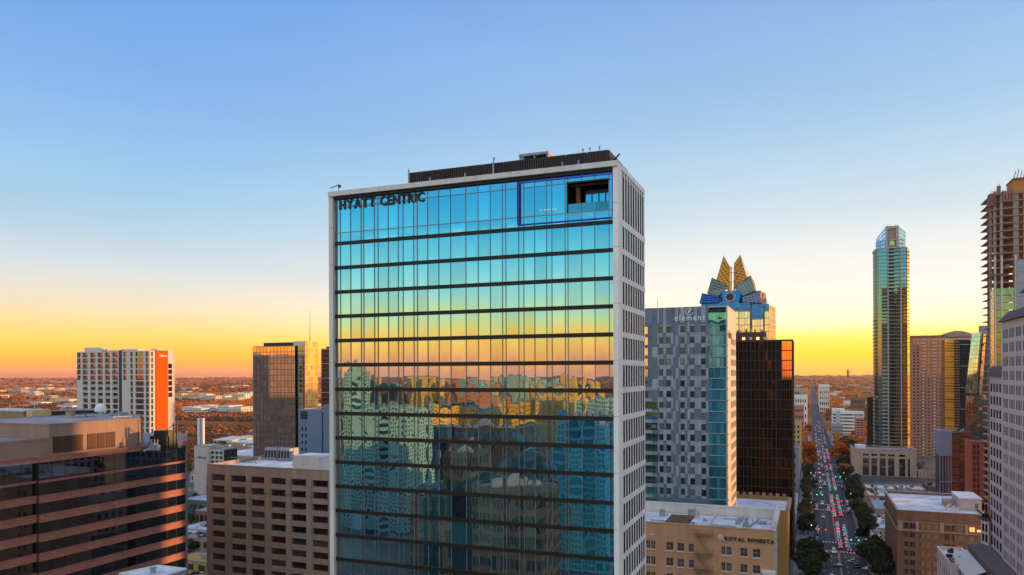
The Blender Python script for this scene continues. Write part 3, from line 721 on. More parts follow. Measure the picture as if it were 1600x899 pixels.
facade(MT, (nx1+.02, Y0-.4), (x1, Y0-.4), 0, zt2, evenly(x1-nx1, 2, .92, .05), floors(2, zt2-.1, 28, .90), M_BMU, ng, .2, None, True, tilt=.004, wallname='mullion_grid', wname='window_pane')
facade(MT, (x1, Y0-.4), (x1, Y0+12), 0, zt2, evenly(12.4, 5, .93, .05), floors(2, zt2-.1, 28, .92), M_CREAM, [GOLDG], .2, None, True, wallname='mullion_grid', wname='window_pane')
b = MB(); b.box(xs_[0]+.25, x1-.25, Y0+1.6, Y0+11.8, 0, zt-.2); b.box(nx1+.1, x1-.25, Y0+.0, Y0+1.59, 0, zt2-.3); b.build('interior_core', M_DK, MT)
b = MB(); b.box(onY(412, 374), onY(458, 374), 374, 380, zt-.19, zz(430, 535, 455)); b.build('dark_penthouse', M_DK, MT)
b = MB(); b.box(onY(458.5, 374), x1-.4, 374, 381.5, zt-.19, zt2+.2); b.build('penthouse', M_CREAM, MT)
x = onY(484.5, 372); b = MB(); b.tube((x, 372, zt2), (x, 372, zt2+8), .3, 6, 0, .2); b.tube((x, 372, zt2+8), (x, 372, zz(484, 485, 455)), .18, 5, 0, .05); b.build('mast', M_GREY, MT)
plain(MT, (xs_[0], Y0+12), (xs_[0], Y0), 0, zt, M_GREY)

# ---- dark red balcony tower just behind it
RT = root('balcony_tower', 'dark red tower with white balcony lines and gold corner squeezed beside the blue hotel', 'apartment tower', (-285, 420, 0))
Y0 = 430; x0, x1 = onY(502, Y0), onY(526, Y0); zt = zz(510, 545, dep(x0, Y0)); M_RED = mat('dark_red_panel', (.13, .035, .03), .7)
RT.location = ((x0+x1)/2, Y0+8, 0)
b = MB(); b.box(x0, x1, Y0, Y0+16, 0, zt); b.build('wall', M_RED, RT)
for k in range(30):
    z = zt-3.3*k-.4; b = MB(); b.box(x0-.2, x1+.2, Y0-1.0, Y0-.005, z-.25, z); b.build('balcony', M_WHITE if k % 3 == 0 else M_PINK, RT)
b = MB(); b.box(x1+.01, x1+1.2, Y0-1.2, Y0+14, 0, zt); b.build('gold_fin', GOLDG, RT)
b = MB(); b.box(x0+2, x0+6, Y0+3, Y0+9, zt, zt+1.5); b.build('lift_house', M_RED, RT)

# ---- hotel with orange side wall
HT = root('orange_side_hotel', 'cream hotel tower with a bright orange side wall at the far left', 'hotel', (-345, 310, 0))
X1 = -328.; Y0 = onX(234, X1); Y1 = onX(273, X1); d0 = dep(X1, Y0); x0 = onY(120, Y0)
M_HCR = mat('cream_hotel_panel', (.62, .52, .45), .7, 0, .08, .5); M_NAVY = mat('navy_panel', (.022, .035, .075), .5)
zt = zz(180, 549, dep(onY(180, Y0), Y0)); pit = (zt)/29.3
M_BWN = mat('balcony_brown_glass', (.13, .06, .04), .4, 0, .3, 1)
edges = lambda *p: [onY(q, Y0)-x0 for q in p]
e1 = edges(120.2, 126, 129, 137, 141, 149, 152.5, 160.5, 164, 172, 175.5, 184); cols = [(e1[i]+.02, e1[i+1]) for i in range(0, 12, 2)]
rr = [(zt-.5-pit*(k+1)+.55, zt-.5-pit*k-.1) for k in range(28)]; rr.sort()
HBR = glass('bronze_window', (.8, .6, .5), (.05, .022, .015), .18)
xm1 = onY(185.2, Y0); xm2 = onY(190.5, Y0)
facade(HT, (x0, Y0), (xm1, Y0), 0, zt, cols, rr, M_HCR, [HBR, HBR, M_DGL], .9, M_FR, True, 1, 0, skip=lambda i, j: i == 0 and j < 23)
b = MB(); b.box(x0+.02, x0+.02+e1[1], Y0-.03, Y0-.003, 0, rr[23][0]); b.build('wall', M_HCR, HT)
for k, (z0, z1) in enumerate(rr[12:]):
    for i, (c0, c1) in enumerate(cols):
        if i == 0 and k < 11: continue
        b = MB(); b.box(x0+c0, x0+c1, Y0-.05, Y0+.02, z0, z0+.95); b.build('balcony_panel', M_BWN if k > 10 else M_GREY, HT) if k > 7 else None
b = MB(); b.box(xm1+.01, xm2, Y0+.4, Y0+.9, 0, zt+.6); b.build('navy_strip', M_NAVY, HT)
e2 = edges(190.6, 192.2, 197.5, 203.5, 207.5, 211.5, 224.5, 227.5, 232.2); L2 = X1-xm2; off = xm2-x0
cols2 = [(e2[i]-off, e2[i+1]-off) for i in (1, 3, 5, 7)]
cols2 = [(max(.3, a), bq) for a, bq in cols2]
facade(HT, (xm2, Y0), (X1, Y0), 0, zt, cols2, rr, M_HCR, [M_DGL, M_DGL3, DTEAL], .7, M_FR, True, 1, 0, skip=lambda i, j: i == 0 and j < 23)
b = MB(); b.box(xm2+cols2[0][0]-.1, xm2+cols2[0][1]+1.4, Y0-.03, Y0-.003, 0, rr[23][0]); b.build('wall', M_HCR, HT)
M_ORG = mat('orange_cladding', (.80, .10, .008), .95, 0, .10, .4, .03); Ym = onX(243, X1); Yn = onX(261.5, X1)
facade(HT, (X1, Y0), (X1, Ym), 0, zt, [(.8, 2.2)], rr, M_HCR, [HBR], .4, None, True)
zo = zz(250, 547.5, dep(X1, Ym)); zo_ = zo
for i in range(7):      # the orange wall in its tall sheets
    for j, (ya, yb) in enumerate(((Ym, (Ym+Yn)/2), ((Ym+Yn)/2, Yn))):
        b = MB(); b.box(X1-.4, X1+.5, ya+.02, yb-.02, zo*i/7+.02, zo*(i+1)/7-.02); b.build('orange_panel', M_ORG, HT)
facade(HT, (X1-.2, Yn), (X1-.2, Y1), 0, zt+.5, [(.8, 3.6)], rr[20:26], M_HCR, [HBR], .4, None, True)
b = MB(); b.box(x0+1.0, X1-.9, Y0+1.0, Y1-.5, 0, zt-.6); b.build('interior_core', M_DK, HT)
b = MB(); b.box(x0+1.0, X1-.6, Y0+1.0, Y1-.5, zt-.59, zt-.3); b.build('roof', M_ROOFG, HT)
plain(HT, (X1, Y1), (x0, Y1), 0, zt, M_HCR); plain(HT, (x0, Y1), (x0, Y0), 0, zt, M_HCR)
sign(HT, 'Hilton', (X1+.55, onX(248, X1)), (0, 1), (1, 0), zz(250, 558, d0+8), 2.0, M_WHITE, width=onX(259.5, X1)-onX(248, X1), bold=.02)
for (p0, p1, y, zb) in ((132, 158, 543.5, 0), (171, 186, 548, 1), (190, 215, 546, 0), (235, 246, 546, 2), (160, 168, 547, 1)):
    Y = Y0+4+zb; b = MB(); b.box(onY(p0, Y), onY(p1, Y), Y, Y+5, zt-.29, zz((p0+p1)/2, y, dep(onY(p0, Y), Y)))
    for q in range(3):
        xx = onY(p0+2+q*(p1-p0-3)/3, Y); b.tube((xx, Y+1, zt), (xx, Y+1, zz(p0, y, dep(xx, Y))+.9), .2, 5)
    b.build('roof_plant', M_CREAM if zb != 1 else M_GREY, HT)

# ---- blue grey hotel slab pair
BG = root('slate_hotel', 'plain blue-grey slab building with two columns of small windows against the glass hotel', 'hotel', (-205, 280, 0))
Y0 = 275; M_SL = mat('blue_grey_panel', (.135, .19, .27), .7, 0, .08, .3, streak=True)
xa, xb, xc, xd = onY(466, Y0), onY(503, Y0), onY(508, Y0), onY(545, Y0); zt = zz(480, 640, dep(xa, Y0))
ww = [onY(p, Y0)-xa for p in (470.5, 473.5, 476, 479)]
zr = [zz(472, y+5, 340) for y in (657, 667, 676, 686, 694, 703, 712)]; zr = sorted([(z, z+1.5) for z in zr])
facade(BG, (xa, Y0), (xb, Y0), 0, zt, [(ww[0], ww[1]), (ww[2], ww[3])], [(z, z+1.6) for z in [3+3.05*k for k in range(int((zt-9)/3.05))]], M_SL, [M_DGL], .3, M_FR, True, 0, 0)
b = MB(); b.box(onY(470, Y0), onY(480, Y0), Y0-.2, Y0-.003, zt-4.2, zt-.8); b.build('louvre_panel', M_DK, BG)
b = MB(); b.box(xb+.01, xc, Y0+1.2, Y0+1.4, 0, zt-.2)
for k in range(int(zt/3.05)): b.box(xb+.01, xc, Y0+.7, Y0+1.19, 3.05*k, 3.05*k+1.2)
b.build('stair_slot', M_SL, BG)
b = MB(); b.box(xc+.01, xd, Y0-1.5, Y0+14, 0, zz(515, 632, 330)); b.build('wing', M_SL, BG)
b = MB(); b.box(xa+.35, xc, Y0+1.41, Y0+14, 0, zt-.8); b.build('interior_core', M_SL, BG)
for k in range(12): b = MB(); b.box(xa-.03, xb+.03, Y0-.03, Y0-.004, zt-.01-.06-k*5, zt-k*5-.01); b.build('panel_joint', M_GREY, BG)
plain(BG, (xa, Y0+14), (xa, Y0), 0, zt, M_SL); coping(BG, [(xa, Y0), (xc, Y0), (xc, Y0+14), (xa, Y0+14)], zt, M_GREY, .3, .2, .05)

# ---- low hotel wing with letters, convention roofs
LH = root('low_hotel_wing', 'low pale hotel wing with a blank lettered end wall between the two office blocks', 'building', (-290, 350, 0))
Y0 = 380; xa, xb, xc = onY(303, Y0), onY(326, Y0), onY(347, Y0); dd = dep(xb, Y0); zt = zz(315, 698, dd); zt2 = zz(336, 702, dd)
LH.location = ((xa+xc)/2, Y0+6, 0)
b = MB(); b.box(xa, xb, Y0, Y0+14, 0, zt); b.build('wall', M_CREAM, LH)
facade(LH, (xb+.01, Y0+1), (xc, Y0+1), 0, zt2, evenly(xc-xb, 3, .7, .3), floors(1, zt2-.5, 10, .6), M_CREAM, [M_DGL], .4, M_FR, True)
facade(LH, (xa-2.5, Y0+5), (xa-.02, Y0+5), 0, zt-2, [(.5, 1.9)], floors(1, zt-3, 10, .55), M_CREAM, [M_DGL], .4, M_FR, True)
b = MB(); b.box(xb, xc-.4, Y0+1.45, Y0+14, 0, zt2-.5); b.build('interior_core', M_DK, LH)
b = MB(); b.box(xb-2, xc, Y0+2, Y0+12, zt2-.49, zt2+.3)
for i in range(6): b.tube((xb+1+i*1.3, Y0+3, zt2), (xb+1+i*1.3, Y0+3, zt2+1.4), .35, 6)
b.build('roof_plant', M_GREY, LH)
coping(LH, [(xa, Y0), (xb, Y0), (xb, Y0+14), (xa, Y0+14)], zt, M_TAN, .3, .4, .1)
sign(LH, 'Hilton', (onY(308, Y0), Y0), (1, 0), (0, -1), zz(315, 717, dd), 1.9, mat('blue_sign', (.06, .12, .32), .4), width=onY(322, Y0)-onY(308, Y0), bold=.03)
CH = root('convention_hall', 'huge low hall with flat white roofs behind the tan office block', 'hall', (-330, 520, 0))
def slab(r, p0, p1, Y, depth_, ytop, m, roof, name='wall'):
    xa, xb = onY(p0, Y), onY(p1, Y); z = zz((p0+p1)/2, ytop, dep((xa+xb)/2, Y)); b = MB(); b.box(xa, xb, Y, Y+depth_, 0, z, 0, 1); o = b.build(name, [m, roof], r)
    c = MB(); c.box(xa-.3, xb+.3, Y-.3, Y-.01, z-.7, z+.5); c.build('parapet', M_CREAM, r); return xa, xb, z
slab(CH, 330, 470, 470, 60, 713, M_TAN, M_ROOFW); slab(CH, 355, 512, 533, 55, 694, M_TAN, M_ROOFW)
xa, xb, z = slab(CH, 409, 470, 472, 40, 691, mat('brown_wall', (.30, .19, .11), .85), M_ROOFW)
b = MB(); b.box(xa+24, xa+31, 500, 508, z, z+6); b.build('lift_house', M_CREAM, CH)
for i in range(9): 
    b = MB(); x = onY(350+i*12, 500); b.box(x, x+5, 500+i % 3*8, 503+i % 3*8, zz(350, 713, 560), zz(350, 713, 560)+1.5); b.build('roof_plant', M_GREY, CH)
for i, (p0, p1, Y, dp, yt, m) in enumerate([(333, 362, 640, 30, 686, M_CREAM), (362, 385, 655, 25, 684, mat('painted_sun_yellow', (.62, .42, .16), .8)), (377, 396, 700, 20, 678, M_RED)]):  # middle shed front shares the yellow with sunlight painted in
    xa, xb = onY(p0, Y), onY(p1, Y); z = zz(p0, yt, dep(xa, Y)); r = root('shed_building', ['cream flat roofed shed beyond the white convention roof', 'shed with a sunlit yellow sloped front beyond the white convention roof', 'small building with a dark red roof left of the mirror tower foot'][i], 'building', ((xa+xb)/2, Y, 0))
    b = MB(); b.box(xa, xb, Y, Y+dp, 0, z-1.2); b.build('wall', M_CREAM, r); b = MB(); b.hexa([(xa-.5, Y-.5, z-1.19), (xb+.5, Y-.5, z-1.19), (xb+.5, Y+dp, z-1.19), (xa-.5, Y+dp, z-1.19)], [(xa, Y, z-.6), (xb, Y, z-.6), (xb, Y+dp, z+1), (xa, Y+dp, z+1)]); b.build('roof', m, r)
    b = MB()
    for q in range(6): xx = xa+(xb-xa)*(q+.3)/6; b.box(xx, xx+(xb-xa)/12, Y-.06, Y-.004, 1, z-2.5)
    b.build('window_row', M_DGL, r, 'stuff')

# ---- small things down in the gap between the two left blocks
def gable(name, label, cat, px, Y, w, dp, h, wall, roof, ridge=2.2, group=None):
    x = onY(px, Y); r = root(name, label, cat, (x, Y+dp/2, 0), group)
    b = MB(); b.box(x-w/2, x+w/2, Y, Y+dp, 0, h); b.build('wall', wall, r)
    b = MB(); b.hexa([(x-w/2-.4, Y-.4, h+.005), (x+w/2+.4, Y-.4, h+.005), (x+w/2+.4, Y+dp+.4, h+.005), (x-w/2-.4, Y+dp+.4, h+.005)], [(x-w/2+.2, Y-.4+dp*.5-.2, h+ridge), (x+w/2-.2, Y-.4+dp*.5-.2, h+ridge), (x+w/2-.2, Y+dp*.5+.3, h+ridge), (x-w/2+.2, Y+dp*.5+.3, h+ridge)]); b.build('roof', roof, r)
    for i in range(3):
        xx = x-w/2+w*(i+.3)/3; b = MB(); b.box(xx, xx+w*.14, Y-.06, Y-.003, 1, h*.75); b.build('window', M_DGL, r)
    return r
gable('small_house', 'small white gabled house in the gap beside the lettered hotel wing', 'house', 306, 430, 11, 9, 6, M_CREAM, M_ROOFG, 4)
M_GRN = mat('green_metal', (.03, .17, .14), .6); M_LTR = mat('pale_blue_roof', (.45, .52, .58), .7, 0, .2)
for i, (px, Y, w, dp, h, wm, rm, lb) in enumerate([(308, 322, 22, 26, 10, M_GRN, M_LTR, 'teal walled warehouse with pale roof in the gap between the left office blocks'), (318, 306, 12, 12, 8, M_BRICK, M_ROOFG, 'small brick annexe beside the teal warehouse'), (300, 272, 18, 16, 7, M_CREAM, M_LTR, 'low shed with pale blue roof below the teal warehouse'), (314, 262, 22, 14, 6, M_TAN, M_ROOFG, 'grey roofed workshop in the gap between the left office blocks'), (305, 232, 24, 12, 5, mat('ochre_wall', (.42, .27, .07), .8), mat('ochre_wall', (.42, .27, .07), .8), 'ochre flat shed low in the gap beside the tan office block')]):
    x = onY(px, Y); r = root('warehouse', lb, 'building', (x, Y+dp/2, 0)); b = MB(); b.box(x-w/2, x+w/2, Y, Y+dp, 0, h, 0, 1); b.build('wall', [wm, rm], r)
    coping(r, [(x-w/2, Y), (x+w/2, Y), (x+w/2, Y+dp), (x-w/2, Y+dp)], h, M_GREY, .3, .3, .1)
    for q in range(4): xx = x-w/2+w*(q+.2)/4; b = MB(); b.box(xx, xx+w*.15, Y-.07, Y-.003, h*.3, h*.75); b.build('window', M_DGL, r)
    b = MB(); b.box(x-2, x+1, Y+dp*.4, Y+dp*.6, h+.31, h+1.6); b.build('roof_plant', M_GREY, r)
# pale roof peeping in at the very bottom
x, y = cw(238, 140); WR = root('white_roof_block', 'white roofed block with a small round vent cut by the bottom edge at lower left', 'building', (x, y, 0)); z = zz(238, 893, 140)
b = MB(); b.prism([(x-5, y-3), (x+4, y-3), (x+4, y+4), (x-3, y+4)], 0, z-.3, 0, 1); b.build('wall', [M_GREY, M_ROOFW], WR)
coping(WR, [(x-5, y-3), (x+4, y-3), (x+4, y+4), (x-3, y+4)], z-.3, M_WHITE, .3, .3, .1)
b = MB(); b.tube((x, y, z-.3), (x, y, z+.5), .45, 10); b.tube((x, y, z+.5), (x, y, z+.8), .6, 10); b.build('round_vent', M_GREY, WR)

for (pa, da, pb, db, z_, r_) in ((20, 170, 60, 172, 67.0, .25), (5, 185, 70, 190, 67.0, .2), (30, 205, 75, 200, 67.0, .3), (100, 178, 150, 182, 70.0, .15), (175, 176, 205, 180, 70.0, .2), (225, 168, 262, 182, 62.9, .2), (230, 172, 282, 190, 62.9, .15)):
    p_, q_ = cw(pa, da), cw(pb, db); b = MB(); b.tube(p_+(z_,), q_+(z_,), r_, 6); b.build('roof_duct', M_GREY, SB)
for (pa, da, w_, h_) in ((12, 178, 2, 1.2), (45, 190, 3, .9), (60, 200, 1.6, 1.6), (110, 186, 1.5, 1), (190, 184, 2, .8), (238, 180, 1.6, 1.2), (272, 184, 1.4, .8), (278, 178, 1, 1)):
    x, y = cw(pa, da); z_ = 66.75 if pa < 75 else (69.8 if pa < 215 else 62.65); b = MB(); b.box(x-w_/2, x+w_/2, y-w_/2, y+w_/2, z_, z_+h_); b.box(x-w_/2-.1, x+w_/2+.1, y-w_/2-.1, y+w_/2+.1, z_+h_+.002, z_+h_+.12); b.build('roof_hatch', M_GREY if w_ > 1.5 else M_TAN, SB)
# ================================================================== right of the hotel
ETL = glass('corner_teal_glass', (.25, .7, .8), (.02, .14, .17), .30, .02, rnd=.6, wav=.5)
# ---- grey finned hotel
EL = root('finned_hotel', 'grey finned hotel tower with teal glass corner and white letters near its roof', 'hotel', (-40, 243, 0))
Y0, X1, Y1 = 231., -22.8, 258.; x0 = -62.; zt = zz(1110, 478, dep(-26, Y0))
M_EP = mat('light_grey_panel', (.30, .33, .37), .6, .1, .10, .4, rnd=.12); M_EP2 = mat('slate_grey_panel', (.145, .17, .21), .6, .1, .10, .4, rnd=.15)
M_PEACH = mat('peach_panel', (.62, .48, .40), .7, 0, .08, .4)
pit = 3.30; zw = [zz(1060, y, dep(onY(1060, Y0), Y0)) for y in (519.5,)][0]
xg0, xg1 = onY(1107, Y0), onY(1137, Y0)
EWG = [glass('hotel_window', (.4, .65, .75), (.02, .035, .045), .07, rnd=.9), glass('hotel_window_curtain', (.4, .65, .72), (.12, .13, .12), .06, rnd=.6)]
wc = [(1030.5, 1036), (1041.5, 1048), (1063.5, 1069.5), (1078.5, 1085), (1096, 1102.5)]
wcx = [(onY(a, Y0), onY(b_, Y0)) for a, b_ in wc]
# cladding: staggered upright panels of two greys, windows in the light ones
xl = x0; strips = [x0+1.4*i for i in range(0, 100) if x0+1.4*i < xg0-1.4]
nf = 26
rs = random.Random(5)
b_body = MB(); b_body.box(x0+.1, xg0-.05, Y0+.45, Y1-.4, 0, zt-.8); b_body.box(xg0-.04, X1-.4, Y0+.5, Y1-.4, 0, zt-.8); b_body.build('interior_core', M_DK, EL)
bw = MB(); bw.box(x0, xg0-.01, Y0+.05, Y0+.44, 0, zt-.05); 
def panel(xa, xb, za, zb, y, m, nm='cladding_panel'):
    k = ('ep', round(xb-xa, 2), round(zb-za, 2), m.name)
    if k not in WM: q = MB(); q.box(.015, xb-xa-.015, 0, .3, .015, zb-za-.015); WM[k] = q.mesh(nm, [m])
    child(nm, WM[k], EL, (xa+40, y-243, za))
bounds = [onY(p, Y0) for p in (1005, 1019, 1027.5, 1030.2, 1036.3, 1041.2, 1048.3, 1052, 1055.5, 1060, 1063.2, 1069.8, 1074, 1078.2, 1085.3, 1089.5, 1095.7, 1102.8)]+[xg0-.02]
winset = {3: 1, 5: 1, 10: 1, 13: 1, 16: 1}
# top crown panels
for i in range(len(bounds)-1):
    panel(bounds[i], bounds[i+1], zw+2.9, zt, Y0+.10 if i % 2 else Y0-.02, M_EP2 if i % 3 == 0 else M_EP)
for k in range(nf):
    zb = zw-pit*k-1.0; ztp = zb+pit
    if zb < 40: 
        continue
    for i in range(len(bounds)-1):
        xa, xb = bounds[i], bounds[i+1]
        if i in winset:
            child('window', winmesh(xb-xa-.12, 1.85, EWG[rs.random() < .3], M_FR, 1, 0), EL, (xa+.06+40, Y0-.02-243, zb+1.0))
            panel(xa, xb, zb, zb+.97, Y0-.05, M_EP, 'spandrel_panel'); panel(xa, xb, zb+2.88, ztp+.03, Y0-.05, M_EP, 'spandrel_panel')
        elif i in (2, 4, 6, 11, 12, 14, 15):
            light = (k + i//2) % 2 == 0
            panel(xa, xb, zb+(.8 if light else 0), ztp+(.8 if light else 0), Y0-.12 if light else Y0+.02, M_EP if light else M_EP2)
        elif i in (0,) : continue
        else:
            panel(xa, xb, zb, ztp, Y0+.03, M_EP2 if (k+i) % 3 else M_EP)
bw.build('wall', M_EP2, EL)
# left-edge glass bay (gold windows above, teal ribbons below)
for k in range(nf):
    zb = zw-pit*k-1.0
    if zb < 35: continue
    gm = GOLDG if k < 5 else (TEALG if k > 6 else M_DGL)
    xa, xb = (bounds[0], bounds[1]) if k > 6 else (bounds[0]+.4, bounds[1]-1.3)
    q = MB(); q.box(xa, xb-.05 if k <= 6 else bounds[2]-.1, Y0-.06, Y0-.02, zb+.7, zb+2.9); q.build('corner_window', gm, EL)
    q = MB(); q.box(bounds[0], bounds[1], Y0-.10, Y0+.04, zb+2.92, zb+pit+.68); q.build('corner_band', M_EP2 if k < 6 else M_EP, EL)
# teal glass corner with white floor lines
for k in range(nf):
    zb = zw-pit*k-1.0
    if k == 0: z0, z1 = zb+.3, zb+2.9
    else: z0, z1 = zb+.3, zb+pit-.12
    if z0 < 35: continue
    for i in range(5):
        xa = xg0+(xg1-xg0)*i/5; xb = xg0+(xg1-xg0)*(i+1)/5
        kk = ('tg', round(xb-xa, 2), round(z1-z0, 2), i % 2)
        if kk not in WM: WM[kk] = (lambda q: (q.box(.03, xb-xa-.03, 0, .05, .03, z1-z0-.03), q.mesh('window_pane', [ETL]))[1])(MB())
        o = child('window_pane', WM[kk], EL, (xa+40, Y0+.05-243, z0), 0); o.rotation_euler = (rs.gauss(0, .003), 0, rs.gauss(0, .006))
    q = MB(); q.box(xg0, xg1+.25, Y0-.1, Y0+.4, zb, zb+.29); q.build('floor_band', M_EP, EL)
zc = zw+2.2
for i in range(5):
    xa = xg0+(xg1-xg0)*i/5; q = MB(); q.box(xa+.03, xa+(xg1-xg0)/5-.03, Y0+.06, Y0+.1, zc+.1, zz(1120, 489, dep(xg0, Y0))); q.build('window_pane', ETL, EL)
q = MB(); q.box(xg0, X1, Y0+2.5, Y0+2.7, zt-3.4, zt-.2); q.build('rooftop_terrace_wall', M_DK, EL)
q = MB(); q.box(xg0, X1, Y0-.1, Y1, zt-.5, zt); q.build('roof', M_EP, EL)
q = MB(); q.box(xg0, X1, Y0-.12, Y0+.4, zc-.25, zc+.05); q.build('floor_band', M_EP, EL)
q = MB(); q.box(xg1+.03, X1-.02, Y0-.05, Y0+.42, 0, zt-.51); q.build('corner_pier', M_PEACH, EL)
fcols = [(10.5+i*4.1, 13.4+i*4.1) for i in range(4)]
facade(EL, (X1, Y0), (X1, Y1), 0, zt-.51, fcols, [(zw-pit*k-.3, zw-pit*k+1.7) for k in range(25, 0, -1)], M_PEACH, [M_DGL, M_DGL3], .4, M_FR, True, 0, 0)
plain(EL, (X1, Y1), (x0, Y1), 0, zt-.6, M_EP2)
M_SG = mat('white_sign', (.75, .76, .74), .4, 0, .02)
sign(EL, 'element', (onY(1054.5, Y0), Y0-.1), (1, 0), (0, -1), zz(1078, 500.5, dep(-30, Y0)), 2.5, M_SG, width=onY(1102.5, Y0)-onY(1054.5, Y0), bold=.015, gap=.2)
cx, czz = onY(1077.5, Y0), zz(1077.5, 487, dep(-33, Y0)); q = MB(); n = 28
for i in range(n-4):
    t0, t1 = 2*PI*i/n+.6, 2*PI*(i+1)/n+.6
    r0, r1 = .95, 1.15
    P = lambda t, r, y: (cx+r*math.cos(t), y, czz+r*math.sin(t))
    q.hexa([P(t0, r0, Y0-.3), P(t1, r0, Y0-.3), P(t1, r0, Y0-.14), P(t0, r0, Y0-.14)], [P(t0, r1, Y0-.3), P(t1, r1, Y0-.3), P(t1, r1, Y0-.14), P(t0, r1, Y0-.14)])
q.hexa([(cx-.6, Y0-.3, czz-.2), (cx-.1, Y0-.3, czz-.55), (cx-.1, Y0-.14, czz-.55), (cx-.6, Y0-.14, czz-.2)], [(cx+.1, Y0-.3, czz+.6), (cx+.7, Y0-.3, czz+.75), (cx+.7, Y0-.14, czz+.75), (cx+.1, Y0-.14, czz+.6)])
q.build('leaf_emblem', M_SG, EL)
s2 = sign(EL, 'element', (X1+.05, Y0+2.2), (0, 1), (1, 0), zt-9.5, 3.2, M_DK, width=8, bold=.02)
q = MB(); x = onY(1028, 240); q.tube((x, 240, zt), (x, 240, zt+3.5), .08, 5); q.build('mast', M_DK, EL)
q = MB(); x = onY(1036, 240); q.box(x, x+2, 240, 242, zt-.5, zt+.7); q.build('roof_plant', M_BRICK, EL)

# ---- Art hotel in tan render with lettered wall
RS = root('tan_hotel', 'old tan rendered hotel with fire escape and black wall letters at lower centre right', 'hotel', (-30, 182, 0))
Y0, X1, Y1 = 171., -7.4, 190.5; x0 = -52.; zt = zz(1180, 828, dep(-12, Y0)); M_OR = mat('orange_tan_render', (.52, .27, .14), .85, 0, .14, .35, bump=.3, streak=True)
pit = 3.55
px_c = [(1009, 1015), (1016.5, 1023), (1040, 1051), (1057.5, 1068), (1075, 1083), (1126, 1132.5), (1134, 1142), (1155.5, 1167), (1175.5, 1187)]
cols = [(onY(a, Y0)-x0, onY(b_, Y0)-x0) for a, b_ in px_c]
ztw = zz(1100, 857, dep(-15, Y0)); rows = sorted([(ztw-pit*k-1.7, ztw-pit*k+.15) for k in range(10)])
ext = [(3, 4.4), (5.5, 6.9)]; 
zxs = zt-0.
facade(RS, (x0, Y0), (X1, Y0), 0, zt, ext+cols, rows, M_OR, [M_DGL, M_DGL2, M_DGL3], .45, mat('sash_frame', (.32, .25, .18), .6), True, 1, 1)
for (c0, c1) in cols:
    for (z0, z1) in rows[-4:]:
        q = MB(); q.box(x0+c0-.1, x0+c1+.1, Y0-.18, Y0-.003, z0-.2, z0-.01); q.build('sill', M_CREAM, RS)
q = MB(); q.box(x0+.5, X1-.5, Y0+.5, Y1-.4, 0, zt-1.4); q.build('interior_core', M_DK, RS)
q = MB(); q.box(x0+.47, X1-.45, Y0+.46, Y1-.36, zt-1.39, zt-1.1); q.build('roof', M_ROOFW, RS)
plain(RS, (x0, Y1), (x0, Y0), 0, zt, M_OR)
facade(RS, (X1, Y0), (X1, Y1), 0, zt+1.0, evenly(19.5, 4, .35), rows, M_CREAM, [M_DGL], .4, M_FR, True)
q = MB(); q.box(x0, X1, Y1, Y1+.6, 0, zt+1.2); q.box(x0-.1, X1+.25, Y1-.15, Y1+.75, zt+1.203, zt+1.5); q.build('back_parapet', M_CREAM, RS)
q = MB(); q.box(x0, X1+.01, Y0-.12, Y0+.5, zt+.003, zt+.22); q.build('coping', M_OR, RS)
q = MB(); q.box(X1-.5, X1+.7, Y0-.3, Y1+.7, zt+1.01, zt+1.45); q.box(X1-.3, X1+.5, Y0-.2, Y0+1.0, zt+.2, zt+1.0); q.build('cornice', M_CREAM, RS)
for yy in (Y0+.3, Y1+.1):
    q = MB(); q.box(X1-.3, X1+.5, yy-.4, yy+.4, zt+1.46, zt+2.3); q.tube((X1+.1, yy, zt+2.3), (X1+.1, yy, zt+3.2), .35, 8, 0, .08); q.build('finial', M_CREAM, RS)
q = MB(); q.box(X1-2.6, X1+.4, Y0-.45, Y0-.01, ztw-4.8, ztw-4.2); q.box(X1-2.3, X1+.2, Y0-.3, Y0-.01, ztw-5.2, ztw-4.81); q.build('cornice_end', M_WHITE, RS)
# roof division: dark sunken yard at left, white membrane fields at right
M_YD = mat('dark_roof_yard', (.06, .05, .05), .9, 0, .3)
zr = zt-1.09
q = MB(); q.box(onY(1040, 180), onY(1078, 180), Y0+3, Y1-2, zr, zr+.03); q.build('dark_roof_well', M_YD, RS)
for i in range(5): q = MB(); q.box(onY(1041, 180), onY(1077, 180), Y0+4.5+i*2.6, Y0+4.8+i*2.6, zr+.03, zr+.5); q.build('roof_beam', M_BRICK, RS)
for px, yy in ((1108, 0), (1158, 0)):
    x = onY(px, 180); q = MB(); q.box(x, x+.35, Y0+.6, Y1-.5, zr, zr+.6); q.build('roof_kerb', M_CREAM, RS)
for i, (px, Y, w, h) in enumerate([(1034, 186, 1.2, 1.4), (1080, 187, 1.6, 1.8), (1082, 174, .8, 1.2), (1153, 182, 1.2, .9), (1160, 186, 2.2, .7), (1165, 180, 1.0, .8), (1190, 184, 1.8, .5), (1100, 183, .6, .5)]):
    x = onY(px, Y); q = MB(); q.box(x-w/2, x+w/2, Y-w/2, Y+w/2, zr+.05, zr+h); q.box(x-w/2-.08, x+w/2+.08, Y-w/2-.08, Y+w/2+.08, zr+h+.002, zr+h+.1); q.tube((x+w, Y, zr), (x+w, Y, zr+h*.9), .12, 6); q.build('roof_vent', M_GREY, RS)
for (xa_, ya_, xb_, yb_) in ((1112, 177, 1150, 177), (1130, 186, 1150, 186), (1165, 176, 1185, 188), (1015, 178, 1038, 178)):
    q = MB(); q.tube((onY(xa_, ya_), ya_, zr+.35), (onY(xb_, yb_), yb_, zr+.35), .18, 6); q.build('roof_duct', M_GREY, RS)
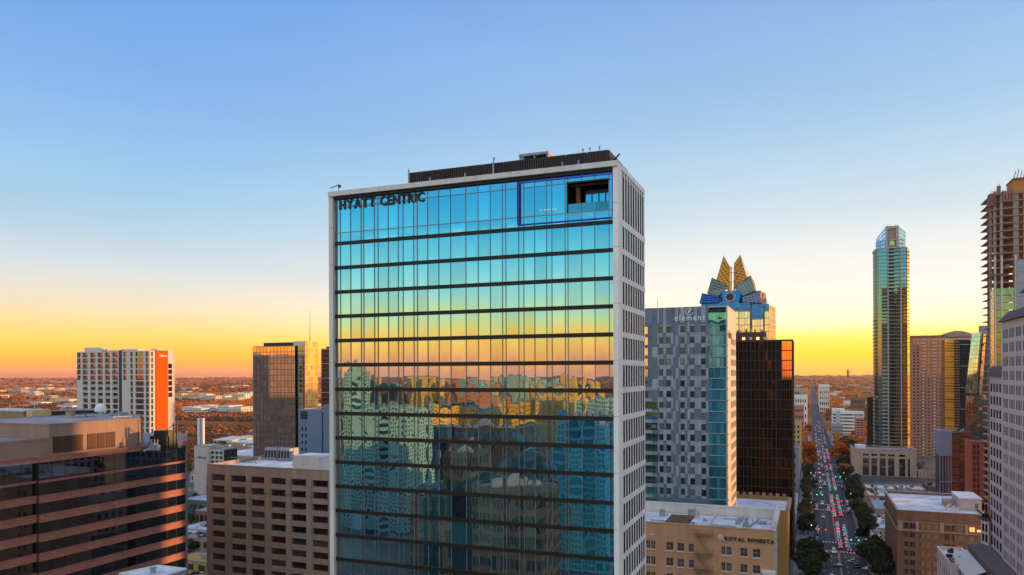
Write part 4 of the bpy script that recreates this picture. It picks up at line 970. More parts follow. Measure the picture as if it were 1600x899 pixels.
# fire escape
q_x0, q_x1 = onY(1083, Y0-.8), onY(1113, Y0-.8); M_FE = mat('tan_painted_steel', (.30, .17, .10), .6, .2)
for k in range(5):
    zf = ztw-1.9-pit*k+pit
    if k == 0: zf = zt-1.6+.0
    q = MB(); q.box(q_x0, q_x1, Y0-1.5, Y0-.01, zf, zf+.12)
    for z in (.5, 1.0): q.box(q_x0, q_x1, Y0-1.52, Y0-1.46, zf+z, zf+z+.06)
    m = 12
    for i in range(m+1): x = q_x0+(q_x1-q_x0)*i/m; q.box(x-.025, x+.025, Y0-1.5, Y0-1.46, zf+.12, zf+1.06)
    for x in (q_x0, q_x1-.05): q.box(x, x+.05, Y0-1.45, Y0-.02, zf+.95, zf+1.05); q.box(x, x+.05, Y0-.75, Y0-.7, zf+.12, zf+.95)
    q.build('escape_landing', M_FE, RS)
    if k < 4:
        zn = (ztw-1.9-pit*(k+1)+pit) ; s = MB(); n = 10
        for i in range(n):
            t = i/n; x = q_x0+.5+(q_x1-q_x0-1.4)*t; z = zf+(zn-zf)*t; s.box(x, x+.32, Y0-1.4, Y0-.8, z-.05, z)
        for yy in (Y0-1.42, Y0-.78):
            s.tube((q_x0+.4, yy, zf+.05), (q_x1-.6, yy, zn+.05), .07, 4); s.tube((q_x0+.4, yy, zf+1.0), (q_x1-.6, yy, zn+1.0), .04, 4)
        s.build('escape_stair', M_FE, RS)
zs = zz(1170, 847, dep(-12, Y0))
sign(RS, 'ROYAL SONESTA', (onY(1131.5, Y0), Y0-.05), (1, 0), (0, -1), zs, 1.15, M_DK, width=onY(1209.5, Y0)-onY(1131.5, Y0), bold=.03, ext=.1)
cx = onY(1124.5, Y0); q = MB(); q.tube((cx, Y0-.25, zs+.6), (cx, Y0-.02, zs+.6), .48, 16, 0); q.tube((cx, Y0-.3, zs+.6), (cx, Y0-.26, zs+.6), .3, 12, 1); q.build('round_emblem', [M_SG, mat('emblem_blue', (.25, .4, .5), .5)], RS)
for px in (1015, 1127.5, 1174): q = MB(); x = onY(px+3, Y0); q.box(x-.4, x+.4, Y0-.1, Y0-.003, ztw+1.45, ztw+1.75); q.build('wall_plaque', M_CREAM, RS)

# ---- yellow brick block behind
YB = root('yellow_brick_block', 'narrow yellow brick building with ornate roof edge behind the tan hotel', 'building', (-16, 270, 0))
Y0, X1, Y1 = 262., -6.9, 285.; x0 = -26.; zt = zz(1200, 796, dep(-14, Y0)); M_YE = mat('olive_yellow_brick', (.30, .21, .065), .85, 0, .16, .4, bump=.3, streak=True)
cols = [(onY(1211, Y0)-x0, onY(1215, Y0)-x0)]
facade(YB, (x0, Y0), (X1, Y0), 0, zt, cols, floors(1, zt-1, 10, .45), M_YE, [M_DGL], .35, M_FR, True)
facade(YB, (X1, Y0), (X1, Y1), 0, zt, evenly(23, 6, .45), floors(1, zt-1, 10, .5), M_BRICK, [M_DGL], .35, M_FR, True)
plain(YB, (x0, Y1), (x0, Y0), 0, zt, M_YE); plain(YB, (X1, Y1), (x0, Y1), 0, zt+1, M_YE)
q = MB(); q.box(x0+.4, X1-.4, Y0+.4, Y1-.4, 0, zt-.8, 0); q.build('interior_core', M_YE, YB); q = MB(); q.box(x0+.38, X1-.38, Y0+.38, Y1-.38, zt-.79, zt-.5); q.build('roof', M_ROOFW, YB)
for i in range(12):
    y = Y0+.3+i*1.95; q = MB(); q.box(X1-.6, X1+.7, y, y+1.0, zt+.003, zt+.8); q.build('bracket', M_TAN, YB)
for i in range(8):
    x = x0+.6+i*2.3; q = MB(); q.box(x, x+1.2, Y1-.5, Y1+.2, zt+1.003, zt+1.9); q.build('crenel', M_PINK if i % 2 else M_TAN, YB)

# ---- dark bronze tower
DT = root('bronze_tower', 'dark bronze glass office tower with glowing gold corner beside the avenue', 'office tower', (-28, 350, 0))
Y0, X1, Y1 = 341., -6.7, 366.; x0 = -58.; zt = zz(1200, 531, dep(-15, Y0)); M_BZ = mat('bronze_frame', (.05, .028, .02), .5, .4, .2, .3)
BZG = [glass('bronze_glass_a', (.20, .12, .09), (.013, .009, .008), .16, .02, rnd=.9), glass('bronze_glass_b', (.2, .12, .09), (.024, .015, .012), .14, .02, rnd=.9)]
L_ = X1-x0; nf = 22; 
xsplit = onY(1213, Y0)
facade(DT, (x0, Y0), (xsplit, Y0), 0, zt, evenly(xsplit-x0, 26, .82, .2), floors(1, zt-.6, nf, .90, .6), M_BZ, BZG, .25, None, False, tilt=.006, wallname='bronze_grid')
for j, (za, zb) in enumerate(floors(1, zt-.6, nf, .90, .6)):
    cs = evenly(X1-xsplit, 6, .86, .1, .5)
    for (c0, c1) in cs:
        gm = BZG[0]
        if j > nf-5 and c0 > 2: gm = glass('bronze_painted_glow', (.85, .42, .13), (.10, .04, .01), .7, .03, rnd=.3)  # warm reflected light painted into the top corner panes
        child('window_pane', winmesh(c1-c0, zb-za, gm, None), DT, (xsplit+c0+28, Y0+.1-350, za))
facade(DT, (xsplit+.01, Y0), (X1, Y0), 0, zt, evenly(X1-xsplit, 6, .86, .1, .5), floors(1, zt-.6, nf, .90, .6), M_BZ, BZG, .25, None, False, wallname='bronze_grid', skip=lambda i, j: True)
M_CPR = glass('bronze_painted_sunset', (.9, .38, .13), (.16, .05, .015), .6, .06)  # evening light on the west face put into the glass colour
facade(DT, (X1, Y0), (X1, Y1), 0, zt, evenly(25, 9, .86, .2), floors(1, zt-.6, nf, .88), M_BZ, [M_CPR], .25, None, True, wallname='bronze_grid', wname='window_pane')
for k in range(nf):
    z = 1+(zt-1.6)/nf*k; q = MB(); q.box(x0, X1+.12, Y0-.14, Y0-.005, z-.12, z+.12); q.build('floor_line', M_BZ, DT)
q = MB(); q.box(x0+.3, X1-.3, Y0+.3, Y1-.3, 0, zt-.4); q.build('interior_core', M_DK, DT); plain(DT, (X1, Y1), (x0, Y1), 0, zt, M_BZ)
q = MB(); q.box(onY(1140, 350), onY(1196, 350), 350, 360, zt-.39, zz(1170, 519.5, dep(-26, 350))); q.build('penthouse', mat('brown_penthouse', (.10, .045, .03), .8), DT)
for i, px in enumerate((1153, 1157, 1166, 1174, 1180, 1188, 1191)):
    x = onY(px, 352); q = MB(); z = zz(1170, 519.5, dep(-26, 350)); q.tube((x, 352, z), (x, 352, z+.9+.4*(i % 3)), .35, 7); q.tube((x, 352, z+.9), (x, 352, z+1.5), .15, 5); q.build('roof_fan', M_CREAM if i % 2 else M_DK, DT)
for i in range(4): q = MB(); x = onY(1160+i*11, 349.9); q.box(x, x+1.2, 349.85, 349.99, zt+.5, zt+1.6); q.build('bulkhead_lamp', M_CREAM if i % 2 else M_WARM, DT)

# ---- owl-crowned tower
OT = root('crowned_tower', 'blue and gold glass tower with folded pointed crown and round clock-like ring', 'office tower', (-33, 445, 0))
D = 432.; s = D/F
cxp = 1153.
ox, oy = cw(cxp, D); OT.location = (ox, oy+15, 0)
def OP(px, py, dy=0.):   # photo survey of the crown; dy sets how far back from the north face each point stands
    Y = oy+dy; X = onY(px, Y); return (X, Y, zz(px, py, dep(X, Y)))
BLUG = glass('royal_blue_glass', (.05, .25, .9), (.005, .07, .30), .35, .04); STEEL = glass('steel_teal_glass', (.45, .58, .52), (.07, .12, .10), .22, .03)
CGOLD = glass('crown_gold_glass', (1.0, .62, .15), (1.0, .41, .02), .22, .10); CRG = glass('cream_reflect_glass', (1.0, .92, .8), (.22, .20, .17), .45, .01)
def plate(name, pts, th, m, grid=None, gm=M_DK):
    """a glazed plate with thickness; its glazing bars run parallel to two of its edges"""
    V = [Vector(p) for p in pts]; nrm = (V[1]-V[0]).cross(V[2]-V[0]).normalized()
    if nrm.y > 0: V.reverse(); nrm = -nrm
    b = MB(); b.hexa([v-nrm*th for v in V], V, 0)
    if grid:
        cen = sum(V, Vector())/len(V); 
        for ang, sp in grid:
            ax = (V[1]-V[0]).normalized(); ay = nrm.cross(ax); dirv = (Vector((1, 0, 0))*math.cos(ang)+Vector((0, 0, 1))*math.sin(ang)); dirv = (dirv-nrm*dirv.dot(nrm)).normalized(); pr_ = nrm.cross(dirv)
            ts = [(v-cen).dot(pr_) for v in V]; t = math.floor(min(ts)/sp)*sp+sp*.5
            while t < max(ts):
                hits = []
                for i in range(len(V)):
                    p, q = V[i], V[(i+1) % len(V)]; tp, tq = (p-cen).dot(pr_), (q-cen).dot(pr_)
                    if (tp-t)*(tq-t) < 0: hits.append(p+(q-p)*((t-tp)/(tq-tp)))
                if len(hits) == 2 and (hits[1]-hits[0]).length > .5: b.tube(hits[0]+nrm*.05, hits[1]+nrm*.05, .11, 4, 1)
                t += sp
    for i in range(len(V)): b.tube(V[i], V[(i+1) % len(V)], .16, 4, 1)
    return b.build(name, [m, gm], OT)
Z = lambda x, y: (1090+x/6.66, 395+y/6.66)
def PL(name, pts, m, grid=None, th=.5): return plate(name, [OP(*Z(x, y), dy) for x, y, dy in pts], th, m, grid)
g = [(.55, 1.7), (2.1, 2.2)]
# back pair of spires first, then the front pair (all lean towards the middle)
PL('crown_spire', [(275, 40, 13), (200, 285, 6), (330, 400, 6), (335, 140, 11)], CGOLD, g)
PL('crown_spire', [(335, 140, 11), (330, 400, 6), (358, 402, 10), (358, 150, 14)], GOLDG, None)
PL('crown_spire', [(447, 28, 13), (385, 115, 11), (378, 400, 6), (515, 270, 6)], CGOLD, [(-.5, 1.7), (1.0, 2.2)])
PL('crown_spire', [(447, 30, 13.2), (515, 270, 6.2), (545, 260, 12), (460, 60, 16)], M_CREAM, None)
PL('crown_wing', [(152, 262, 7), (105, 425, 3), (208, 462, 2), (305, 375, 3), (290, 330, 5)], STEEL, [(-.45, 1.7), (1.1, 2.0)])
PL('crown_wing', [(552, 240, 8), (400, 345, 4), (405, 395, 3), (475, 452, 2), (600, 400, 4)], STEEL, [(.6, 1.7), (2.0, 2.0)])
PL('crown_wing', [(552, 240, 8.1), (600, 400, 4.1), (612, 395, 12), (580, 285, 16)], GOLDG, None)
PL('crown_wing', [(578, 285, 16), (600, 400, 13), (612, 398, 18), (590, 300, 20)], M_CREAM, None)
PL('lower_wing', [(52, 422, 3), (22, 528, 0), (222, 522, 0), (222, 462, 1)], BLUG, [(0, 1.6), (1.45, 2)])
PL('lower_wing', [(645, 395, 3), (468, 462, 1), (468, 520, 0), (668, 522, 0)], glass('dark_blue_glass', (.25, .35, .5), (.03, .06, .11), .5), [(.3, 1.6), (1.8, 2)])
PL('lower_wing', [(645, 395, 3.1), (668, 522, .1), (680, 515, 10), (655, 410, 12)], CGOLD)
PL('lower_wing', [(680, 412, 14), (668, 520, 11), (725, 526, 14), (705, 420, 16)], mat('sunlit_stone', (.45, .22, .13), .7))
# centre drum with ring of lights
q = MB(); N_ = 12; a_ = OP(*Z(222, 400), 1.0); b_ = OP(*Z(468, 524), 1.0); cxm = (a_[0]+b_[0])/2; R = (b_[0]-a_[0])/2
for i in range(N_):
    t0, t1 = PI+PI*i/N_, PI+PI*(i+1)/N_
    q.hexa([(cxm+R*math.cos(t0), a_[1]+3+R*.35*math.sin(t0), b_[2]), (cxm+R*math.cos(t1), a_[1]+3+R*.35*math.sin(t1), b_[2]), (cxm+R*.9*math.cos(t1), a_[1]+3+R*.3*math.sin(t1), b_[2]), (cxm+R*.9*math.cos(t0), a_[1]+3+R*.3*math.sin(t0), b_[2])],
           [(cxm+R*math.cos(t0), a_[1]+3+R*.35*math.sin(t0), a_[2]), (cxm+R*math.cos(t1), a_[1]+3+R*.35*math.sin(t1), a_[2]), (cxm+R*.9*math.cos(t1), a_[1]+3+R*.3*math.sin(t1), a_[2]), (cxm+R*.9*math.cos(t0), a_[1]+3+R*.3*math.sin(t0), a_[2])])
q.build('centre_drum', BLUG, OT)
yr = a_[1]+3-R*.35-.6; cz = OP(*Z(338, 458), 0)[2]; cxr = OP(*Z(338, 458), 0)[0]; rr_ = 60/6.66*s
q = MB(); q.tube((cxr, yr, cz), (cxr, yr+.5, cz), rr_*1.02, 24); q.build('clock_disc', mat('clock_dark_blue', (.01, .02, .06), .4), OT)
for i in range(20):
    t = 2*PI*i/20; q = MB(); P = lambda r, dt: (cxr+r*math.cos(t+dt), cz+r*math.sin(t+dt))
    a0, a1, a2, a3 = P(rr_*.62, -.07), P(rr_*.62, .07), P(rr_*.97, .06), P(rr_*.97, -.06)
    q.hexa([(p[0], yr-.02, p[1]) for p in (a0, a1, a2, a3)][::-1], [(p[0], yr-.22, p[1]) for p in (a0, a1, a2, a3)][::-1]); q.build('ring_marker', M_WHITE, OT)
for zc_, rad in ((165, 55), (215, 60), (310, 62)):     # hoops between the spires
    q = MB(); p0 = OP(*Z(330, zc_), 8); p1 = OP(*Z(392, zc_), 8); n = 6; cx_ = (p0[0]+p1[0])/2; r_ = (p1[0]-p0[0])/2
    for i in range(n): t0, t1 = PI+PI*i/n, PI+PI*(i+1)/n; q.tube((cx_+r_*math.cos(t0), p0[1]+r_*math.sin(t0), p0[2]), (cx_+r_*math.cos(t1), p0[1]+r_*math.sin(t1), p0[2]), .18, 4)
    q.build('spire_hoop', M_DK, OT)
for (x_, y_) in ((275, 40), (447, 28)):
    p = OP(*Z(x_, y_), 13); q = MB(); q.tube(p, (p[0], p[1], p[2]+2), .1, 4); q.build('spire_tip', M_GREY, OT)
# shaft: facets with blue shoulder panels over cream glass
def shaft(px0, px1, dy0, dy1, ytop, ysplit, mats_, cols_=4):
    A = OP(px0, ytop, dy0); B_ = OP(px1, ytop, dy1); zs_ = zz(px0, ysplit, D); p0, p1 = (A[0], A[1]), (B_[0], B_[1]); L_ = math.hypot(p1[0]-p0[0], p1[1]-p0[1])
    cs = evenly(L_, cols_, .88, .05)
    facade(OT, p0, p1, 0, zs_-.02, cs, floors(2, zs_-.1, int(zs_/3.9), .9), M_GREY, mats_[1], .25, None, True, tilt=.004, wallname='mullion_grid', wname='window_pane', cap=30)
    facade(OT, p0, p1, zs_, A[2], cs, floors(zs_+.1, A[2]-.1, max(1, int((A[2]-zs_)/2.2)), .92), M_GREY, mats_[0], .25, None, True, wallname='mullion_grid', wname='window_pane')
shaft(1096, 1140, 2, 0, 474, 486, (BLUG, CRG), 6)
shaft(1140.3, 1154.5, 0, .01, 474, 486, (BLUG, CRG), 3)
shaft(1155.3, 1172, 0, .01, 474, 486.5, (BLUG, CRG), 4)
shaft(1175.5, 1193, 1.5, 1.6, 475, 499, (BLUG, CRG), 4)
shaft(1195, 1202, 3, 3.1, 475, 486.5, (BLUG, CRG), 2)
for (p0, p1, dy) in ((1154.6, 1155.2, -.3), (1172.1, 1175.3, 2.0), (1193.1, 1194.9, 3.5)):
    q = MB(); A = OP(p0, 474, dy); B_ = OP(p1, 474, dy); q.box(A[0], B_[0], A[1], A[1]+4, 0, A[2]); q.build('steel_pier', M_GREY, OT)
A = OP(1202.2, 476, 3.2); X1o = A[0]
facade(OT, (X1o, A[1]), (X1o+2.5, A[1]+24), 0, A[2], evenly(24, 6, .88, .1), floors(2, A[2]-.1, 34, .9), M_CREAM, [GOLDG], .25, None, True, wallname='mullion_grid', wname='window_pane', cap=60)
q = MB(); B_ = OP(1097, 476, 2.6); q.box(B_[0]+.5, X1o-.4, A[1]+1.0, A[1]+24, 0, A[2]-.4); q.build('interior_core', M_DK, OT)
# crown body behind the plates, stepped
for (pa, pb, dy, yt, hh) in ((1098, 1198, 6, 470, 0), (1108, 1190, 9, 458, 0)):
    A = OP(pa, yt, dy); B_ = OP(pb, yt, dy); q = MB(); q.box(A[0], B_[0], A[1], A[1]+18-dy*.3, 90, A[2]); q.build('crown_body', M_GREY, OT)
# ================================================================== west side of the avenue
def simple(name, label, cat, px0, px1, Yf, dp, ytop, wall, roof, ncol, nrow, pan, fm=M_FR, fw=.5, fh=.55, depth=.35, group=None, tall=0, side=None, sidecols=6, parts=True, base=1., top=.8, zt=None, cop=None, mv=1, mh=0, xs=None):
    x0, x1 = xs if xs else (onY(px0, Yf), onY(px1, Yf))
    if zt is None: zt = zz((px0+px1)/2, ytop, dep((x0+x1)/2, Yf))
    r = root(name, label, cat, ((x0+x1)/2, Yf+dp/2, 0), group)
    facade(r, (x0, Yf), (x1, Yf), 0, zt, evenly(x1-x0, ncol, fw, .6), floors(base, zt-top, nrow, fh), wall, pan, depth, fm, parts, mv, mh)
    for s_ in ('L', 'R'):
        pa, pb = (((x0, Yf+dp), (x0, Yf)) if s_ == 'L' else ((x1, Yf), (x1, Yf+dp)))
        if side and s_ in side: facade(r, pa, pb, 0, zt, evenly(dp, sidecols, fw, .6), floors(base, zt-top, nrow, fh), wall, pan, depth, fm, parts, mv, mh)
        else: plain(r, pa, pb, 0, zt, wall, depth)
    plain(r, (x1, Yf+dp), (x0, Yf+dp), 0, zt, wall, depth)
    b = MB(); b.box(x0+depth+.01, x1-depth-.01, Yf+depth+.01, Yf+dp-depth-.01, 0, zt-.9); b.build('interior_core', M_DK, r)
    b = MB(); b.box(x0+depth, x1-depth, Yf+depth, Yf+dp-depth, zt-.89, zt-.6); b.build('roof', roof, r)
    coping(r, [(x0, Yf), (x1, Yf), (x1, Yf+dp), (x0, Yf+dp)], zt, cop or wall, depth+.1, .2, .08)
    return r, x0, x1, zt
# ---- slit-window stone block
M_SAND = mat('sandstone', (.46, .33, .24), .85, 0, .12, .4, bump=.2, streak=True)
Yf = 640.; x0, x1 = onY(1331, Yf), onY(1432, Yf); zt = zz(1380, 703, dep((x0+x1)/2, Yf))
SBk = root('slit_window_block', 'sandstone block with tall dark slit windows below the slim round-shouldered tower', 'office building', ((x0+x1)/2, Yf+15, 0))
cl = [(onY(a, Yf)-x0, onY(b_, Yf)-x0) for a, b_ in ((1334, 1335.5), (1341, 1344), (1347.5, 1357.5), (1361, 1370), (1374, 1383.5), (1387, 1397), (1404.5, 1414), (1418, 1421.5))]
zl, zh = zz(1380, 740, 590), zz(1380, 713, 590)
facade(SBk, (x0, Yf), (x1, Yf), 0, zt, cl[2:7]+cl[7:], [(zl, zh)], M_SAND, [M_DGL], 1.0, M_FR, True, 3, 4)
facade(SBk, (x0, Yf+30), (x0, Yf), 0, zt, evenly(30, 4, .4), floors(2, zt-2, 6, .5), M_SAND, [M_DGL], .5, M_FR, True)
b = MB(); b.box(x0+.6, x1-1.1, Yf+1.1, Yf+29.5, 0, zt-1.2); b.build('interior_core', M_DK, SBk); b = MB(); b.box(x0+.55, x1-1, Yf+1.05, Yf+29.6, zt-1.19, zt-.9); b.build('roof', M_ROOFG, SBk)
plain(SBk, (x1, Yf), (x1, Yf+30), 0, zt, M_SAND, .9); coping(SBk, [(x0, Yf), (x1, Yf), (x1, Yf+30), (x0, Yf+30)], zt, M_SAND, 1, .3, .3)
for i, (a, c) in enumerate(cl[2:7]):
    b = MB(); b.box(x0+a, x0+c, Yf-.06, Yf-.003, zh+1.6, zh+3.2); b.build('clerestory', M_DGL, SBk)
    b = MB(); b.box(x0+a, x0+c, Yf-.06, Yf-.003, zl-3.4, zl-1.6); b.build('lower_window', M_DGL, SBk)
b = MB(); b.box(onY(1336, 650), onY(1352, 650), 648, 660, zt-.89, zt+2.2); b.build('roof_plant', M_ROOFW, SBk)
# ---- slim tower with balconies (rounded shoulders, glass crown)
Yf = 690.; c0 = onY(1395, Yf); AU = root('slim_balcony_tower', 'very tall slim tower of green glass and balconies with a slanted blue glass crown', 'apartment tower', (c0, Yf+13, 0))
dd = dep(c0, Yf); zt = zz(1395, 388, dd); zcr = zz(1395, 354, dd)
X = lambda p: onY(p, Yf)
GRN = [glass('sea_green_glass', (.50, .66, .54), (.012, .035, .03), .27, .02, rnd=.7), glass('sea_green_glass_b', (.58, .70, .56), (.02, .05, .04), .25, .02, rnd=.7)]
poly = [(X(1367), Yf+9), (X(1368.5), Yf+4), (X(1372), Yf+1.5), (X(1378), Yf), (X(1387), Yf+.2)]
nf = 61; fl = [(zt/nf*i+.3, zt/nf*(i+1)) for i in range(4, nf)]
b = MB(); b.prism([(X(1368.5), Yf+9), (X(1378.3), Yf+.5), (X(1409), Yf+1.6), (X(1418), Yf+3), (X(1421), Yf+9), (X(1421), Yf+26), (X(1368.5), Yf+26)], 0, zt-.5); b.build('interior_core', M_DK, AU)
for i in range(4):
    fr, L_ = frame(poly[i], poly[i+1]); b = MB()
    for j, (z0, z1) in enumerate(fl):
        m = i == 3
        if m: b.fb(fr, .02, L_-.02, -.2, -.05, z0, z1-.3, 0)
        else: b.fb(fr, .02, L_-.02, -.2, -.05, z0, z1, j % 2)
    b.build('glass_facet', [DTEAL, DTEAL] if i == 3 else GRN, AU)
b = MB()
for (z0, z1) in fl:
    for i in range(4):
        fr, L_ = frame(poly[i], poly[i+1]); b.fb(fr, 0, L_, -.25, .12, z0-.3, z0-.02)
b.build('floor_line', M_GREY, AU, 'stuff')
M_CON = mat('pale_concrete', (.40, .37, .35), .8, 0, .12, .4)
M_SUNB = mat('balcony_painted_sun', (.78, .42, .13), .7, 0, .15, .4)  # balcony concrete with the low sun painted into its colour
for (p0, p1) in ((1387, 1388.8), (1407.2, 1409.2)):
    b = MB(); b.box(X(p0), X(p1), Yf-1.2, Yf+1.6, 0, zt); b.build('upright_pier', M_CON, AU)
AMB = glass('amber_balcony_glass', (.95, .55, .2), (.12, .05, .02), .6, .04)
rs = random.Random(2)
for j, (z0, z1) in enumerate(fl):          # balconies: slab + glass rail, one part per floor
    b = MB(); b.box(X(1388.9), X(1407.1), Yf-1.5, Yf+1.5, z0-.3, z0-.02, 0); b.box(X(1389), X(1407), Yf-1.5, Yf-1.42, z0, z0+1.0, 1); b.build('balcony', [M_CON, GRN[0]], AU)
    b = MB()
    b.box(X(1389), X(1399), Yf+1.2, Yf+1.55, z0, z1-.32, 0); b.box(X(1399.3), X(1403), Yf+1.2, Yf+1.55, z0, z1-.32, 1 if j % 5 else 0); b.box(X(1403.3), X(1407), Yf+1.2, Yf+1.55, z0, z1-.32, 0)
    b.build('window_wall', [GRN[j % 2], M_DGL], AU)
    hi = j > nf-18
    b = MB(); b.box(X(1409.3), X(1417), Yf+.3, Yf+1.55, z0, z1-.32, 0); b.prism([(X(1409.3), Yf-1.0), (X(1418), Yf-.2), (X(1422.5), Yf+4), (X(1424), Yf+9), (X(1424), Yf+25), (X(1409.3), Yf+25)], z0-.3, z0-.02, 1)
    if not hi: b.box(X(1412.4), X(1415.4), Yf-.9, Yf-.1, z0+.2, z1-.7, 2)
    b.build('corner_balcony', [DTEAL if hi else M_DGL3, M_CON if hi else M_SUNB, AMB], AU)
    b = MB(); b.prism([(X(1418.6), Yf+2.2), (X(1422.8), Yf+6), (X(1423), Yf+9), (X(1423), Yf+25), (X(1419), Yf+25)], z0, z1-.45); b.build('side_window', GOLDG, AU)
    if j < nf*0.62:
        b = MB(); b.box(X(1365.3), X(1367.4), Yf+1.8, Yf+10, z0-.3, z0+.7); b.build('edge_balcony', M_CON, AU)
        b = MB(); b.box(X(1378.3), X(1386.5), Yf-1.0, Yf-.1, z0-.3, z0+.1 if j > 24 else z0+.7); b.build('front_balcony', M_CON, AU)
b = MB(); b.prism([(X(1367), Yf+9), (X(1372), Yf+1.2), (X(1378), Yf-.3), (X(1409), Yf-1.4), (X(1418), Yf+1), (X(1423), Yf+9), (X(1423), Yf+25), (X(1367), Yf+25)], zt-.2, zt+.6); b.build('cornice', M_CON, AU)
CB = glass('crown_blue_glass', (.5, .72, 1.0), (.05, .14, .30), .5, .02)
def cface(pts, n, m, name='crown_pane'):
    (a, c, d_, e_) = [Vector(p) for p in pts]      # bottom-left, bottom-right, top-right, top-left
    for i in range(n):
        for k in range(2):
            f = lambda s, t: (a+(c-a)*s)*(1-t)+(e_+(d_-e_)*s)*t
            p = [f(k/2+.02, i/n+.02), f(k/2+.48, i/n+.02), f(k/2+.48, (i+1)/n-.02), f(k/2+.02, (i+1)/n-.02)]; off = Vector((0, .35, 0))
            b = MB(); b.hexa([v+off for v in p], p); b.build(name, m, AU)
Zt = zt+.6
cface([(X(1370), Yf+6, Zt), (X(1384), Yf+1, Zt), (X(1384), Yf+1, zz(1384, 354, dd)), (X(1370), Yf+6, zz(1370, 371, dd))], 5, CB)
cface([(X(1405.5), Yf+1, Zt), (X(1417.5), Yf+6, Zt), (X(1417.5), Yf+6, zz(1417, 362, dd)), (X(1405.5), Yf+1, zz(1406, 354, dd))], 5, CRG if 'CRG' in globals() else CB)
b = MB(); zc = zz(1395, 353, dd)
b.box(X(1384.2), X(1388), Yf+.5, Yf+2, Zt, zc); b.box(X(1401.5), X(1405.3), Yf+.5, Yf+2, Zt, zc); b.box(X(1388.01), X(1401.4), Yf+.5, Yf+2, zc-1.4, zc); b.box(X(1388.01), X(1401.4), Yf+.6, Yf+2, Zt+6, Zt+7); b.build('crown_frame', M_CON, AU)
b = MB(); b.box(X(1388), X(1401.5), Yf+2.2, Yf+3, Zt, zc-1.5); b.build('crown_back', M_TAN, AU)
b = MB(); b.box(X(1391), X(1398.5), Yf+1.9, Yf+2.19, Zt+2.2, Zt+6); b.build('glowing_window', AMB, AU)
b = MB(); b.box(X(1372), X(1416), Yf+8, Yf+20, Zt, zz(1384, 372, dd)); b.build('crown_core', M_GREY, AU)
for p in (1387, 1391, 1399, 1403): b = MB(); b.tube((X(p), Yf+2, zc), (X(p)+(.8 if p % 2 else 0), Yf+2, zc+2), .15, 4); b.build('mast', M_DK, AU)
# ---- others in the cluster
r, x0, x1, zt = simple('dark_slab_tower', 'narrow very dark brown tower directly left of the slim balcony tower', 'tower', 1355.5, 1367, 735, 15, 622, mat('near_black_brown', (.03, .015, .014), .7), M_ROOFG, 3, 24, [M_DGL, M_DGL3], None)
M_ROSE = mat('rose_precast', (.43, .19, .115), .8, 0, .12, .5, streak=True)
Yf = 800.; x0 = onY(1424, Yf)
r, x0, x1, zt = simple('rose_apartment_tower', 'rose-coloured apartment tower with a regular grid of small windows right of the slim tower', 'apartment tower', 1424.5, 1479, Yf, 22, 526, M_ROSE, M_ROOFG, 9, 36, [M_DGL, M_DGL3, M_DGL2], None, .55, .5)
b = MB(); b.box(x0-.8, x1+.8, Yf-1, Yf+22, zt+.3, zt+1.0); b.build('cornice', M_ROSE, r)
for k in range(36):
    z = 1+(zt-1.8)/36*k
    for (a, c) in ((.29, .37), (.60, .70), (.86, .95)):
        b = MB(); b.box(x0+(x1-x0)*a, x0+(x1-x0)*c, Yf-1.1, Yf-.02, z+.3, z+1.15); b.build('balcony', M_CREAM if k % 1 == 0 else M_ROSE, r)
r, x0, x1, zt = simple('arched_roof_tower', 'rose tower with a curved arched roof line behind the gold-lit tower', 'apartment tower', 1467, 1528, 850, 22, 527, M_ROSE, M_ROOFG, 9, 38, [M_DGL], None, .5, .5)
b = MB(); n = 12; zr0 = zt+.2
for i in range(n):
    t0, t1 = i/n, (i+1)/n; f = lambda t: zr0+6.0*math.sin(PI*min(1, t*.95+.05))
    xa, xb = x0+(x1-x0)*t0, x0+(x1-x0)*t1
    b.hexa([(xa, 848, zr0), (xb, 848, zr0), (xb, 870, zr0), (xa, 870, zr0)], [(xa, 848, f(t0)), (xb, 848, f(t1)), (xb, 870, f(t1)), (xa, 870, f(t0))])
b.build('arched_roof', M_TAN, r)
# gold tower with dark blue half
Yf = 640.; GT = root('gold_balcony_tower', 'tower with blazing gold lit balconies on its left and dark glass on its right', 'apartment tower', (onY(1496, Yf), Yf+10, 0))
x0, xm, xn, x1 = [onY(p, Yf) for p in (1476.5, 1491, 1499, 1517)]; zt = zz(1490, 531, dep(xm, Yf))
M_GLD = mat('painted_sun_gold', (.9, .40, .05), .45, .3, .1, .3)  # evening sunlight is painted into this render colour
b = MB(); b.box(x0+.5, x1-.3, Yf+.8, Yf+20, 0, zt-.5); b.build('interior_core', M_DK, GT)
nf = 50
for k in range(nf):
    z = 4+(zt-4)/nf*k; h = (zt-4)/nf
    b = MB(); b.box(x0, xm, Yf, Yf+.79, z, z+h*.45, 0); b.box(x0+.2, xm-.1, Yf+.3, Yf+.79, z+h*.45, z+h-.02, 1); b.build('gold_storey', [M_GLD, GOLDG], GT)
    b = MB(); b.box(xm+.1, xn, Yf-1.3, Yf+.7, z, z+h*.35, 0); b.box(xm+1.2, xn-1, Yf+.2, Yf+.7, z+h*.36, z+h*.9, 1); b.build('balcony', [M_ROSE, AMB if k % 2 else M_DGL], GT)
facade(GT, (xn+.02, Yf), (x1, Yf), 0, zt-1, evenly(x1-xn, 4, .85, .1), floors(1, zt-1.2, nf, .85), mat('dark_blue_frame', (.04, .045, .06), .6), [glass('night_blue_glass', (.3, .38, .5), (.01, .012, .02), .4)], .3, None, True, wname='window_pane')
for k in range(0, nf, 8): b = MB(); z = 4+(zt-4)/nf*k; b.box(xn, x1, Yf-.5, Yf-.02, z, z+.5); b.build('floor_ledge', M_GREY, GT)
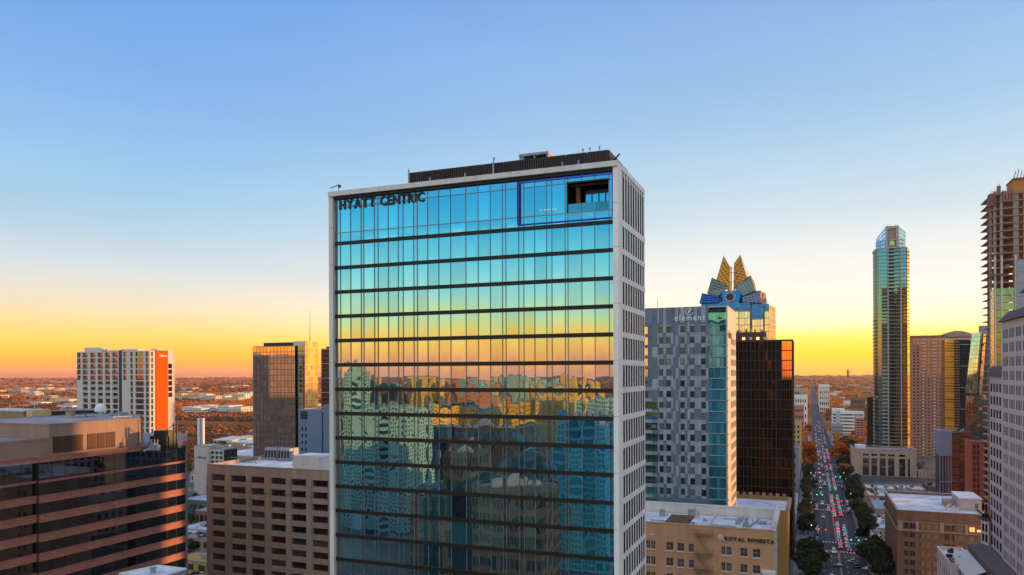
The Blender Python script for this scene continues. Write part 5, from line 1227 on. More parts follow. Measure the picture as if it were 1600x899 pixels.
b = MB(); b.box(x0, x1, Yf-.1, Yf+20, zt+.01, zt+.9); b.build('roof', M_CREAM, GT)
# leaning glass tower
LT = root('leaning_glass_tower', 'dark glass tower with a pale outward-leaning folded facet and orange floor bands', 'office tower', (onY(1528, 590), 600, 0)); Yf = 590.
DRK = glass('petrol_glass', (.30, .42, .45), (.008, .02, .022), .5, .02); PALEF = glass('pale_reflect_glass', (.95, .88, .70), (.20, .19, .13), .45, .05)
LP = lambda px, py, dy=0: (onY(px, Yf+dy), Yf+dy, zz(px, py, dep(onY(px, Yf+dy), Yf+dy)))
def facetgrid(r, q, nu, nv, m, name='window_pane', th=.3):
    a, c, d_, e_ = [Vector(p) for p in q]; f = lambda s, t: (a+(c-a)*s)*(1-t)+(e_+(d_-e_)*s)*t; g_ = .03
    for i in range(nu):
        for j in range(nv):
            p = [f((i+g_)/nu, (j+g_)/nv), f((i+1-g_)/nu, (j+g_)/nv), f((i+1-g_)/nu, (j+1-g_)/nv), f((i+g_)/nu, (j+1-g_)/nv)]; o_ = Vector((0, th, 0))
            b = MB(); b.hexa([v+o_ for v in p], p); b.build(name, m, r)
facetgrid(LT, [LP(1508.5, 614, -2), LP(1524, 616, -4), LP(1532.5, 519, -4), LP(1519, 520.5, -2)], 3, 14, PALEF)
facetgrid(LT, [LP(1524.3, 616, -4), LP(1529, 616, 0), LP(1537, 522, 0), LP(1532.8, 519, -4)], 1, 14, DRK)
facetgrid(LT, [LP(1529, 616, 0), LP(1534.5, 616, 0), LP(1541.5, 522, 0), LP(1537, 522, 0)], 1, 14, PALEF)
facetgrid(LT, [LP(1534.7, 616, .2), LP(1541, 616, 3), LP(1551, 518, 3), LP(1541.7, 519, .2)], 1, 14, DRK)
facetgrid(LT, [LP(1509, 700, 0), LP(1528, 700, 0), LP(1524, 617, -1), LP(1508.5, 617, 0)], 4, 12, glass('broken_reflect_glass', (.55, .42, .38), (.04, .02, .02), .6, .02, wav=.8))
facetgrid(LT, [LP(1528.2, 760, 0), LP(1548, 760, 3), LP(1541, 617, 3), LP(1524.3, 617, 0)], 3, 18, DRK)
for yb in (541, 568, 593, 617, 641, 667):
    k = (yb-518)/98; q = [LP(1534.5+7*(1-k)-4, yb, -.6), LP(1541.5+9*(1-k)-3, yb, 2.4)]
    b = MB(); a_, c_ = Vector(q[0]), Vector(q[1]); b.hexa([a_, c_, c_+Vector((0, .5, 0)), a_+Vector((0, .5, 0))], [a_+Vector((0, 0, 1.9)), c_+Vector((0, 0, 1.9)), c_+Vector((0, .5, 1.9)), a_+Vector((0, .5, 1.9))]); b.build('orange_band', mat('orange_band', (.55, .12, .05), .5), LT)
a_ = LP(1531, 760, 6); b = MB(); b.hexa([LP(1512, 700, 4)[:2]+(0,), LP(1547, 700, 5)[:2]+(0,), LP(1547, 700, 25)[:2]+(0,), LP(1512, 700, 25)[:2]+(0,)], [LP(1521, 523, 4), LP(1549, 521, 5), LP(1549, 522, 25), LP(1521, 523, 25)]); b.build('interior_core', M_DK, LT)
b = MB(); p = LP(1533, 509, 12); b.box(p[0], p[0]+9, p[1], p[1]+8, p[2]-6, p[2]); b.build('lift_house', M_GREY, LT)
b = MB(); p = LP(1540, 509, 12)
# small blue-grey block, dark red glass block, red brick block
M_BGP = mat('blue_grey_cladding', (.17, .20, .28), .6, 0, .08, .3)
Yf = 500.; x0, x1, x2 = onY(1468, Yf), onY(1487, Yf), onY(1500, Yf); zt = zz(1477, 674, dep(x0, Yf)); BB = root('blue_grey_block', 'blue-grey block with blank upper wall and upright fins near the right edge', 'office building', ((x0+x2)/2, Yf+10, 0))
zs_ = zz(1477, 712, dep(x0, Yf))
b = MB(); b.box(x0, x1, Yf, Yf+20, zs_, zt); b.build('upper_wall', M_BGP, BB)
facade(BB, (x0, Yf+.5), (x1, Yf+.5), 0, zs_-.01, evenly(x1-x0, 4, .7, .2), [(1, 5), (5.6, zs_*.5), (zs_*.5+.6, zs_-.3)], M_BGP, [M_DGL], .5, M_FR, True, 0, 5)
facade(BB, (x1+.02, Yf+1), (x2, Yf+1), 0, zt-1, evenly(x2-x1, 3, .8, .2), floors(1, zt-1.5, 9, .8), M_DK, [M_DGL], .4, None, True)
b = MB(); b.box(x0+.5, x2-.3, Yf+1.5, Yf+20, 0, zs_-.03); b.box(x1+.01, x2-.3, Yf+1.5, Yf+20, zs_-.02, zt-1.3); b.build('interior_core', M_DK, BB)
for i in range(8): b = MB(); x = x0+1.5+i*1.6; b.box(x, x+.8, Yf+3+i % 3*3, Yf+4.5+i % 3*3, zt, zt+1+.4*(i % 2)); b.build('roof_plant', M_TAN if i % 2 else M_GREY, BB)
M_DRG = glass('dark_red_glass', (.55, .22, .15), (.05, .012, .01), .45, .02, wav=.5)
simple('dark_red_glass_block', 'dark red reflecting glass block between blue-grey block and red brick building', 'office building', 1498.5, 1518, 530, 18, 676, mat('dark_red_frame', (.10, .03, .025), .6), M_ROOFG, 5, 20, [M_DRG], None, .85, .85)
M_RBR = mat('red_brick', (.36, .085, .04), .85, 0, .2, .6, bump=.2)
r, x0, x1, zt = simple('red_brick_block', 'red brick and glass block with a bright orange-red edge left of the stone tower', 'building', 1517, 1545, 455, 18, 691, M_RBR, M_ROOFG, 4, 14, [M_DRG, M_DGL], M_FR, .6, .72, mv=1)
b = MB(); b.box(x0+(x1-x0)*.5, x0+(x1-x0)*.75, 454.3, 454.99, 0, zt-1)
for i in range(26): b.box(x0+(x1-x0)*.5, x0+(x1-x0)*.75, 454.1, 454.29, 1+i*1.15, 1.4+i*1.15)
b.build('louvred_bay', mat('brick_louvre', (.42, .17, .12), .8), r)
# ---- tower under construction
Yf = 430.; CT = root('unfinished_tower', 'unfinished concrete tower of open floors and columns at the right edge', 'tower under construction', (onY(1590, Yf)+8, Yf+12, 0))
M_RAW = mat('raw_concrete', (.36, .27, .23), .9, 0, .2, .5, bump=.4); XC = lambda p: onY(p, Yf)
dC = dep(XC(1575), Yf); zC = lambda y: zz(1575, y, dC); xr = XC(1640)
foot = [(XC(1551), Yf+7), (XC(1555), Yf+2.5), (XC(1565), Yf), (xr, Yf), (xr, Yf+24), (XC(1551), Yf+24)]
pitc = 3.62; ztopc = zC(302); nn = int(ztopc/pitc); rs = random.Random(9)
zglass = zC(450)
for k in range(nn+1):
    z = ztopc-pitc*k
    if z < 3: break
    fo = inset_poly(foot, -.5 if z > zglass else .0)
    b = MB(); b.prism(fo, z-.35, z); b.build('floor_slab', M_RAW, CT)
    if z > zC(470):
        b = MB(); b.box(XC(1549), XC(1551), Yf+5, Yf+9, z-.2, z+.0); b.box(XC(1549), XC(1549.4), Yf+5, Yf+5.2, z, z+1.1)
        for i in range(3): b.tube((XC(1551)+.2, Yf+7-i*1.7, z), (XC(1551)+.2, Yf+7-i*1.7, z+1.1), .05, 4)
        b.tube((XC(1566), Yf-.4, z+1.05), (xr, Yf-.4, z+1.05), .05, 4); b.tube((XC(1566), Yf-.4, z+.55), (xr, Yf-.4, z+.55), .05, 4)
        b.build('edge_rail', M_PINK, CT)
        for i in range(3):
            xx = XC(1568)+rs.random()*9; b = MB(); b.box(xx, xx+rs.uniform(.5, 1.8), Yf+2, Yf+4, z+.01, z+rs.uniform(.6, 1.7)); b.build('stacked_material', M_BRICK if rs.random() < .5 else M_TAN, CT)
for (p, dy, top) in ((1552.5, 5.8, 262), (1557, 2.6, 283), (1565.6, .6, 302), (1586.5, .6, 302), (1590.5, .6, 302), (1602, .6, 302), (1612, .6, 302), (1566, 12, 302), (1584, 12, 302), (1555, 14, 290), (1575, 20, 302), (1598, 16, 302)):
    b = MB(); x = XC(p); b.box(x-.55, x+.55, Yf+dy-.5, Yf+dy+.6, 0, zC(max(302, top))-.36); b.build('column', M_RAW, CT)
b = MB(); b.box(XC(1570), XC(1583), Yf+9, Yf+18, 0, ztopc-pitc*3); b.build('lift_core', mat('dark_raw_concrete', (.16, .10, .085), .9, 0, .25), CT)
for i, (p, y0) in enumerate(((1553, 299), (1559, 296), (1564.5, 288), (1572, 297), (1580, 300))):    # starter columns and shutters above the top slab
    b = MB(); x = XC(p); b.box(x-.9, x+.6, Yf+2.5, Yf+4, ztopc, zC(y0)); 
    for q in range(4): b.tube((x-.7+q*.35, Yf+2.7, ztopc), (x-.7+q*.35, Yf+2.7, zC(y0)+1.2), .06, 4)
    b.build('starter_column', M_RAW if i % 2 else M_BRICK, CT)
b = MB(); b.prism([(XC(1547), Yf+4), (XC(1556), Yf-1), (XC(1556.5), Yf), (XC(1548), Yf+6)], ztopc-1.5*pitc, ztopc+.6); b.build('edge_screen', M_BRICK, CT)
for i in range(4): b = MB(); b.box(XC(1567+i*5), XC(1571+i*5), Yf-.7, Yf-.52, ztopc-pitc+.1, ztopc+1.0); b.build('safety_screen', M_PINK if i % 2 else M_BRICK, CT)
b = MB(); b.box(XC(1585), xr, Yf+1, Yf+14, ztopc, zC(281), 0); b.box(XC(1584), xr+1, Yf+.2, Yf+15, zC(281)+.01, zC(279), 1)
for i in range(5): b.tube((XC(1586+i*5), Yf+1, zC(279)), (XC(1586+i*5)+1.5, Yf+4, zC(266-i % 2*3)), .22, 4, 1)
b.build('climbing_formwork', [mat('formwork_orange', (.50, .19, .05), .8), M_BRICK], CT)
b = MB(); b.box(XC(1588), xr+.5, Yf-1.6, Yf-.7, 0, zC(407)); b.build('hoist_panel_wall', M_GREY, CT)
for i in range(14): b = MB(); b.box(XC(1588), xr+.5, Yf-1.68, Yf-1.62, zC(407)-6*i-.1, zC(407)-6*i); b.build('panel_joint', M_DK, CT)
b = MB(); b.box(XC(1547.5), XC(1553), Yf+1, Yf+3.5, zC(432), zC(427)); b.box(XC(1550), XC(1566), Yf-2.2, Yf-.6, zC(431), zC(428)); b.build('loading_platform', M_BRICK, CT)
# fitted glass on the lower floors
for k in range(int(zglass/pitc)+1):
    z = zglass-pitc*k
    if z-pitc < 2: break
    for i in range(4):
        xa = XC(1567+i*5); b = MB(); b.box(xa+.04, XC(1572+i*5)-.04, Yf-.3, Yf-.15, z-pitc+.15, z-.1); b.build('window_pane', GRN[(k+i) % 2], CT)
    b = MB(); b.prism([(XC(1558), Yf+1.0), (XC(1564), Yf-.4), (XC(1564.3), Yf-.2), (XC(1558.3), Yf+1.3)], z-pitc+.15, z-.1); b.build('window_pane', M_DGL if k % 3 else glass('green_film_glass', (.3, .6, .2), (.02, .10, .01), .4), CT)
    b = MB(); b.prism([(XC(1551), Yf+5.5), (XC(1555), Yf+2.2), (XC(1555.3), Yf+2.5), (XC(1551.3), Yf+5.9)], z-pitc+.15, z-.1); b.build('window_pane', PALEF, CT)
for p, dy in ((1556.5, 1.4), (1565.5, -.7), (1587.2, -.6)):
    b = MB(); b.box(XC(p)-.35, XC(p)+.35, Yf+dy-.3, Yf+dy+.3, 0, zC(400)); b.build('facade_rail', M_CREAM, CT)

# ---- cream stone tower at right edge
M_ST = mat('pale_stone_grid', (.56, .485, .455), .75, 0, .08, .4, streak=True)
ST = root('stone_grid_tower', 'pale stone tower with rows of dark slot windows running out of the right edge', 'office tower', (70, 230, 0))
XF = 54.
ya0, ya1 = onX(1570.5, XF), onX(1546, XF)
ztA = zz(1548, 588, dep(XF, ya1)); ztB = zz(1571, 504, dep(XF, ya0)); pit = zz(1548, 600, dep(XF, ya1))-zz(1548, 619.6, dep(XF, ya1))
M_SW = glass('slot_window', (.5, .5, .55), (.012, .010, .011), .07)
def slots(p0, p1, z1, bays, ztop):
    fr, L_ = frame(p0, p1); cs = []
    for (a, c, n) in bays:
        p = (c-a)/n; cs += [(a+p*i+p*.20, a+p*i+p*.82) for i in range(n)]
    rws = []; z = ztop-2.3
    while z-pit > 4: rws.append((z-pit*.66, z)); z -= pit
    facade(ST, p0, p1, 0, ztop, cs, sorted(rws), M_ST, [M_SW], .20, M_FR, True, 0, 0, cap=300)
    b = MB()
    for (q0, q1) in rws: b.fb(fr, .05, L_-.05, .003, .10, q0-.42, q0-.30); b.fb(fr, .05, L_-.05, .003, .10, q1+.25, q1+.38)
    b.build('string_course', M_ST, ST)
LA = ya1-ya0
slots((XF, ya1), (XF, ya0), ztA, [(.6, LA-.6, 5)], ztA)
LBs = 78.; nb = []
a = 1.2
while a+7 < LBs: nb.append((a, a+6.2, 4)); a += 7.4
slots((XF-.8, ya0-.02), (XF-.8, ya0-LBs), ztB, nb, ztB)
facade(ST, (XF, ya1), (XF, ya1), 0, 1, [], [], M_ST, [M_SW], .3) if False else None
facade(ST, (XF+22, ya1+.0), (XF, ya1), 0, ztA, evenly(22, 10, .5, 1), floors(4, ztA-2, 18, .6), M_ST, [M_SW], .4, None, True) if False else plain(ST, (XF+30, ya1), (XF, ya1), 0, ztA, M_ST)
b = MB(); b.box(XF+.62, XF+30, ya0-LBs, ya1-.4, 0, ztA-.6); b.box(XF+.61, XF+30, ya0-LBs, ya0-.4, ztA-.59, ztB-.6); b.build('interior_core', M_DK, ST)
b = MB(); b.box(XF-.01, XF+30, ya0-.03, ya0+.3, ztA+.02, ztB); b.build('wall', M_ST, ST)
M_CAP = mat('dark_brown_roof', (.075, .04, .035), .7, 0, .2)
b = MB(); b.hexa([(XF-1.0, ya0+.31, ztA+.02), (XF+9, ya0+.31, ztA+.02), (XF+9, ya1+.6, ztA+.02), (XF-1.0, ya1+.6, ztA+.02)], [(XF+.4, ya0+.31, ztA+3.2), (XF+9, ya0+.31, ztA+3.2), (XF+9, ya1-1.5, ztA+3.2), (XF+.4, ya1-1.5, ztA+3.2)]); b.build('sloped_roof', M_CAP, ST)
b = MB(); b.hexa([(XF-2.0, ya0-LBs, ztB+.02), (XF+20, ya0-LBs, ztB+.02), (XF+20, ya0+.8, ztB+.02), (XF-2.0, ya0+.8, ztB+.02)], [(XF+.5, ya0-LBs, ztB+3), (XF+20, ya0-LBs, ztB+3), (XF+20, ya0-2, ztB+3), (XF+.5, ya0-2, ztB+3)]); b.build('sloped_roof', M_CAP, ST)
b = MB(); b.box(XF+3.5, XF+22, ya0-LBs, ya0-7, ztB+3.01, ztB+8, 0)
for i in range(8): b.box(XF+3.3, XF+3.49, ya0-8-i*2.6, ya0-9.6-i*2.6, ztB+4, ztB+7.2, 1)
b.build('attic_storey', [M_ST, GOLDG], ST)
b = MB(); b.hexa([(XF+2.2, ya0-LBs, ztB+8.01), (XF+22, ya0-LBs, ztB+8.01), (XF+22, ya0-6, ztB+8.01), (XF+2.2, ya0-6, ztB+8.01)], [(XF+6, ya0-LBs, ztB+13), (XF+22, ya0-LBs, ztB+13), (XF+22, ya0-12, ztB+13), (XF+6, ya0-12, ztB+13)]); b.build('attic_roof', M_CAP, ST)
# podium and bay at its foot
zP = zz(1545, 851, dep(XF, ya1))
b = MB(); b.box(XF-6, XF-.81, 150, ya1+1, 0, zP-.6); b.box(XF-6.5, XF-.81, 150, ya1+1.4, zP-.59, zP); b.build('podium', mat('podium_stone', (.15, .12, .11), .85), ST)
zb = zz(1543, 795, 250); q = [(XF-2.2, ya1+1.6), (XF-2.2, ya1-1.2), (XF-.82, ya1-1.6), (XF-.02, ya1+2.2)]
b = MB(); b.prism([(XF-2.4, ya1+.9), (XF-.82, ya1-2.6), (XF-.02, ya1-2.6+2.7), (XF-.02, ya1+2.2)], zP, zb-2.2, 0); b.build('corner_bay', M_ST, ST)
for k in range(4):
    for s_ in (0.2, .6): b = MB(); a_ = Vector((XF-2.4, ya1+.9)); c_ = Vector((XF-.82, ya1-2.6)); p = a_+(c_-a_)*s_; p2 = a_+(c_-a_)*(s_+.22); o_ = Vector((-.09, -.04)); b.prism([tuple(p+o_), tuple(p2+o_), tuple(p2), tuple(p)], zP+1+k*3.3, zP+3.4+k*3.3); b.build('bay_window', M_SW, ST)
b = MB(); b.hexa([(XF-3, ya1+1.1, zb-2.19), (XF-.82, ya1-3.4, zb-2.19), (XF-.0, ya1-2.6, zb-2.19), (XF-.0, ya1+3, zb-2.19)], [(XF-1.0, ya1, zb+.6), (XF-.85, ya1-.3, zb+.6), (XF-.82, ya1-.2, zb+.6), (XF-.85, ya1+.2, zb+.6)]); b.build('bay_roof', M_CAP, ST)
# ---- striped awning terrace
AW = root('striped_awning', 'sloping awning of white slats lit orange underneath at the foot of the stone tower', 'awning', (45, 245, 0))
za = zP-2.2
for i in range(22):
    y = ya1-1-i*1.35; b = MB(); b.hexa([(XF-11.5, y, za-2.4), (XF-6.6, y, za), (XF-6.6, y+.95, za), (XF-11.5, y+.95, za-2.4)], [(XF-11.5, y, za-2.3), (XF-6.6, y, za+.1), (XF-6.6, y+.95, za+.1), (XF-11.5, y+.95, za-2.3)]); b.build('awning_slat', M_WHITE, AW)
b = MB()
for i in range(6): y = ya1-1-i*5.5; b.box(XF-11.4, XF-11.2, y, y+.2, 0, za-2.45); b.box(XF-6.8, XF-6.6, y, y+.2, 0, za-.1)
b.build('awning_post', M_DK, AW)
for i in range(4): y = ya1-3-i*3.2; b = MB(); b.box(XF-12.6, XF-11.6, y, y+1.6, za-3.6, za-3.2); b.build('glowing_lamp_box', M_WARM, AW)

# ---- brown brick block on the corner
Yf = 314.; XB = 30.5; x1 = onY(1541, Yf); KB = root('brown_brick_block', 'brown brick block with stone-banded upper windows, one window row part lit, lower right', 'office building', ((XB+x1)/2, Yf+25, 0))
zt = zz(1450, 800, dep(40, Yf)); pit = 3.42
cp = [(1412, 1418.5), (1421, 1429), (1436, 1444.5), (1447, 1455), (1457.5, 1466), (1475, 1483), (1485.5, 1494), (1496.5, 1505.5), (1514, 1523), (1525.5, 1534)]
x0 = onY(1401, Yf); XB = x0; cols = [(onY(a, Yf)-x0, onY(c, Yf)-x0) for a, c in cp]
zw = zz(1450, 819.5, dep(40, Yf)); rows = sorted([(zw-pit*k-1.95, zw-pit*k) for k in range(6)])
rs = random.Random(4)
facade(KB, (x0, Yf), (x1, Yf), 0, zt, cols, rows, M_BRICK, [M_DGL, M_DGL, M_DGL2, M_DGL3], .45, mat('grey_sash', (.16, .15, .14), .6), True, 1, 1)
facade(KB, (x0, Yf+50), (x0, Yf), 0, zt, evenly(50, 12, .5, 1), rows, M_BRICK, [M_DGL, M_DGL2], .45, M_FR, True, 1, 1)
for (a, c) in ((1513.8, 1523.2), (1525.3, 1534.2)):
    xa, xb = onY(a+.6, Yf), onY(c-.6, Yf); b = MB(); b.box(xa, xb, Yf+.30, Yf+.34, zw-1.8, zw-.15 if a < 1520 else zw-.9); b.build('lit_window', M_LIT, KB)
M_BST = mat('banding_stone', (.34, .29, .23), .8, 0, .15)
b = MB(); b.box(x0-.25, x1, Yf-.3, Yf-.003, zw-2.75, zw-2.35); b.box(x0-.15, x1, Yf-.2, Yf-.003, zw+.35, zw+.6); b.build('string_course', M_BST, KB)
b = MB(); b.box(x0-.3, x0-.003, Yf, Yf+50, zw-2.75, zw-2.35); b.build('string_course', M_BST, KB)
for (a, c) in ((1402, 1409), (1430, 1434.5), (1467.5, 1473.5), (1507, 1512)):
    xa, xb = onY(a, Yf), onY(c, Yf); b = MB(); b.box(xa, xb, Yf-.45, Yf-.301, zw-2.9, zw+.9); b.build('pilaster_block', M_BST, KB)
b = MB(); b.box(x0+.5, x1-.5, Yf+.5, Yf+49.5, 0, zt-1.3); b.build('interior_core', M_DK, KB); b = MB(); b.box(x0+.47, x1-.47, Yf+.47, Yf+49.6, zt-1.29, zt-1); b.build('roof', M_ROOFW, KB)
plain(KB, (x1, Yf), (x1, Yf+50), 0, zt, M_BRICK, .45); plain(KB, (x1, Yf+50), (x0, Yf+50), 0, zt, M_BRICK, .45); coping(KB, [(x0, Yf), (x1, Yf), (x1, Yf+50), (x0, Yf+50)], zt, M_BST, .55, .2, .2)
xa = onY(1497, 330); b = MB(); b.box(xa, x1+1, 328, 345, zt-.99, zt+3.4, 0); b.box(xa-.2, x1+1.2, 327.8, 345.2, zt+3.41, zt+3.8, 1); b.box(onY(1523, 328), onY(1527.5, 328), 327.85, 327.99, zt+.3, zt+2, 2); b.build('roof_house', [mat('pale_pink_render', (.46, .38, .36), .8), M_ROOFW, M_DGL], KB)
b = MB(); b.box(onY(1475, 335), onY(1494, 335), 335, 342, zt-.99, zt+1.2); b.build('roof_plant', M_TAN, KB)
for i, (px, Y) in enumerate(((1481, 330), (1487, 325), (1493, 322), (1478, 326))):
    b = MB(); x = onY(px, Y); b.tube((x, Y, zt-.98), (x, Y, zt+.6), .3, 6); b.tube((x, Y, zt+.6), (x+.9, Y-.3, zt+.9), .3, 6); b.build('vent_pipe', M_CREAM, KB)
# ---- row of low shops with white roofs
Yr = 510.
r, x0, x1, zt = simple('arcaded_row', 'long low brown row with white roofs and small windows beyond the corner turret', 'row building', 1352, 1484, Yr, 26, 778, mat('brown_stucco', (.25, .15, .10), .85, 0, .2), M_ROOFW, 16, 1, [M_DGL, M_DGL3], M_FR, .35, .25, base=4)
for i in range(5):
    x = x0+(x1-x0)*(i+.6)/5; b = MB(); b.box(x, x+.8, Yr+.4, Yr+25.6, zt-.6, zt+1.4); b.build('party_wall', M_TAN, r)
for i in range(22):
    x = x0+2+(x1-x0-5)*random.random(); y = Yr+3+20*random.random(); w = random.uniform(.8, 2.2); b = MB(); b.box(x, x+w, y, y+w, zt-.59, zt+random.uniform(.3, 1.4)); b.build('roof_plant', random.choice([M_GREY, M_DK, M_ROOFW]), r)
b = MB(); xx = onY(1347, Yr); b.tube((xx+1.5, Yr+2, 0), (xx+1.5, Yr+2, zt+.5), 2.4, 12); b.tube((xx+1.5, Yr+2, zt+.51), (xx+1.5, Yr+2, zt+4), 2.3, 12, 0, .4); b.build('corner_turret', M_TAN, r)
for i, (p0, p1, Y, dp, yt, wm, rm, lb, nc) in enumerate([
    (1352, 1400, 560, 22, 764, M_TAN, M_ROOFW, 'tan two storey row with white roof behind the arcaded row, left half', 7), (1402, 1446, 566, 22, 765, M_SAND, M_ROOFW, 'sandy two storey row with white roof behind the arcaded row, right half', 7), (1448, 1486, 570, 26, 761, M_BRICK, M_ROOFG, 'brick block with grey roof behind the right end of the arcaded row', 5),
    (1366, 1402, 440, 40, 796, M_TAN, mat('blue_roof', (.28, .36, .45), .8, 0, .2), 'low tan building with bluish roof just left of the brown brick block', 5),
    (1363, 1401, 395, 38, 826, mat('cream_block', (.40, .36, .33), .8), M_ROOFW, 'low building with stepped white roof beside the avenue trees', 5),
    (1362, 1374, 372, 16, 838, M_WHITE, M_ROOFW, 'small white kiosk-like building with pale roof by the avenue', 2),
    (1434, 1470, 640, 24, 737, M_SAND, M_ROOFG, 'low sandstone building with pink-lit roof at the foot of the rose tower', 6)]):
    r, x0, x1, zt = simple('shop_building', lb, 'building', p0, p1, Y, dp, yt, wm, rm, nc, (3 if i == 6 else 2), [M_DGL, M_DGL2], M_FR, .4, .45, side='L')
    for q in range(6):
        x = x0+1+(x1-x0-4)*random.random(); y = Y+3+(dp-6)*random.random(); b = MB(); b.box(x, x+random.uniform(.8, 2.5), y, y+2, zt-.59, zt+random.uniform(.4, 1.3)); b.build('roof_plant', random.choice([M_GREY, M_DK, M_PINK]), r)
# lower-right roofs
r, x0, x1, zt = simple('white_roof_shop', 'low building with cluttered white roof cut off by bottom edge at lower right', 'building', 1466, 1500, 268, 26, 884, M_CREAM, M_ROOFW, 5, 3, [M_DGL], M_FR, .45, .5, xs=(40.5, 48.0), side='L')
for q in range(9):
    x = 41+6*random.random(); y = 270+21*random.random(); b = MB(); b.box(x, x+.9, y, y+1.3, zt-.59, zt+random.uniform(.3, 1.2)); b.build('roof_plant', random.choice([M_GREY, M_DK, M_BRICK, M_PINK]), r)
# ---- left side of the avenue, in strips
for i, (Y, dp, yt, px, wm, lb, nc, nr) in enumerate([
    (655, 26, 660, 1257, mat('painted_sun_stone', (.55, .36, .14), .8), 'small yellow stone block with rows of windows right of the bronze tower', 5, 9),  # gold evening light is put into the stone colour
    (545, 30, 700, 1257, mat('lilac_render', (.30, .27, .33), .8), 'pale lilac low building between the bronze tower and the avenue trees', 3, 4),
    (430, 40, 788, 1247, M_LTR, 'narrow pale blue fronted building on the left pavement of the avenue', 2, 3),
    (380, 40, 826, 1247, mat('teal_front', (.07, .17, .22), .7), 'low teal fronted building at the foot of the bronze tower', 2, 2)]):
    xb = -6.9; x0_ = xb-(22 if i < 2 else 8)
    r, x0, x1, zt = simple('street_building', lb, 'building', 1240, px, Y, dp, yt, wm, M_ROOFG, nc if i else 7, nr, [M_DGL, M_DGL3], M_FR, .45, .5, xs=(x0_, xb), side='R', sidecols=5)

# ---- added block just outside the view, placed to keep sun off the hotel's side face
simple('added_shade_block', 'pale office block on the west side of the avenue outside the right edge', 'office building', 0, 0, 133, 34, 0, M_CREAM, M_ROOFG, 6, 26, [M_DGL], None, .6, .55, side='L', sidecols=9, parts=False, zt=112, xs=(60, 88))
# ================================================================== the city to the north, seen mirrored in the glass
def mirr(px, Yv): return onY(px, Yv)
def north(name, label, px0, px1, Yv, dp, ytop, wall, pan, nc, nr, fm=None, roof=M_ROOFG, fw=.6, fh=.6, cat='building', zt=None):
    xa, xb = onY(px0, Yv), onY(px1, Yv); Ys = 161.2-Yv      # south face of the real building
    zt = zt or zz((px0+px1)/2, ytop, dep((xa+xb)/2, Yv))
    r = root(name, label, cat, ((xa+xb)/2, Ys-dp/2, 0))
    facade(r, (xb, Ys), (xa, Ys), 0, zt, evenly(xb-xa, nc, fw, .5), floors(1, zt-.8, nr, fh), wall, pan, .4, fm, False, tilt=.004, wallname='wall')
    facade(r, (xb, Ys-dp), (xb, Ys), 0, zt, evenly(dp, max(3, nc//2), fw, .5), floors(1, zt-.8, nr, fh), wall, pan, .4, fm, False)
    plain(r, (xa, Ys), (xa, Ys-dp), 0, zt, wall); plain(r, (xa, Ys-dp), (xb, Ys-dp), 0, zt, wall)
    b = MB(); b.box(xa+.45, xb-.45, Ys-dp+.45, Ys-.45, 0, zt-.8, 0, 1); b.build('interior_core', [wall, roof], r)
    coping(r, [(xa, Ys-dp), (xb, Ys-dp), (xb, Ys), (xa, Ys)], zt, wall, .5, .2, .1)
    for i in range(3): b = MB(); x = xa+(xb-xa)*(.2+.22*i); b.box(x, x+(xb-xa)*.12, Ys-dp*.6, Ys-dp*.35, zt-.79, zt+1.5+i % 2); b.build('roof_plant', M_GREY, r)
    return r
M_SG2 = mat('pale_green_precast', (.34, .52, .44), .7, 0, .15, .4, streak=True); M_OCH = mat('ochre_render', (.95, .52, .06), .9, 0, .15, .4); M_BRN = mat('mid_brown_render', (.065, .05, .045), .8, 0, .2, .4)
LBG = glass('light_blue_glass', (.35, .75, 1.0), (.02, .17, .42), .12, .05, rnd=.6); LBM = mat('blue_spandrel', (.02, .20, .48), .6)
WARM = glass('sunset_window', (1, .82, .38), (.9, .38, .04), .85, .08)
north('green_precast_tower', 'pale green precast tower behind the viewpoint, mirrored at the left of the glass hotel', 531, 631, 330, 30, 640, M_SG2, [M_DGL, DTEAL], 8, 20, fw=.5, fh=.5)
north('green_precast_annexe', 'tall pale green annexe behind the precast tower, mirrored near the hotel frame', 531, 548, 400, 22, 577, M_SG2, [DTEAL], 3, 24)
north('blue_glass_office', 'bright blue glass office behind the viewpoint mirrored at the right of the glass hotel', 868, 953, 290, 30, 655, LBM, [LBG], 7, 18, fw=.8, fh=.7)
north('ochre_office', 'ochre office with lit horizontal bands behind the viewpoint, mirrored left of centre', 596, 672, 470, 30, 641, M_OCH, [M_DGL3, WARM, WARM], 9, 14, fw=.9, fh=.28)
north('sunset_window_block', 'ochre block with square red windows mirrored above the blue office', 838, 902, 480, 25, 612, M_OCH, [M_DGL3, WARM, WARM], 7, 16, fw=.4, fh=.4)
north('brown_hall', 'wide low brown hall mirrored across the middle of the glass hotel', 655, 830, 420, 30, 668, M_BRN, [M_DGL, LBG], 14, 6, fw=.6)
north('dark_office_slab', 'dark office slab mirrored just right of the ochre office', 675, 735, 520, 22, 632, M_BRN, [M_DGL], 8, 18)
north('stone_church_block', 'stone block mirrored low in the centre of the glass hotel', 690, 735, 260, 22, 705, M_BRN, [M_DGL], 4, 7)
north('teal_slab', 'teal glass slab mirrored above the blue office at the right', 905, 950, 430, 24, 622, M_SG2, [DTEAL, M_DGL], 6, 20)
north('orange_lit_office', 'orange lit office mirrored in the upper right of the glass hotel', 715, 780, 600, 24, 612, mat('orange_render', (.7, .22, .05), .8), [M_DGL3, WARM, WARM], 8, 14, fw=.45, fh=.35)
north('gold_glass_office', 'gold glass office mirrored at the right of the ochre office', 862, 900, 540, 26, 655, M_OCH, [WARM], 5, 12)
north('ochre_terrace', 'long ochre terrace mirrored above the brown hall in the glass hotel', 690, 800, 500, 24, 640, M_OCH, [M_DGL3, M_DGL], 12, 12, fw=.4, fh=.35)
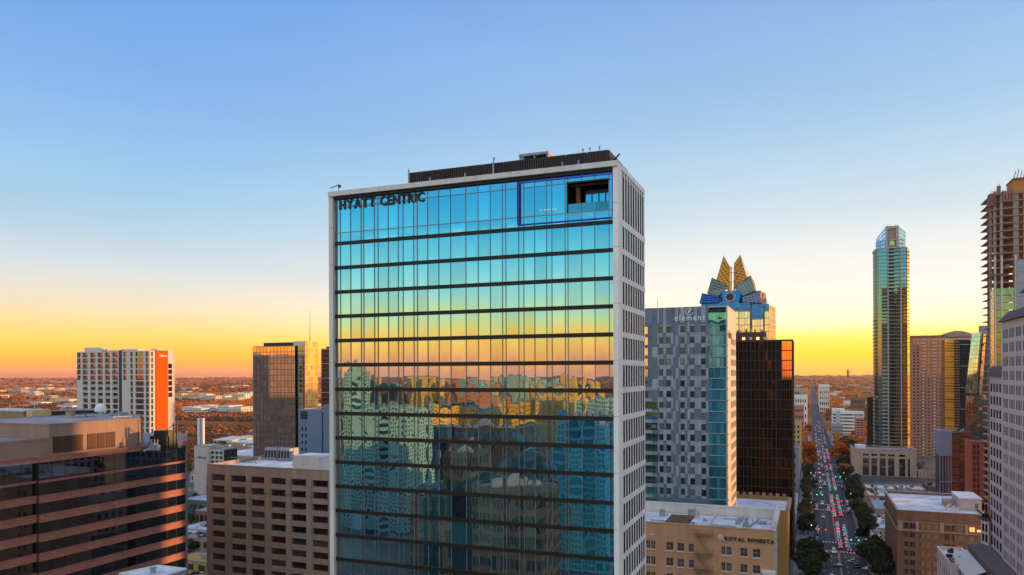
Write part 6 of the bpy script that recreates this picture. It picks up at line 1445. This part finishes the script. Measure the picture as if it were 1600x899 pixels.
north('ochre_corner_block', 'ochre block with dark windows mirrored beside the sunset-lit block', 790, 836, 460, 24, 628, M_OCH, [M_DGL3], 6, 14, fw=.45, fh=.4)
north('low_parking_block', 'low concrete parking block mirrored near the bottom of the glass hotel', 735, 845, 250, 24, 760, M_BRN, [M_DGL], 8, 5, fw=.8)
north('grey_walkup', 'grey four storey block mirrored low left of centre in the glass hotel', 640, 690, 270, 22, 770, M_BRN, [M_DGL], 6, 5)
north('tan_walkup', 'tan block mirrored low at the centre right of the glass hotel', 800, 850, 330, 22, 712, M_TAN, [M_DGL, LBG], 6, 9)
rs = random.Random(21)
cols_n = [M_OCH, M_OCH, M_OCH, M_OCH, M_TAN, M_SG2, M_BRN, mat('orange_render', (.55, .22, .06), .8)]
for i in range(24):
    px = 540+i*17+rs.uniform(-6, 6); Yv = rs.uniform(700, 1300)
    north('midrise_block', 'distant midrise block in the mirrored northern city, number of window columns %d' % (3+i) if False else 'distant midrise block beyond the viewpoint, only mirrored in the glass hotel', px-9, px+9+rs.uniform(0, 7), Yv, 25, 597+rs.uniform(-10, 14), rs.choice(cols_n), [rs.choice([WARM, WARM, M_DGL3])], 5, 10, fw=.4, fh=.35)['group'] = 'distant midrise blocks mirrored in the glass'
# a slender church-like mast mirrored at centre
# ================================================================== trees
def leaf_mat(name, c1, c2):
    m = bpy.data.materials.new(name); m.use_nodes = True; nt = m.node_tree; N = nt.nodes; L = nt.links; b = N['Principled BSDF']
    b.inputs['Roughness'].default_value = .8; b.inputs['Specular IOR Level'].default_value = .15
    oi = N.new('ShaderNodeObjectInfo'); geo = N.new('ShaderNodeNewGeometry'); ad = N.new('ShaderNodeMath'); ad.operation = 'MULTIPLY_ADD'; ad.inputs[1].default_value = .6
    L.new(oi.outputs['Random'], ad.inputs[0]); m2 = N.new('ShaderNodeMath'); m2.operation = 'MULTIPLY'; m2.inputs[1].default_value = .4
    L.new(geo.outputs['Random Per Island'], m2.inputs[0]); L.new(m2.outputs[0], ad.inputs[2])
    r = N.new('ShaderNodeMix'); r.data_type = 'RGBA'; L.new(ad.outputs[0], r.inputs[0]); r.inputs[6].default_value = c1+(1,); r.inputs[7].default_value = c2+(1,)
    L.new(r.outputs[2], b.inputs['Base Color']); MATS[name] = m; return m
L_GREEN = leaf_mat('dark_oak_leaves', (.018, .028, .012), (.05, .06, .022)); L_OR = leaf_mat('rust_leaves', (.34, .07, .01), (.62, .19, .03)); L_BR = leaf_mat('bare_brown_twigs', (.07, .045, .03), (.14, .08, .04))
L_FOR = leaf_mat('autumn_forest_leaves', (.42, .10, .018), (.88, .27, .045)); L_FORD = leaf_mat('dusky_forest_leaves', (.10, .05, .025), (.36, .13, .04))
M_BARK = mat('bark', (.07, .05, .035), .9, 0, .3, 3)
def crown_mesh(seed, n, R, H, lm, leaf=.55, name='crown'):
    rs = random.Random(seed); b = MB(); cl = []
    for i in range(11):
        a = rs.uniform(0, 2*PI); q = rs.uniform(.15, .72)*R; z = rs.uniform(.12, .85)*H
        cl.append((q*math.cos(a), q*math.sin(a), z, R*rs.uniform(.28, .5)))
    for i in range(n):
        cx, cy, cz, cr = rs.choice(cl); d = Vector((rs.gauss(0, 1), rs.gauss(0, 1), rs.gauss(0, .8))).normalized()*cr*rs.uniform(.7, 1.05)
        c = Vector((cx, cy, cz))+d; u = Vector((rs.gauss(0, 1), rs.gauss(0, 1), rs.gauss(0, 1))).normalized(); nrm = (d.normalized()+u*.5).normalized(); a = nrm.orthogonal().normalized(); e = nrm.cross(a); s = leaf*rs.uniform(.6, 1.3)
        b.poly([c-a*s-e*s*.6, c+a*s-e*s*.6, c+a*s*.8+e*s*.7, c-a*s*.7+e*s*.8])
    return b.mesh(name, [lm])
def trunk_mesh(seed, h, R):
    rs = random.Random(seed); b = MB(); b.tube((0, 0, 0), (.1, 0, h*.55), .3, 7, 0, .2)
    for i in range(5):
        a = 2*PI*i/5+rs.random(); b.tube((.1, 0, h*.45), (math.cos(a)*R*.5, math.sin(a)*R*.5, h*.55+rs.uniform(.15, .35)*h), .14, 5, 0, .05)
    return b.mesh('trunk', [M_BARK])
TR = {}
def tree(kind, label, x, y, s=1., group=None):
    if kind not in TR:
        TR[kind] = []
        for v in range(3):
            if kind == 'oak': cm = crown_mesh(10+v, 1500, 5.2, 7.0, L_GREEN, .42)
            elif kind == 'rust': cm = crown_mesh(20+v, 1300, 4.6, 7.5, L_OR, .45)
            else: cm = crown_mesh(30+v, 900, 4.4, 7.0, L_BR, .28)
            TR[kind].append((trunk_mesh(v+5, 7, 5), cm))
    nm = {'oak': 'oak_tree', 'rust': 'autumn_tree', 'bare': 'bare_tree'}[kind]
    r = root(nm, label, 'tree', (x, y, 0.1), group); t, c = random.choice(TR[kind]); r.scale = (s, s, s*random.uniform(.9, 1.1)); r.rotation_euler = (0, 0, random.uniform(0, 6.28))
    child('trunk', t, r, (0, 0, 0)); child('crown', c, r, (0, 0, 2.2)); return r
ORD = ['below the nearest junction', 'between the first and second junction', 'between the second and third junction', 'between the third and fourth junction', 'between the fourth and fifth junction', 'past the fifth junction', 'past the fifth junction', 'past the fifth junction']
def blk(y): return ORD[sum(1 for q in blocks if 320 < q < y)]
KN = {'oak': 'dark leafy', 'rust': 'orange autumn', 'bare': 'thin bare'}
gl, gr_ = 'street trees along the left pavement of the avenue', 'street trees along the right pavement of the avenue'
y = 318
while y < 830:
    if not any(abs(y-q) < 13 for q in blocks):
        k = 'oak' if y < 620 or random.random() < .4 else random.choice(('rust', 'bare', 'oak'))
        if 395 < y < 520: k = random.choice(('bare', 'oak'))
        tree(k, '%s street tree at the left kerb, %s' % (KN[k], blk(y)), -1.8+random.uniform(-1, 1), y, random.uniform(.75, 1.0), '%s trees at the left kerb %s' % (KN[k], blk(y)))
    y += random.uniform(9, 14)
y = 322
while y < 830:
    if not any(abs(y-q) < 13 for q in blocks):
        k = 'oak' if y < 600 or random.random() < .4 else random.choice(('rust', 'bare', 'oak'))
        tree(k, '%s street tree at the right kerb, %s' % (KN[k], blk(y)), 25.5+random.uniform(-1, 1.5), y, random.uniform(.85, 1.15), '%s trees at the right kerb %s' % (KN[k], blk(y)))
    y += random.uniform(8, 12)
for (px, d, s, lb) in ((1262, 292, 1.25, 'biggest dark tree at bottom edge left of the avenue'), (1275, 310, 1.1, 'broad dark tree just above the biggest one left of the avenue'), (1372, 300, 1.25, 'biggest dark tree at bottom edge right of the avenue'), (1358, 318, 1.1, 'broad dark tree beside the crossing right of the avenue')):
    x, y = cw(px, d); tree('oak', lb, x, y, s)
for (px, d, s, lb) in ((1265, 640, 1.9, 'large glowing orange tree left of the avenue before the bridge'), (1313, 645, 1.8, 'large glowing orange tree right of the avenue before the bridge')):
    x, y = cw(px, d); tree('rust', lb, x, y, s)
for i in range(26):
    x, y = cw(random.uniform(292, 324), random.uniform(330, 470)); tree(random.choice(('oak', 'bare')), 'small dark tree among the low roofs in the gap left of the tan office block', x, y, random.uniform(.5, .9), 'trees among the low roofs at left')
for i in range(40):
    px = random.choice((random.uniform(1300, 1350), random.uniform(1318, 1335))); x, y = cw(px, random.uniform(640, 800)); 
    if x > 32: tree(random.choice(('oak', 'bare', 'rust')), 'tree in the park strip between avenue and bridge, right side', x, y, random.uniform(.9, 1.4), 'trees in the park strip right of the avenue')
# ---- far woods: one mass, thinning to the horizon
def scatter(name, pts, protos, smat, kind='stuff'):
    me = bpy.data.meshes.new(name); me.from_pydata([p[:3] for p in pts], [], [])
    at = me.attributes.new('size', 'FLOAT', 'POINT'); at.data.foreach_set('value', [p[3] for p in pts])
    o = bpy.data.objects.new(name, me); COL.objects.link(o); o['kind'] = kind
    ng = bpy.data.node_groups.new(name, 'GeometryNodeTree'); ng.interface.new_socket('Geometry', in_out='INPUT', socket_type='NodeSocketGeometry'); ng.interface.new_socket('Geometry', in_out='OUTPUT', socket_type='NodeSocketGeometry')
    N = ng.nodes; L = ng.links; gi = N.new('NodeGroupInput'); go = N.new('NodeGroupOutput'); ip = N.new('GeometryNodeInstanceOnPoints')
    oi = N.new('GeometryNodeObjectInfo'); oi.inputs[0].default_value = protos; oi.transform_space = 'ORIGINAL'
    sm = N.new('GeometryNodeSetMaterial'); sm.inputs['Material'].default_value = smat
    L.new(oi.outputs['Geometry'], sm.inputs[0]); L.new(gi.outputs[0], ip.inputs['Points']); L.new(sm.outputs[0], ip.inputs['Instance'])
    na = N.new('GeometryNodeInputNamedAttribute'); na.data_type = 'FLOAT'; na.inputs[0].default_value = 'size'; L.new(na.outputs[0], ip.inputs['Scale'])
    rv = N.new('FunctionNodeRandomValue'); rv.data_type = 'FLOAT_VECTOR'; rv.inputs[1].default_value = (.2, .2, 6.28); L.new(rv.outputs[0], ip.inputs['Rotation'])
    L.new(ip.outputs[0], go.inputs[0]); md = o.modifiers.new('n', 'NODES'); md.node_group = ng; return o
for i in range(12):
    x, y = cw(1366+i*6.5+random.uniform(-2, 2), random.uniform(592, 612)); tree('bare' if i % 3 else 'rust', 'bare brown tree in front of the slit-window block' if i % 3 else 'small orange tree among bare ones before the slit-window block', x, y, random.uniform(.7, .95), 'bare trees before the slit-window block' if i % 3 else 'orange trees before the slit-window block')
lowt = tree('rust', 'round orange tree standing alone south of the bridge beside the avenue', 34, 1040, 1.0)
lowc = [c for c in lowt.children if c.name.startswith('crown')][0]; lowc.data = crown_mesh(77, 260, 5, 7, L_OR, 1.0); lowc.name = 'crown'
rs = random.Random(31)
def wood(x, y): return math.sin(x*.0021+1.3)*math.cos(y*.0017+.4)+.5*math.sin(x*.0063+y*.0041)+.35*math.sin(y*.011)
pts_o, pts_d = [], []
houses = []
n_try = 62000
for i in range(n_try):
    u = rs.random(); d = 900*(12000/900)**(u**1.0); a = rs.uniform(-.66, .66)
    cx = math.tan(a)*d; x = cx*cY-d*sY; y = cx*sY+d*cY
    if y < 1006 and y > 856: continue
    if y < 860 and x > -330: continue
    if -4 < x < 27 and y > 0: continue
    if wood(x, y) < -.45 and rs.random() < .8: continue
    w = wood(x*1.7+400, y*1.3); s = rs.uniform(.8, 1.5)*(1 if d < 2500 else 1+(d-2500)/2600)
    (pts_o if w > -.15 or rs.random() < .25 else pts_d).append((x, y, -.5, s))
for i in range(9000):      # nearer dark wood at the left, river side
    d = rs.uniform(620, 1500); px = rs.uniform(240, 530); x, y = cw(px, d)
    if y > 1006 or y < 858: pts_d.append((x, y, -.5, rs.uniform(.7, 1.3)))
for i in range(14000):     # woods to the north, mirrored in the glass
    d = 500*(8000/500)**rs.random(); px = rs.uniform(480, 1000); x, y = cw(px, d+160); y = 161-y
    if y < -420: (pts_o if rs.random() < .7 else pts_d).append((x, y, -.5, rs.uniform(.8, 1.5)*(1 if d < 2500 else 1+(d-2500)/2600)))
scatter('autumn_woodland', pts_o, lowc, L_FOR); scatter('dusky_woodland', pts_d, lowc, L_FORD)
# ---- pale low buildings scattered through the far woods
LBM_ = [M_CREAM, M_WHITE, mat('shed_painted_sun', (.75, .55, .25), .7), M_SAND]  # the yellow one has low sunlight painted into the wall colour
def farblock(px, d, w, dp, h, m, label='long low pale building among the far autumn woods', grp='low buildings among the far woods', rot=0, nw=6):
    x, y = cw(px, d)
    if -6-w/2 < x < 30+w/2 and y > 0: return
    cn = {M_CREAM.name: 'cream', M_WHITE.name: 'white', M_SAND.name: 'sandy', M_ROSE.name: 'rosy', M_BRICK.name: 'brown'}.get(m.name, 'yellow')
    if 'far autumn' in label:
        wh = 'left of the orange-sided hotel' if px < 120 else 'behind the orange-sided hotel' if px < 272 else 'between the orange-sided hotel and mirror tower' if px < 396 else 'behind the mirror tower' if px < 530 else 'right of the far avenue'
        label = '%s %s building in the far woods %s' % ('small' if w < 45 else 'long', cn, wh); grp = label+'s'
    elif 'small pale' in label: label = '%s low building south of the river, %s of the far avenue' % (cn, 'left' if px < 1270 else 'right'); grp = label
    else: label = label.replace('pale block', cn+' block').replace('white block', cn+' block'); grp = label
    r = root('low_building', label, 'building', (x, y, 0), grp)
    b = MB(); b.box(x-w/2, x+w/2, y-dp/2, y+dp/2, 0, h-.5); b.build('wall', m, r)
    b = MB(); b.box(x-w/2-.4, x+w/2+.4, y-dp/2-.4, y+dp/2+.4, h-.49, h); b.build('roof', M_CREAM if rs.random() < .5 else M_SAND, r)
    nfl = max(1, int(h/4)); b = MB()
    for k in range(nfl):
        for i in range(nw): b.box(x-w/2+w*(i+.2)/nw, x-w/2+w*(i+.75)/nw, y-dp/2-.08, y-dp/2-.004, 1.2+k*4, 3.0+k*4)
        for i in range(3): b.box(x+w/2+.004, x+w/2+.08, y-dp/2+dp*(i+.2)/3, y-dp/2+dp*(i+.7)/3, 1.2+k*4, 3.0+k*4)
    b.build('window_row', M_DGL, r, 'stuff'); r.rotation_euler = (0, 0, rot); return r
for i in range(75):
    px = rs.uniform(-10, 520) if i % 5 else rs.uniform(1240, 1362); d = 1700*(9000/1700)**(rs.random()); k = 1+d/4500
    farblock(px, d, rs.uniform(20, 55)*k, rs.uniform(14, 24)*k, rs.uniform(7, 11)*k**.7, rs.choice(LBM_))
for px in range(278, 396, 7):      # a bright strip of them left of the mirror tower
    farblock(px+rs.uniform(-2, 2), rs.uniform(2200, 2500), rs.uniform(25, 45), 25, rs.uniform(14, 22), rs.choice(LBM_), 'pale block in the bright strip of buildings left of the mirror tower', 'bright strip of pale blocks left of the mirror tower')
for px in range(300, 396, 9):
    farblock(px+rs.uniform(-2, 2), rs.uniform(1450, 1700), rs.uniform(25, 45), 22, rs.uniform(12, 18), rs.choice(LBM_[:2]), 'white block at the wood edge left of the mirror tower', 'white blocks at the wood edge left of the mirror tower')
for px in range(20, 120, 9):
    farblock(px+rs.uniform(-2, 2), rs.uniform(3200, 3800), rs.uniform(35, 60), 30, rs.uniform(14, 22), rs.choice(LBM_), 'pale block in the far strip above the orange woods at the left edge', 'far strip of pale blocks at the left edge')
# twin pylons and other slim marks
for i, px in enumerate((310.5, 317)):
    x, y = cw(px, 760); r = root('white_pylon', ['left', 'right'][i]+'hand white slab pylon of the pair standing by the dark trees', 'pylon', (x, y, 0)); b = MB(); z = zz(px, 655, 760); b.box(x-1.1, x+1.1, y-1, y+1, 0, z); b.build('shaft', M_WHITE, r); b = MB(); b.box(x-1.4, x+1.4, y-1.3, y+1.3, z+.01, z+.8); b.build('cap', M_WHITE, r)
# buildings south of the bridge
Yf = 1075.
r, x0, x1, zt = simple('white_striped_office', 'white office with horizontal window stripes beyond the bridge right of the avenue', 'office building', 1300, 1350, Yf, 30, 644, M_WHITE, M_ROOFW, 3, 6, [M_DGL], None, .95, .42)
b = MB(); b.box(onY(1306, Yf-2), onY(1313, Yf-2), Yf-3, Yf-.01, 0, zt+2); b.build('stair_tower', mat('lilac_grey_panel', (.45, .43, .50), .7), r)
b = MB(); b.box(onY(1300, Yf-2), onY(1320, Yf-2), Yf+4, Yf+20, zt+.01, zt+4); b.build('roof_house', M_WHITE, r)
simple('pink_lit_office', 'pinkish office block standing in front of the white striped office', 'office building', 1337, 1350, 1020, 30, 653, M_ROSE, M_ROOFW, 2, 7, [M_DGL3], None, .9, .45)
simple('low_modern_hall', 'grey low hall with pillars at the foot of the white striped office', 'building', 1299, 1317, 1015, 20, 664, M_GREY, M_ROOFG, 6, 3, [M_DGL], None)
for i, (p0, p1, Y, yt, m, lb) in enumerate([(1241, 1262, 1500, 607, M_SAND, 'wide sandy block south of the river, farthest up the left of the avenue'), (1241, 1261, 1180, 618, M_WHITE, 'white terraced block south of the river left of the avenue'), (1241, 1256, 1060, 634, M_ROSE, 'rosy low block south of the river left of the avenue'), (1279, 1296, 1900, 601, M_WHITE, 'white flat-roofed block beyond the bridge just right of the avenue'), (1280, 1296, 1650, 607, M_CREAM, 'cream flat-roofed block beyond the bridge just right of the avenue'), (1330, 1352, 1400, 622, M_BRICK, 'brick building with pale roof beyond the bridge near the slim tower')]):
    simple('south_block', lb, 'building', p0, p1, Y, 30, yt, m, M_ROOFW, 5, 4, [M_DGL], None, .6, .45, parts=False)
for i in range(46):
    px = rs.choice((rs.uniform(1240, 1262), rs.uniform(1285, 1360))); farblock(px, rs.uniform(1150, 4200), rs.uniform(16, 34), rs.uniform(14, 24), rs.uniform(6, 13), rs.choice(LBM_[:2]+[M_SAND, M_ROSE, M_BRICK]), 'small pale building south of the river beside the long straight avenue', 'small buildings along the avenue south of the river')
# ---- radio masts on the skyline
for (px, d, yt, lb) in ((1325, 7000, 577, 'dark block-topped tower on the skyline at right'), (1330, 7000, 572, 'thin radio mast on the skyline at right beside the block-topped tower'), (1356, 7500, 578, 'thin radio mast on the skyline close to the slim tower'), (356, 7000, 586, 'thin radio mast on the skyline left of the mirror tower')):
    x, y = cw(px, d); z = zz(px, yt, d); r = root('radio_mast', lb, 'mast', (x, y, 0)); b = MB(); w = 22 if 'dark block' in lb else 3
    b.tube((x, y, 0), (x, y, z), w*.6, 6, 0, w*.3); b.build('shaft', M_DK, r)
    b = MB(); b.box(x-w, x+w, y-w, y+w, z*.72, z*.78); b.build('platform', M_DK, r)
# ================================================================== traffic
CARC = {'white': (.55, .55, .56), 'silver': (.32, .33, .35), 'black': (.015, .015, .018), 'grey': (.10, .105, .115), 'red': (.30, .02, .02), 'blue': (.03, .07, .18), 'tan': (.25, .19, .12)}
M_TYRE = mat('tyre_rubber', (.015, .015, .015), .9); M_RIM = mat('alloy_rim', (.4, .4, .42), .3, .8); M_CG = glass('car_glass', (.6, .65, .7), (.008, .009, .01), .35)
M_BRK = emis('brake_light', (1., .03, .02), 4.5); M_HDL = emis('headlight', (1., .92, .75), 1.3); M_HOFF = mat('lamp_lens', (.6, .6, .6), .2); M_TOFF = mat('tail_lens', (.25, .01, .01), .3)
def car_meshes(kind):
    L_, Wd, H0, H1 = {'sedan': (4.7, 1.82, .92, 1.45), 'suv': (4.8, 1.95, 1.08, 1.78), 'van': (5.6, 2.05, 1.25, 2.3), 'pickup': (5.6, 2.0, 1.12, 1.85)}[kind]
    h = L_/2; w = Wd/2
    # body: stations along the length with (y, half width, bottom, top)
    st = [(-h, w*.80, .38, H0*.80), (-h+.18, w*.94, .28, H0*.95), (-h*.55, w, .24, H0), (0, w, .24, H0*1.0), (h*.42, w, .24, H0*.98), (h-.35, w*.93, .26, H0*.80), (h, w*.78, .38, H0*.66)]
    b = MB(); rings = []
    for (y, ww, z0, z1) in st:
        rings.append([(-ww*.92, y, z0), (ww*.92, y, z0), (ww, y, z0+(z1-z0)*.45), (ww*.93, y, z1-.03), (ww*.8, y, z1), (-ww*.8, y, z1), (-ww*.93, y, z1-.03), (-ww, y, z0+(z1-z0)*.45)])
    n = 8; b.v = [p for r_ in rings for p in r_]
    for i in range(len(rings)-1):
        for j in range(n):
            b.f.append((i*n+j, i*n+(j+1) % n, (i+1)*n+(j+1) % n, (i+1)*n+j)); b.m.append(0); b.sm.append(True)
    b.f.append(tuple(range(n))[::-1]); b.f.append(tuple(range((len(rings)-1)*n, len(rings)*n))); b.m += [0, 0]; b.sm += [False, False]
    # roof skin above the glasshouse
    r0, r1 = {'sedan': (-h*.50, h*.12), 'suv': (-h*.86, h*.18), 'van': (-h*.95, h*.45), 'pickup': (-h*.10, h*.30)}[kind]
    g0, g1 = r0-(.55 if kind == 'sedan' else .15), r1+.65
    b.hexa([(-w*.70, r0, H1-.06), (w*.70, r0, H1-.06), (w*.70, r1, H1-.06), (-w*.70, r1, H1-.06)], [(-w*.62, r0+.08, H1), (w*.62, r0+.08, H1), (w*.62, r1-.08, H1), (-w*.62, r1-.08, H1)])
    g = MB(); g.hexa([(-w*.88, g0, H0-.02), (w*.88, g0, H0-.02), (w*.88, g1, H0-.02), (-w*.88, g1, H0-.02)], [(-w*.69, r0+.01, H1-.065), (w*.69, r0+.01, H1-.065), (w*.69, r1-.01, H1-.065), (-w*.69, r1-.01, H1-.065)])
    wh = MB(); wh.tube((-.11, 0, 0), (.11, 0, 0), .34, 12, 0); wh.tube((-.125, 0, 0), (.125, 0, 0), .2, 8, 1)
    tl = MB(); tl.box(-.22, .22, -.06, .02, -.09, .10)
    return dict(L=L_, w=w, h=h, H0=H0, body=b, glass=g.mesh('windows', [M_CG]), wheel=wh.mesh('wheel', [M_TYRE, M_RIM]), lamp=tl)
CM = {k: car_meshes(k) for k in ('sedan', 'suv', 'van', 'pickup')}
LAMPS = {}
for nm, m in (('brake', M_BRK), ('head', M_HDL), ('hoff', M_HOFF), ('toff', M_TOFF)): LAMPS[nm] = CM['sedan']['lamp'].mesh('lamp', [m])
BODY = {}; PROTO = {}
def car(kind, colr, x, y, ang, label, group, brake=True, head=False):
    key = (kind, colr, brake, head)
    if key not in PROTO:
        c = CM[kind]
        if (kind, colr) not in BODY: BODY[(kind, colr)] = c['body'].mesh('body', [mat('paint_'+colr, CARC[colr], .3, .2, .03, 1, .6)])
        r = root('car', label, 'car', (x, y, .012), group)
        child('body', BODY[(kind, colr)], r, (0, 0, 0)); child('windows', c['glass'], r, (0, 0, 0))
        for sx in (-1, 1):
            for sy in (-1, 1): child('wheel', c['wheel'], r, (sx*(c['w']-.12), sy*c['h']*.6, .34))
            child('taillight', LAMPS['brake' if brake else 'toff'], r, (sx*(c['w']-.38), -c['h']-.0, c['H0']*.72)); child('headlight', LAMPS['head' if head else 'hoff'], r, (sx*(c['w']-.45), c['h']+.0, c['H0']*.55))
        PROTO[key] = r
    else:
        r = copy_tree(PROTO[key]); r['label'] = label; r['group'] = group
        if not group: del r['group']
        r.location = (x, y, .012)
    r.rotation_euler = (0, 0, ang); return r
rc = random.Random(12); kinds = ['sedan', 'sedan', 'suv', 'suv', 'pickup', 'van']; clr = ['white', 'silver', 'black', 'grey', 'grey', 'red', 'blue', 'black', 'silver', 'tan']
def queue(x, y0, y1, gap, side, brake=True):
    y = y0; b0 = brake
    while y < y1:
        k, c = rc.choice(kinds), rc.choice(clr); brake = y < 540 or rc.random() < .45
        car(k, c, x+rc.uniform(-.25, .25), y, rc.uniform(-.02, .02), '%s %s %s %s, %s lane' % (c, k, 'braking' if brake else 'rolling unlit', blk(y), side), '%s %ss %s %s %s' % (c, k, 'braking' if brake else 'rolling', blk(y), side), brake)
        y += gap+rc.uniform(0, 2.2)
queue(12.6, 372, 425, 6.6, 'inner'); queue(15.8, 368, 425, 6.4, 'outer')
queue(12.4, 452, 520, 6.5, 'inner'); queue(15.7, 455, 530, 6.5, 'outer')
queue(12.4, 545, 640, 9.5, 'inner'); queue(15.7, 548, 640, 11, 'outer'); queue(12.4, 655, 840, 16, 'inner'); queue(15.7, 652, 840, 15, 'outer'); queue(12.4, 865, 1300, 30, 'inner'); queue(15.6, 880, 1250, 34, 'outer')
def oncoming(ys, x):
    for y in ys:
        k, c = rc.choice(kinds), rc.choice(clr); car(k, c, x+rc.uniform(-.3, .3), y, PI, '%s %s coming north with headlights on, %s' % (c, k, blk(y)), '%s %ss coming north %s' % (c, k, blk(y)), False, True)
oncoming([355, 448, 492, 530, 560, 590, 612, 640, 668, 700, 735, 770, 800, 830, 880, 930, 985, 1040, 1100, 1160], 6.6)
oncoming([362, 470, 575, 630, 690, 750, 812, 900, 960, 1080, 1200], 9.4)
car('suv', 'silver', 7.6, 314, PI, 'silver suv coming north alone at the bottom of the avenue', None, False, True)
car('suv', 'red', 15.6, 316, .05, 'red suv braking just below the crossing on the avenue', None)
car('sedan', 'grey', 17.9, 312, -.1, 'grey sedan braking in the outer lane just below the crossing', None)
car('sedan', 'black', 18.3, 304, -.1, 'black sedan braking lowest of the avenue traffic', None)
for (x, y, c, k, a, lb) in ((10.5, 335.5, 'black', 'sedan', PI/2, 'black sedan crossing the junction sideways'), (18.5, 336.5, 'blue', 'suv', -PI/2+.2, 'blue suv turning across the junction'), (16.8, 345, 'silver', 'sedan', -PI/2+.3, 'silver sedan turning across the junction behind the blue suv'), (21.5, 333.8, 'silver', 'sedan', -PI/2, 'silver sedan leaving the junction to the right'), (1, 367, 'black', 'suv', 0, 'black suv parked nearest at the left kerb')):
    car(k, c, x, y, a, lb, None, False)
for y in list(range(372, 425, 7))+list(range(470, 520, 7))+list(range(560, 640, 8)):
    k, c = rc.choice(kinds), rc.choice(clr)
    if rc.random() < .75: car(k, c, 3.0, y, PI, '%s %s parked at the left kerb %s' % (c, k, blk(y)), '%s %ss parked at the left kerb %s' % (c, k, blk(y)), False)
    k, c = rc.choice(kinds), rc.choice(clr)
    if rc.random() < .6: car(k, c, 20.4, y, 0, '%s %s parked at the right kerb %s' % (c, k, blk(y)), '%s %ss parked at the right kerb %s' % (c, k, blk(y)), False)
for i in range(7):
    x, y = cw(rc.uniform(298, 318), rc.uniform(288, 300)); car(rc.choice(kinds), rc.choice(clr), x+i*.1, y, rc.uniform(0, 3), 'parked car on the lot in the gap beside the tan office block', 'cars on the lot in the gap at left', False)
# ---- signals and lamps
M_GO = emis('green_signal', (.02, 1., .45), 3.5); M_STOP = emis('red_signal', (1, .03, .02), 5.); M_POLE = mat('signal_pole', (.12, .12, .12), .5, .3)
def signal(x, y, s, m, label):
    r = root('traffic_light', label, 'traffic light', (x, y, .14)); b = MB(); b.tube((x, y, .14), (x, y, 6.6), .13, 6); b.build('pole', M_POLE, r)
    b = MB(); b.tube((x, y, 6.3), (x+s*6.5, y, 6.5), .08, 5); b.build('mast_arm', M_POLE, r)
    for k in (0.0, 3.0):
        xx = x+s*(6.3-k); b = MB(); b.box(xx-.22, xx+.22, y-.15, y+.15, 5.6, 6.9); b.build('signal_head', M_DK, r); b = MB(); b.tube((xx, y-.24, 5.85), (xx, y-.16, 5.85), .24, 8); b.build('signal_lens', m, r)
side_w = lambda s: 'left' if s > 0 else 'right'
nth = ['nearest', 'second nearest', 'third nearest', 'fourth nearest', 'fifth nearest']
near = [q for q in blocks if q > 320 and q < 850]
near = [q for q in blocks if 320 < q < 850]
for i, q in enumerate(near[:3]):
    signal(RX1+1.2, q-9.6, -1, M_GO if i % 2 == 0 else M_STOP, '%s traffic signal on a mast arm on the right side of the avenue' % nth[i])
    signal(RX0-1.2, q+9.6, 1, M_GO if i % 2 else M_STOP, '%s traffic signal on a mast arm on the left side of the avenue' % nth[i])
def lamp(x, y, lb, g, on=True):
    r = root('street_lamp', lb, 'street lamp', (x, y, .14), g); b = MB(); b.tube((x, y, .14), (x, y, 5.2), .09, 6, 0, .06); b.tube((x, y, .14), (x, y, .7), .18, 6); b.build('post', M_POLE, r)
    b = MB(); b.tube((x, y, 5.2), (x, y, 5.75), .16, 8, 0, .28); b.build('globe', M_HDL if on else M_WHITE, r)
for i, y in enumerate(range(325, 640, 34)):
    if any(abs(y-q) < 8 for q in blocks): continue
    lamp(.4, y, 'white globe street lamp at the left kerb of the avenue', 'street lamps at the left kerb'); lamp(23.0, y+8, 'white globe street lamp at the right kerb of the avenue', 'street lamps at the right kerb')

# ---- evening haze
HZ = bpy.data.materials.new('haze_air'); HZ.use_nodes = True; nt = HZ.node_tree; nt.nodes.clear(); o_ = nt.nodes.new('ShaderNodeOutputMaterial'); pv = nt.nodes.new('ShaderNodeVolumePrincipled')
pv.inputs['Color'].default_value = (.95, .90, .86, 1); pv.inputs['Density'].default_value = 2.2e-5; pv.inputs['Anisotropy'].default_value = .3; nt.links.new(pv.outputs[0], o_.inputs['Volume'])
b = MB(); b.box(-16500, 16500, -16500, 16500, -8, 225); hz = b.build('haze', HZ); hz['kind'] = 'stuff'
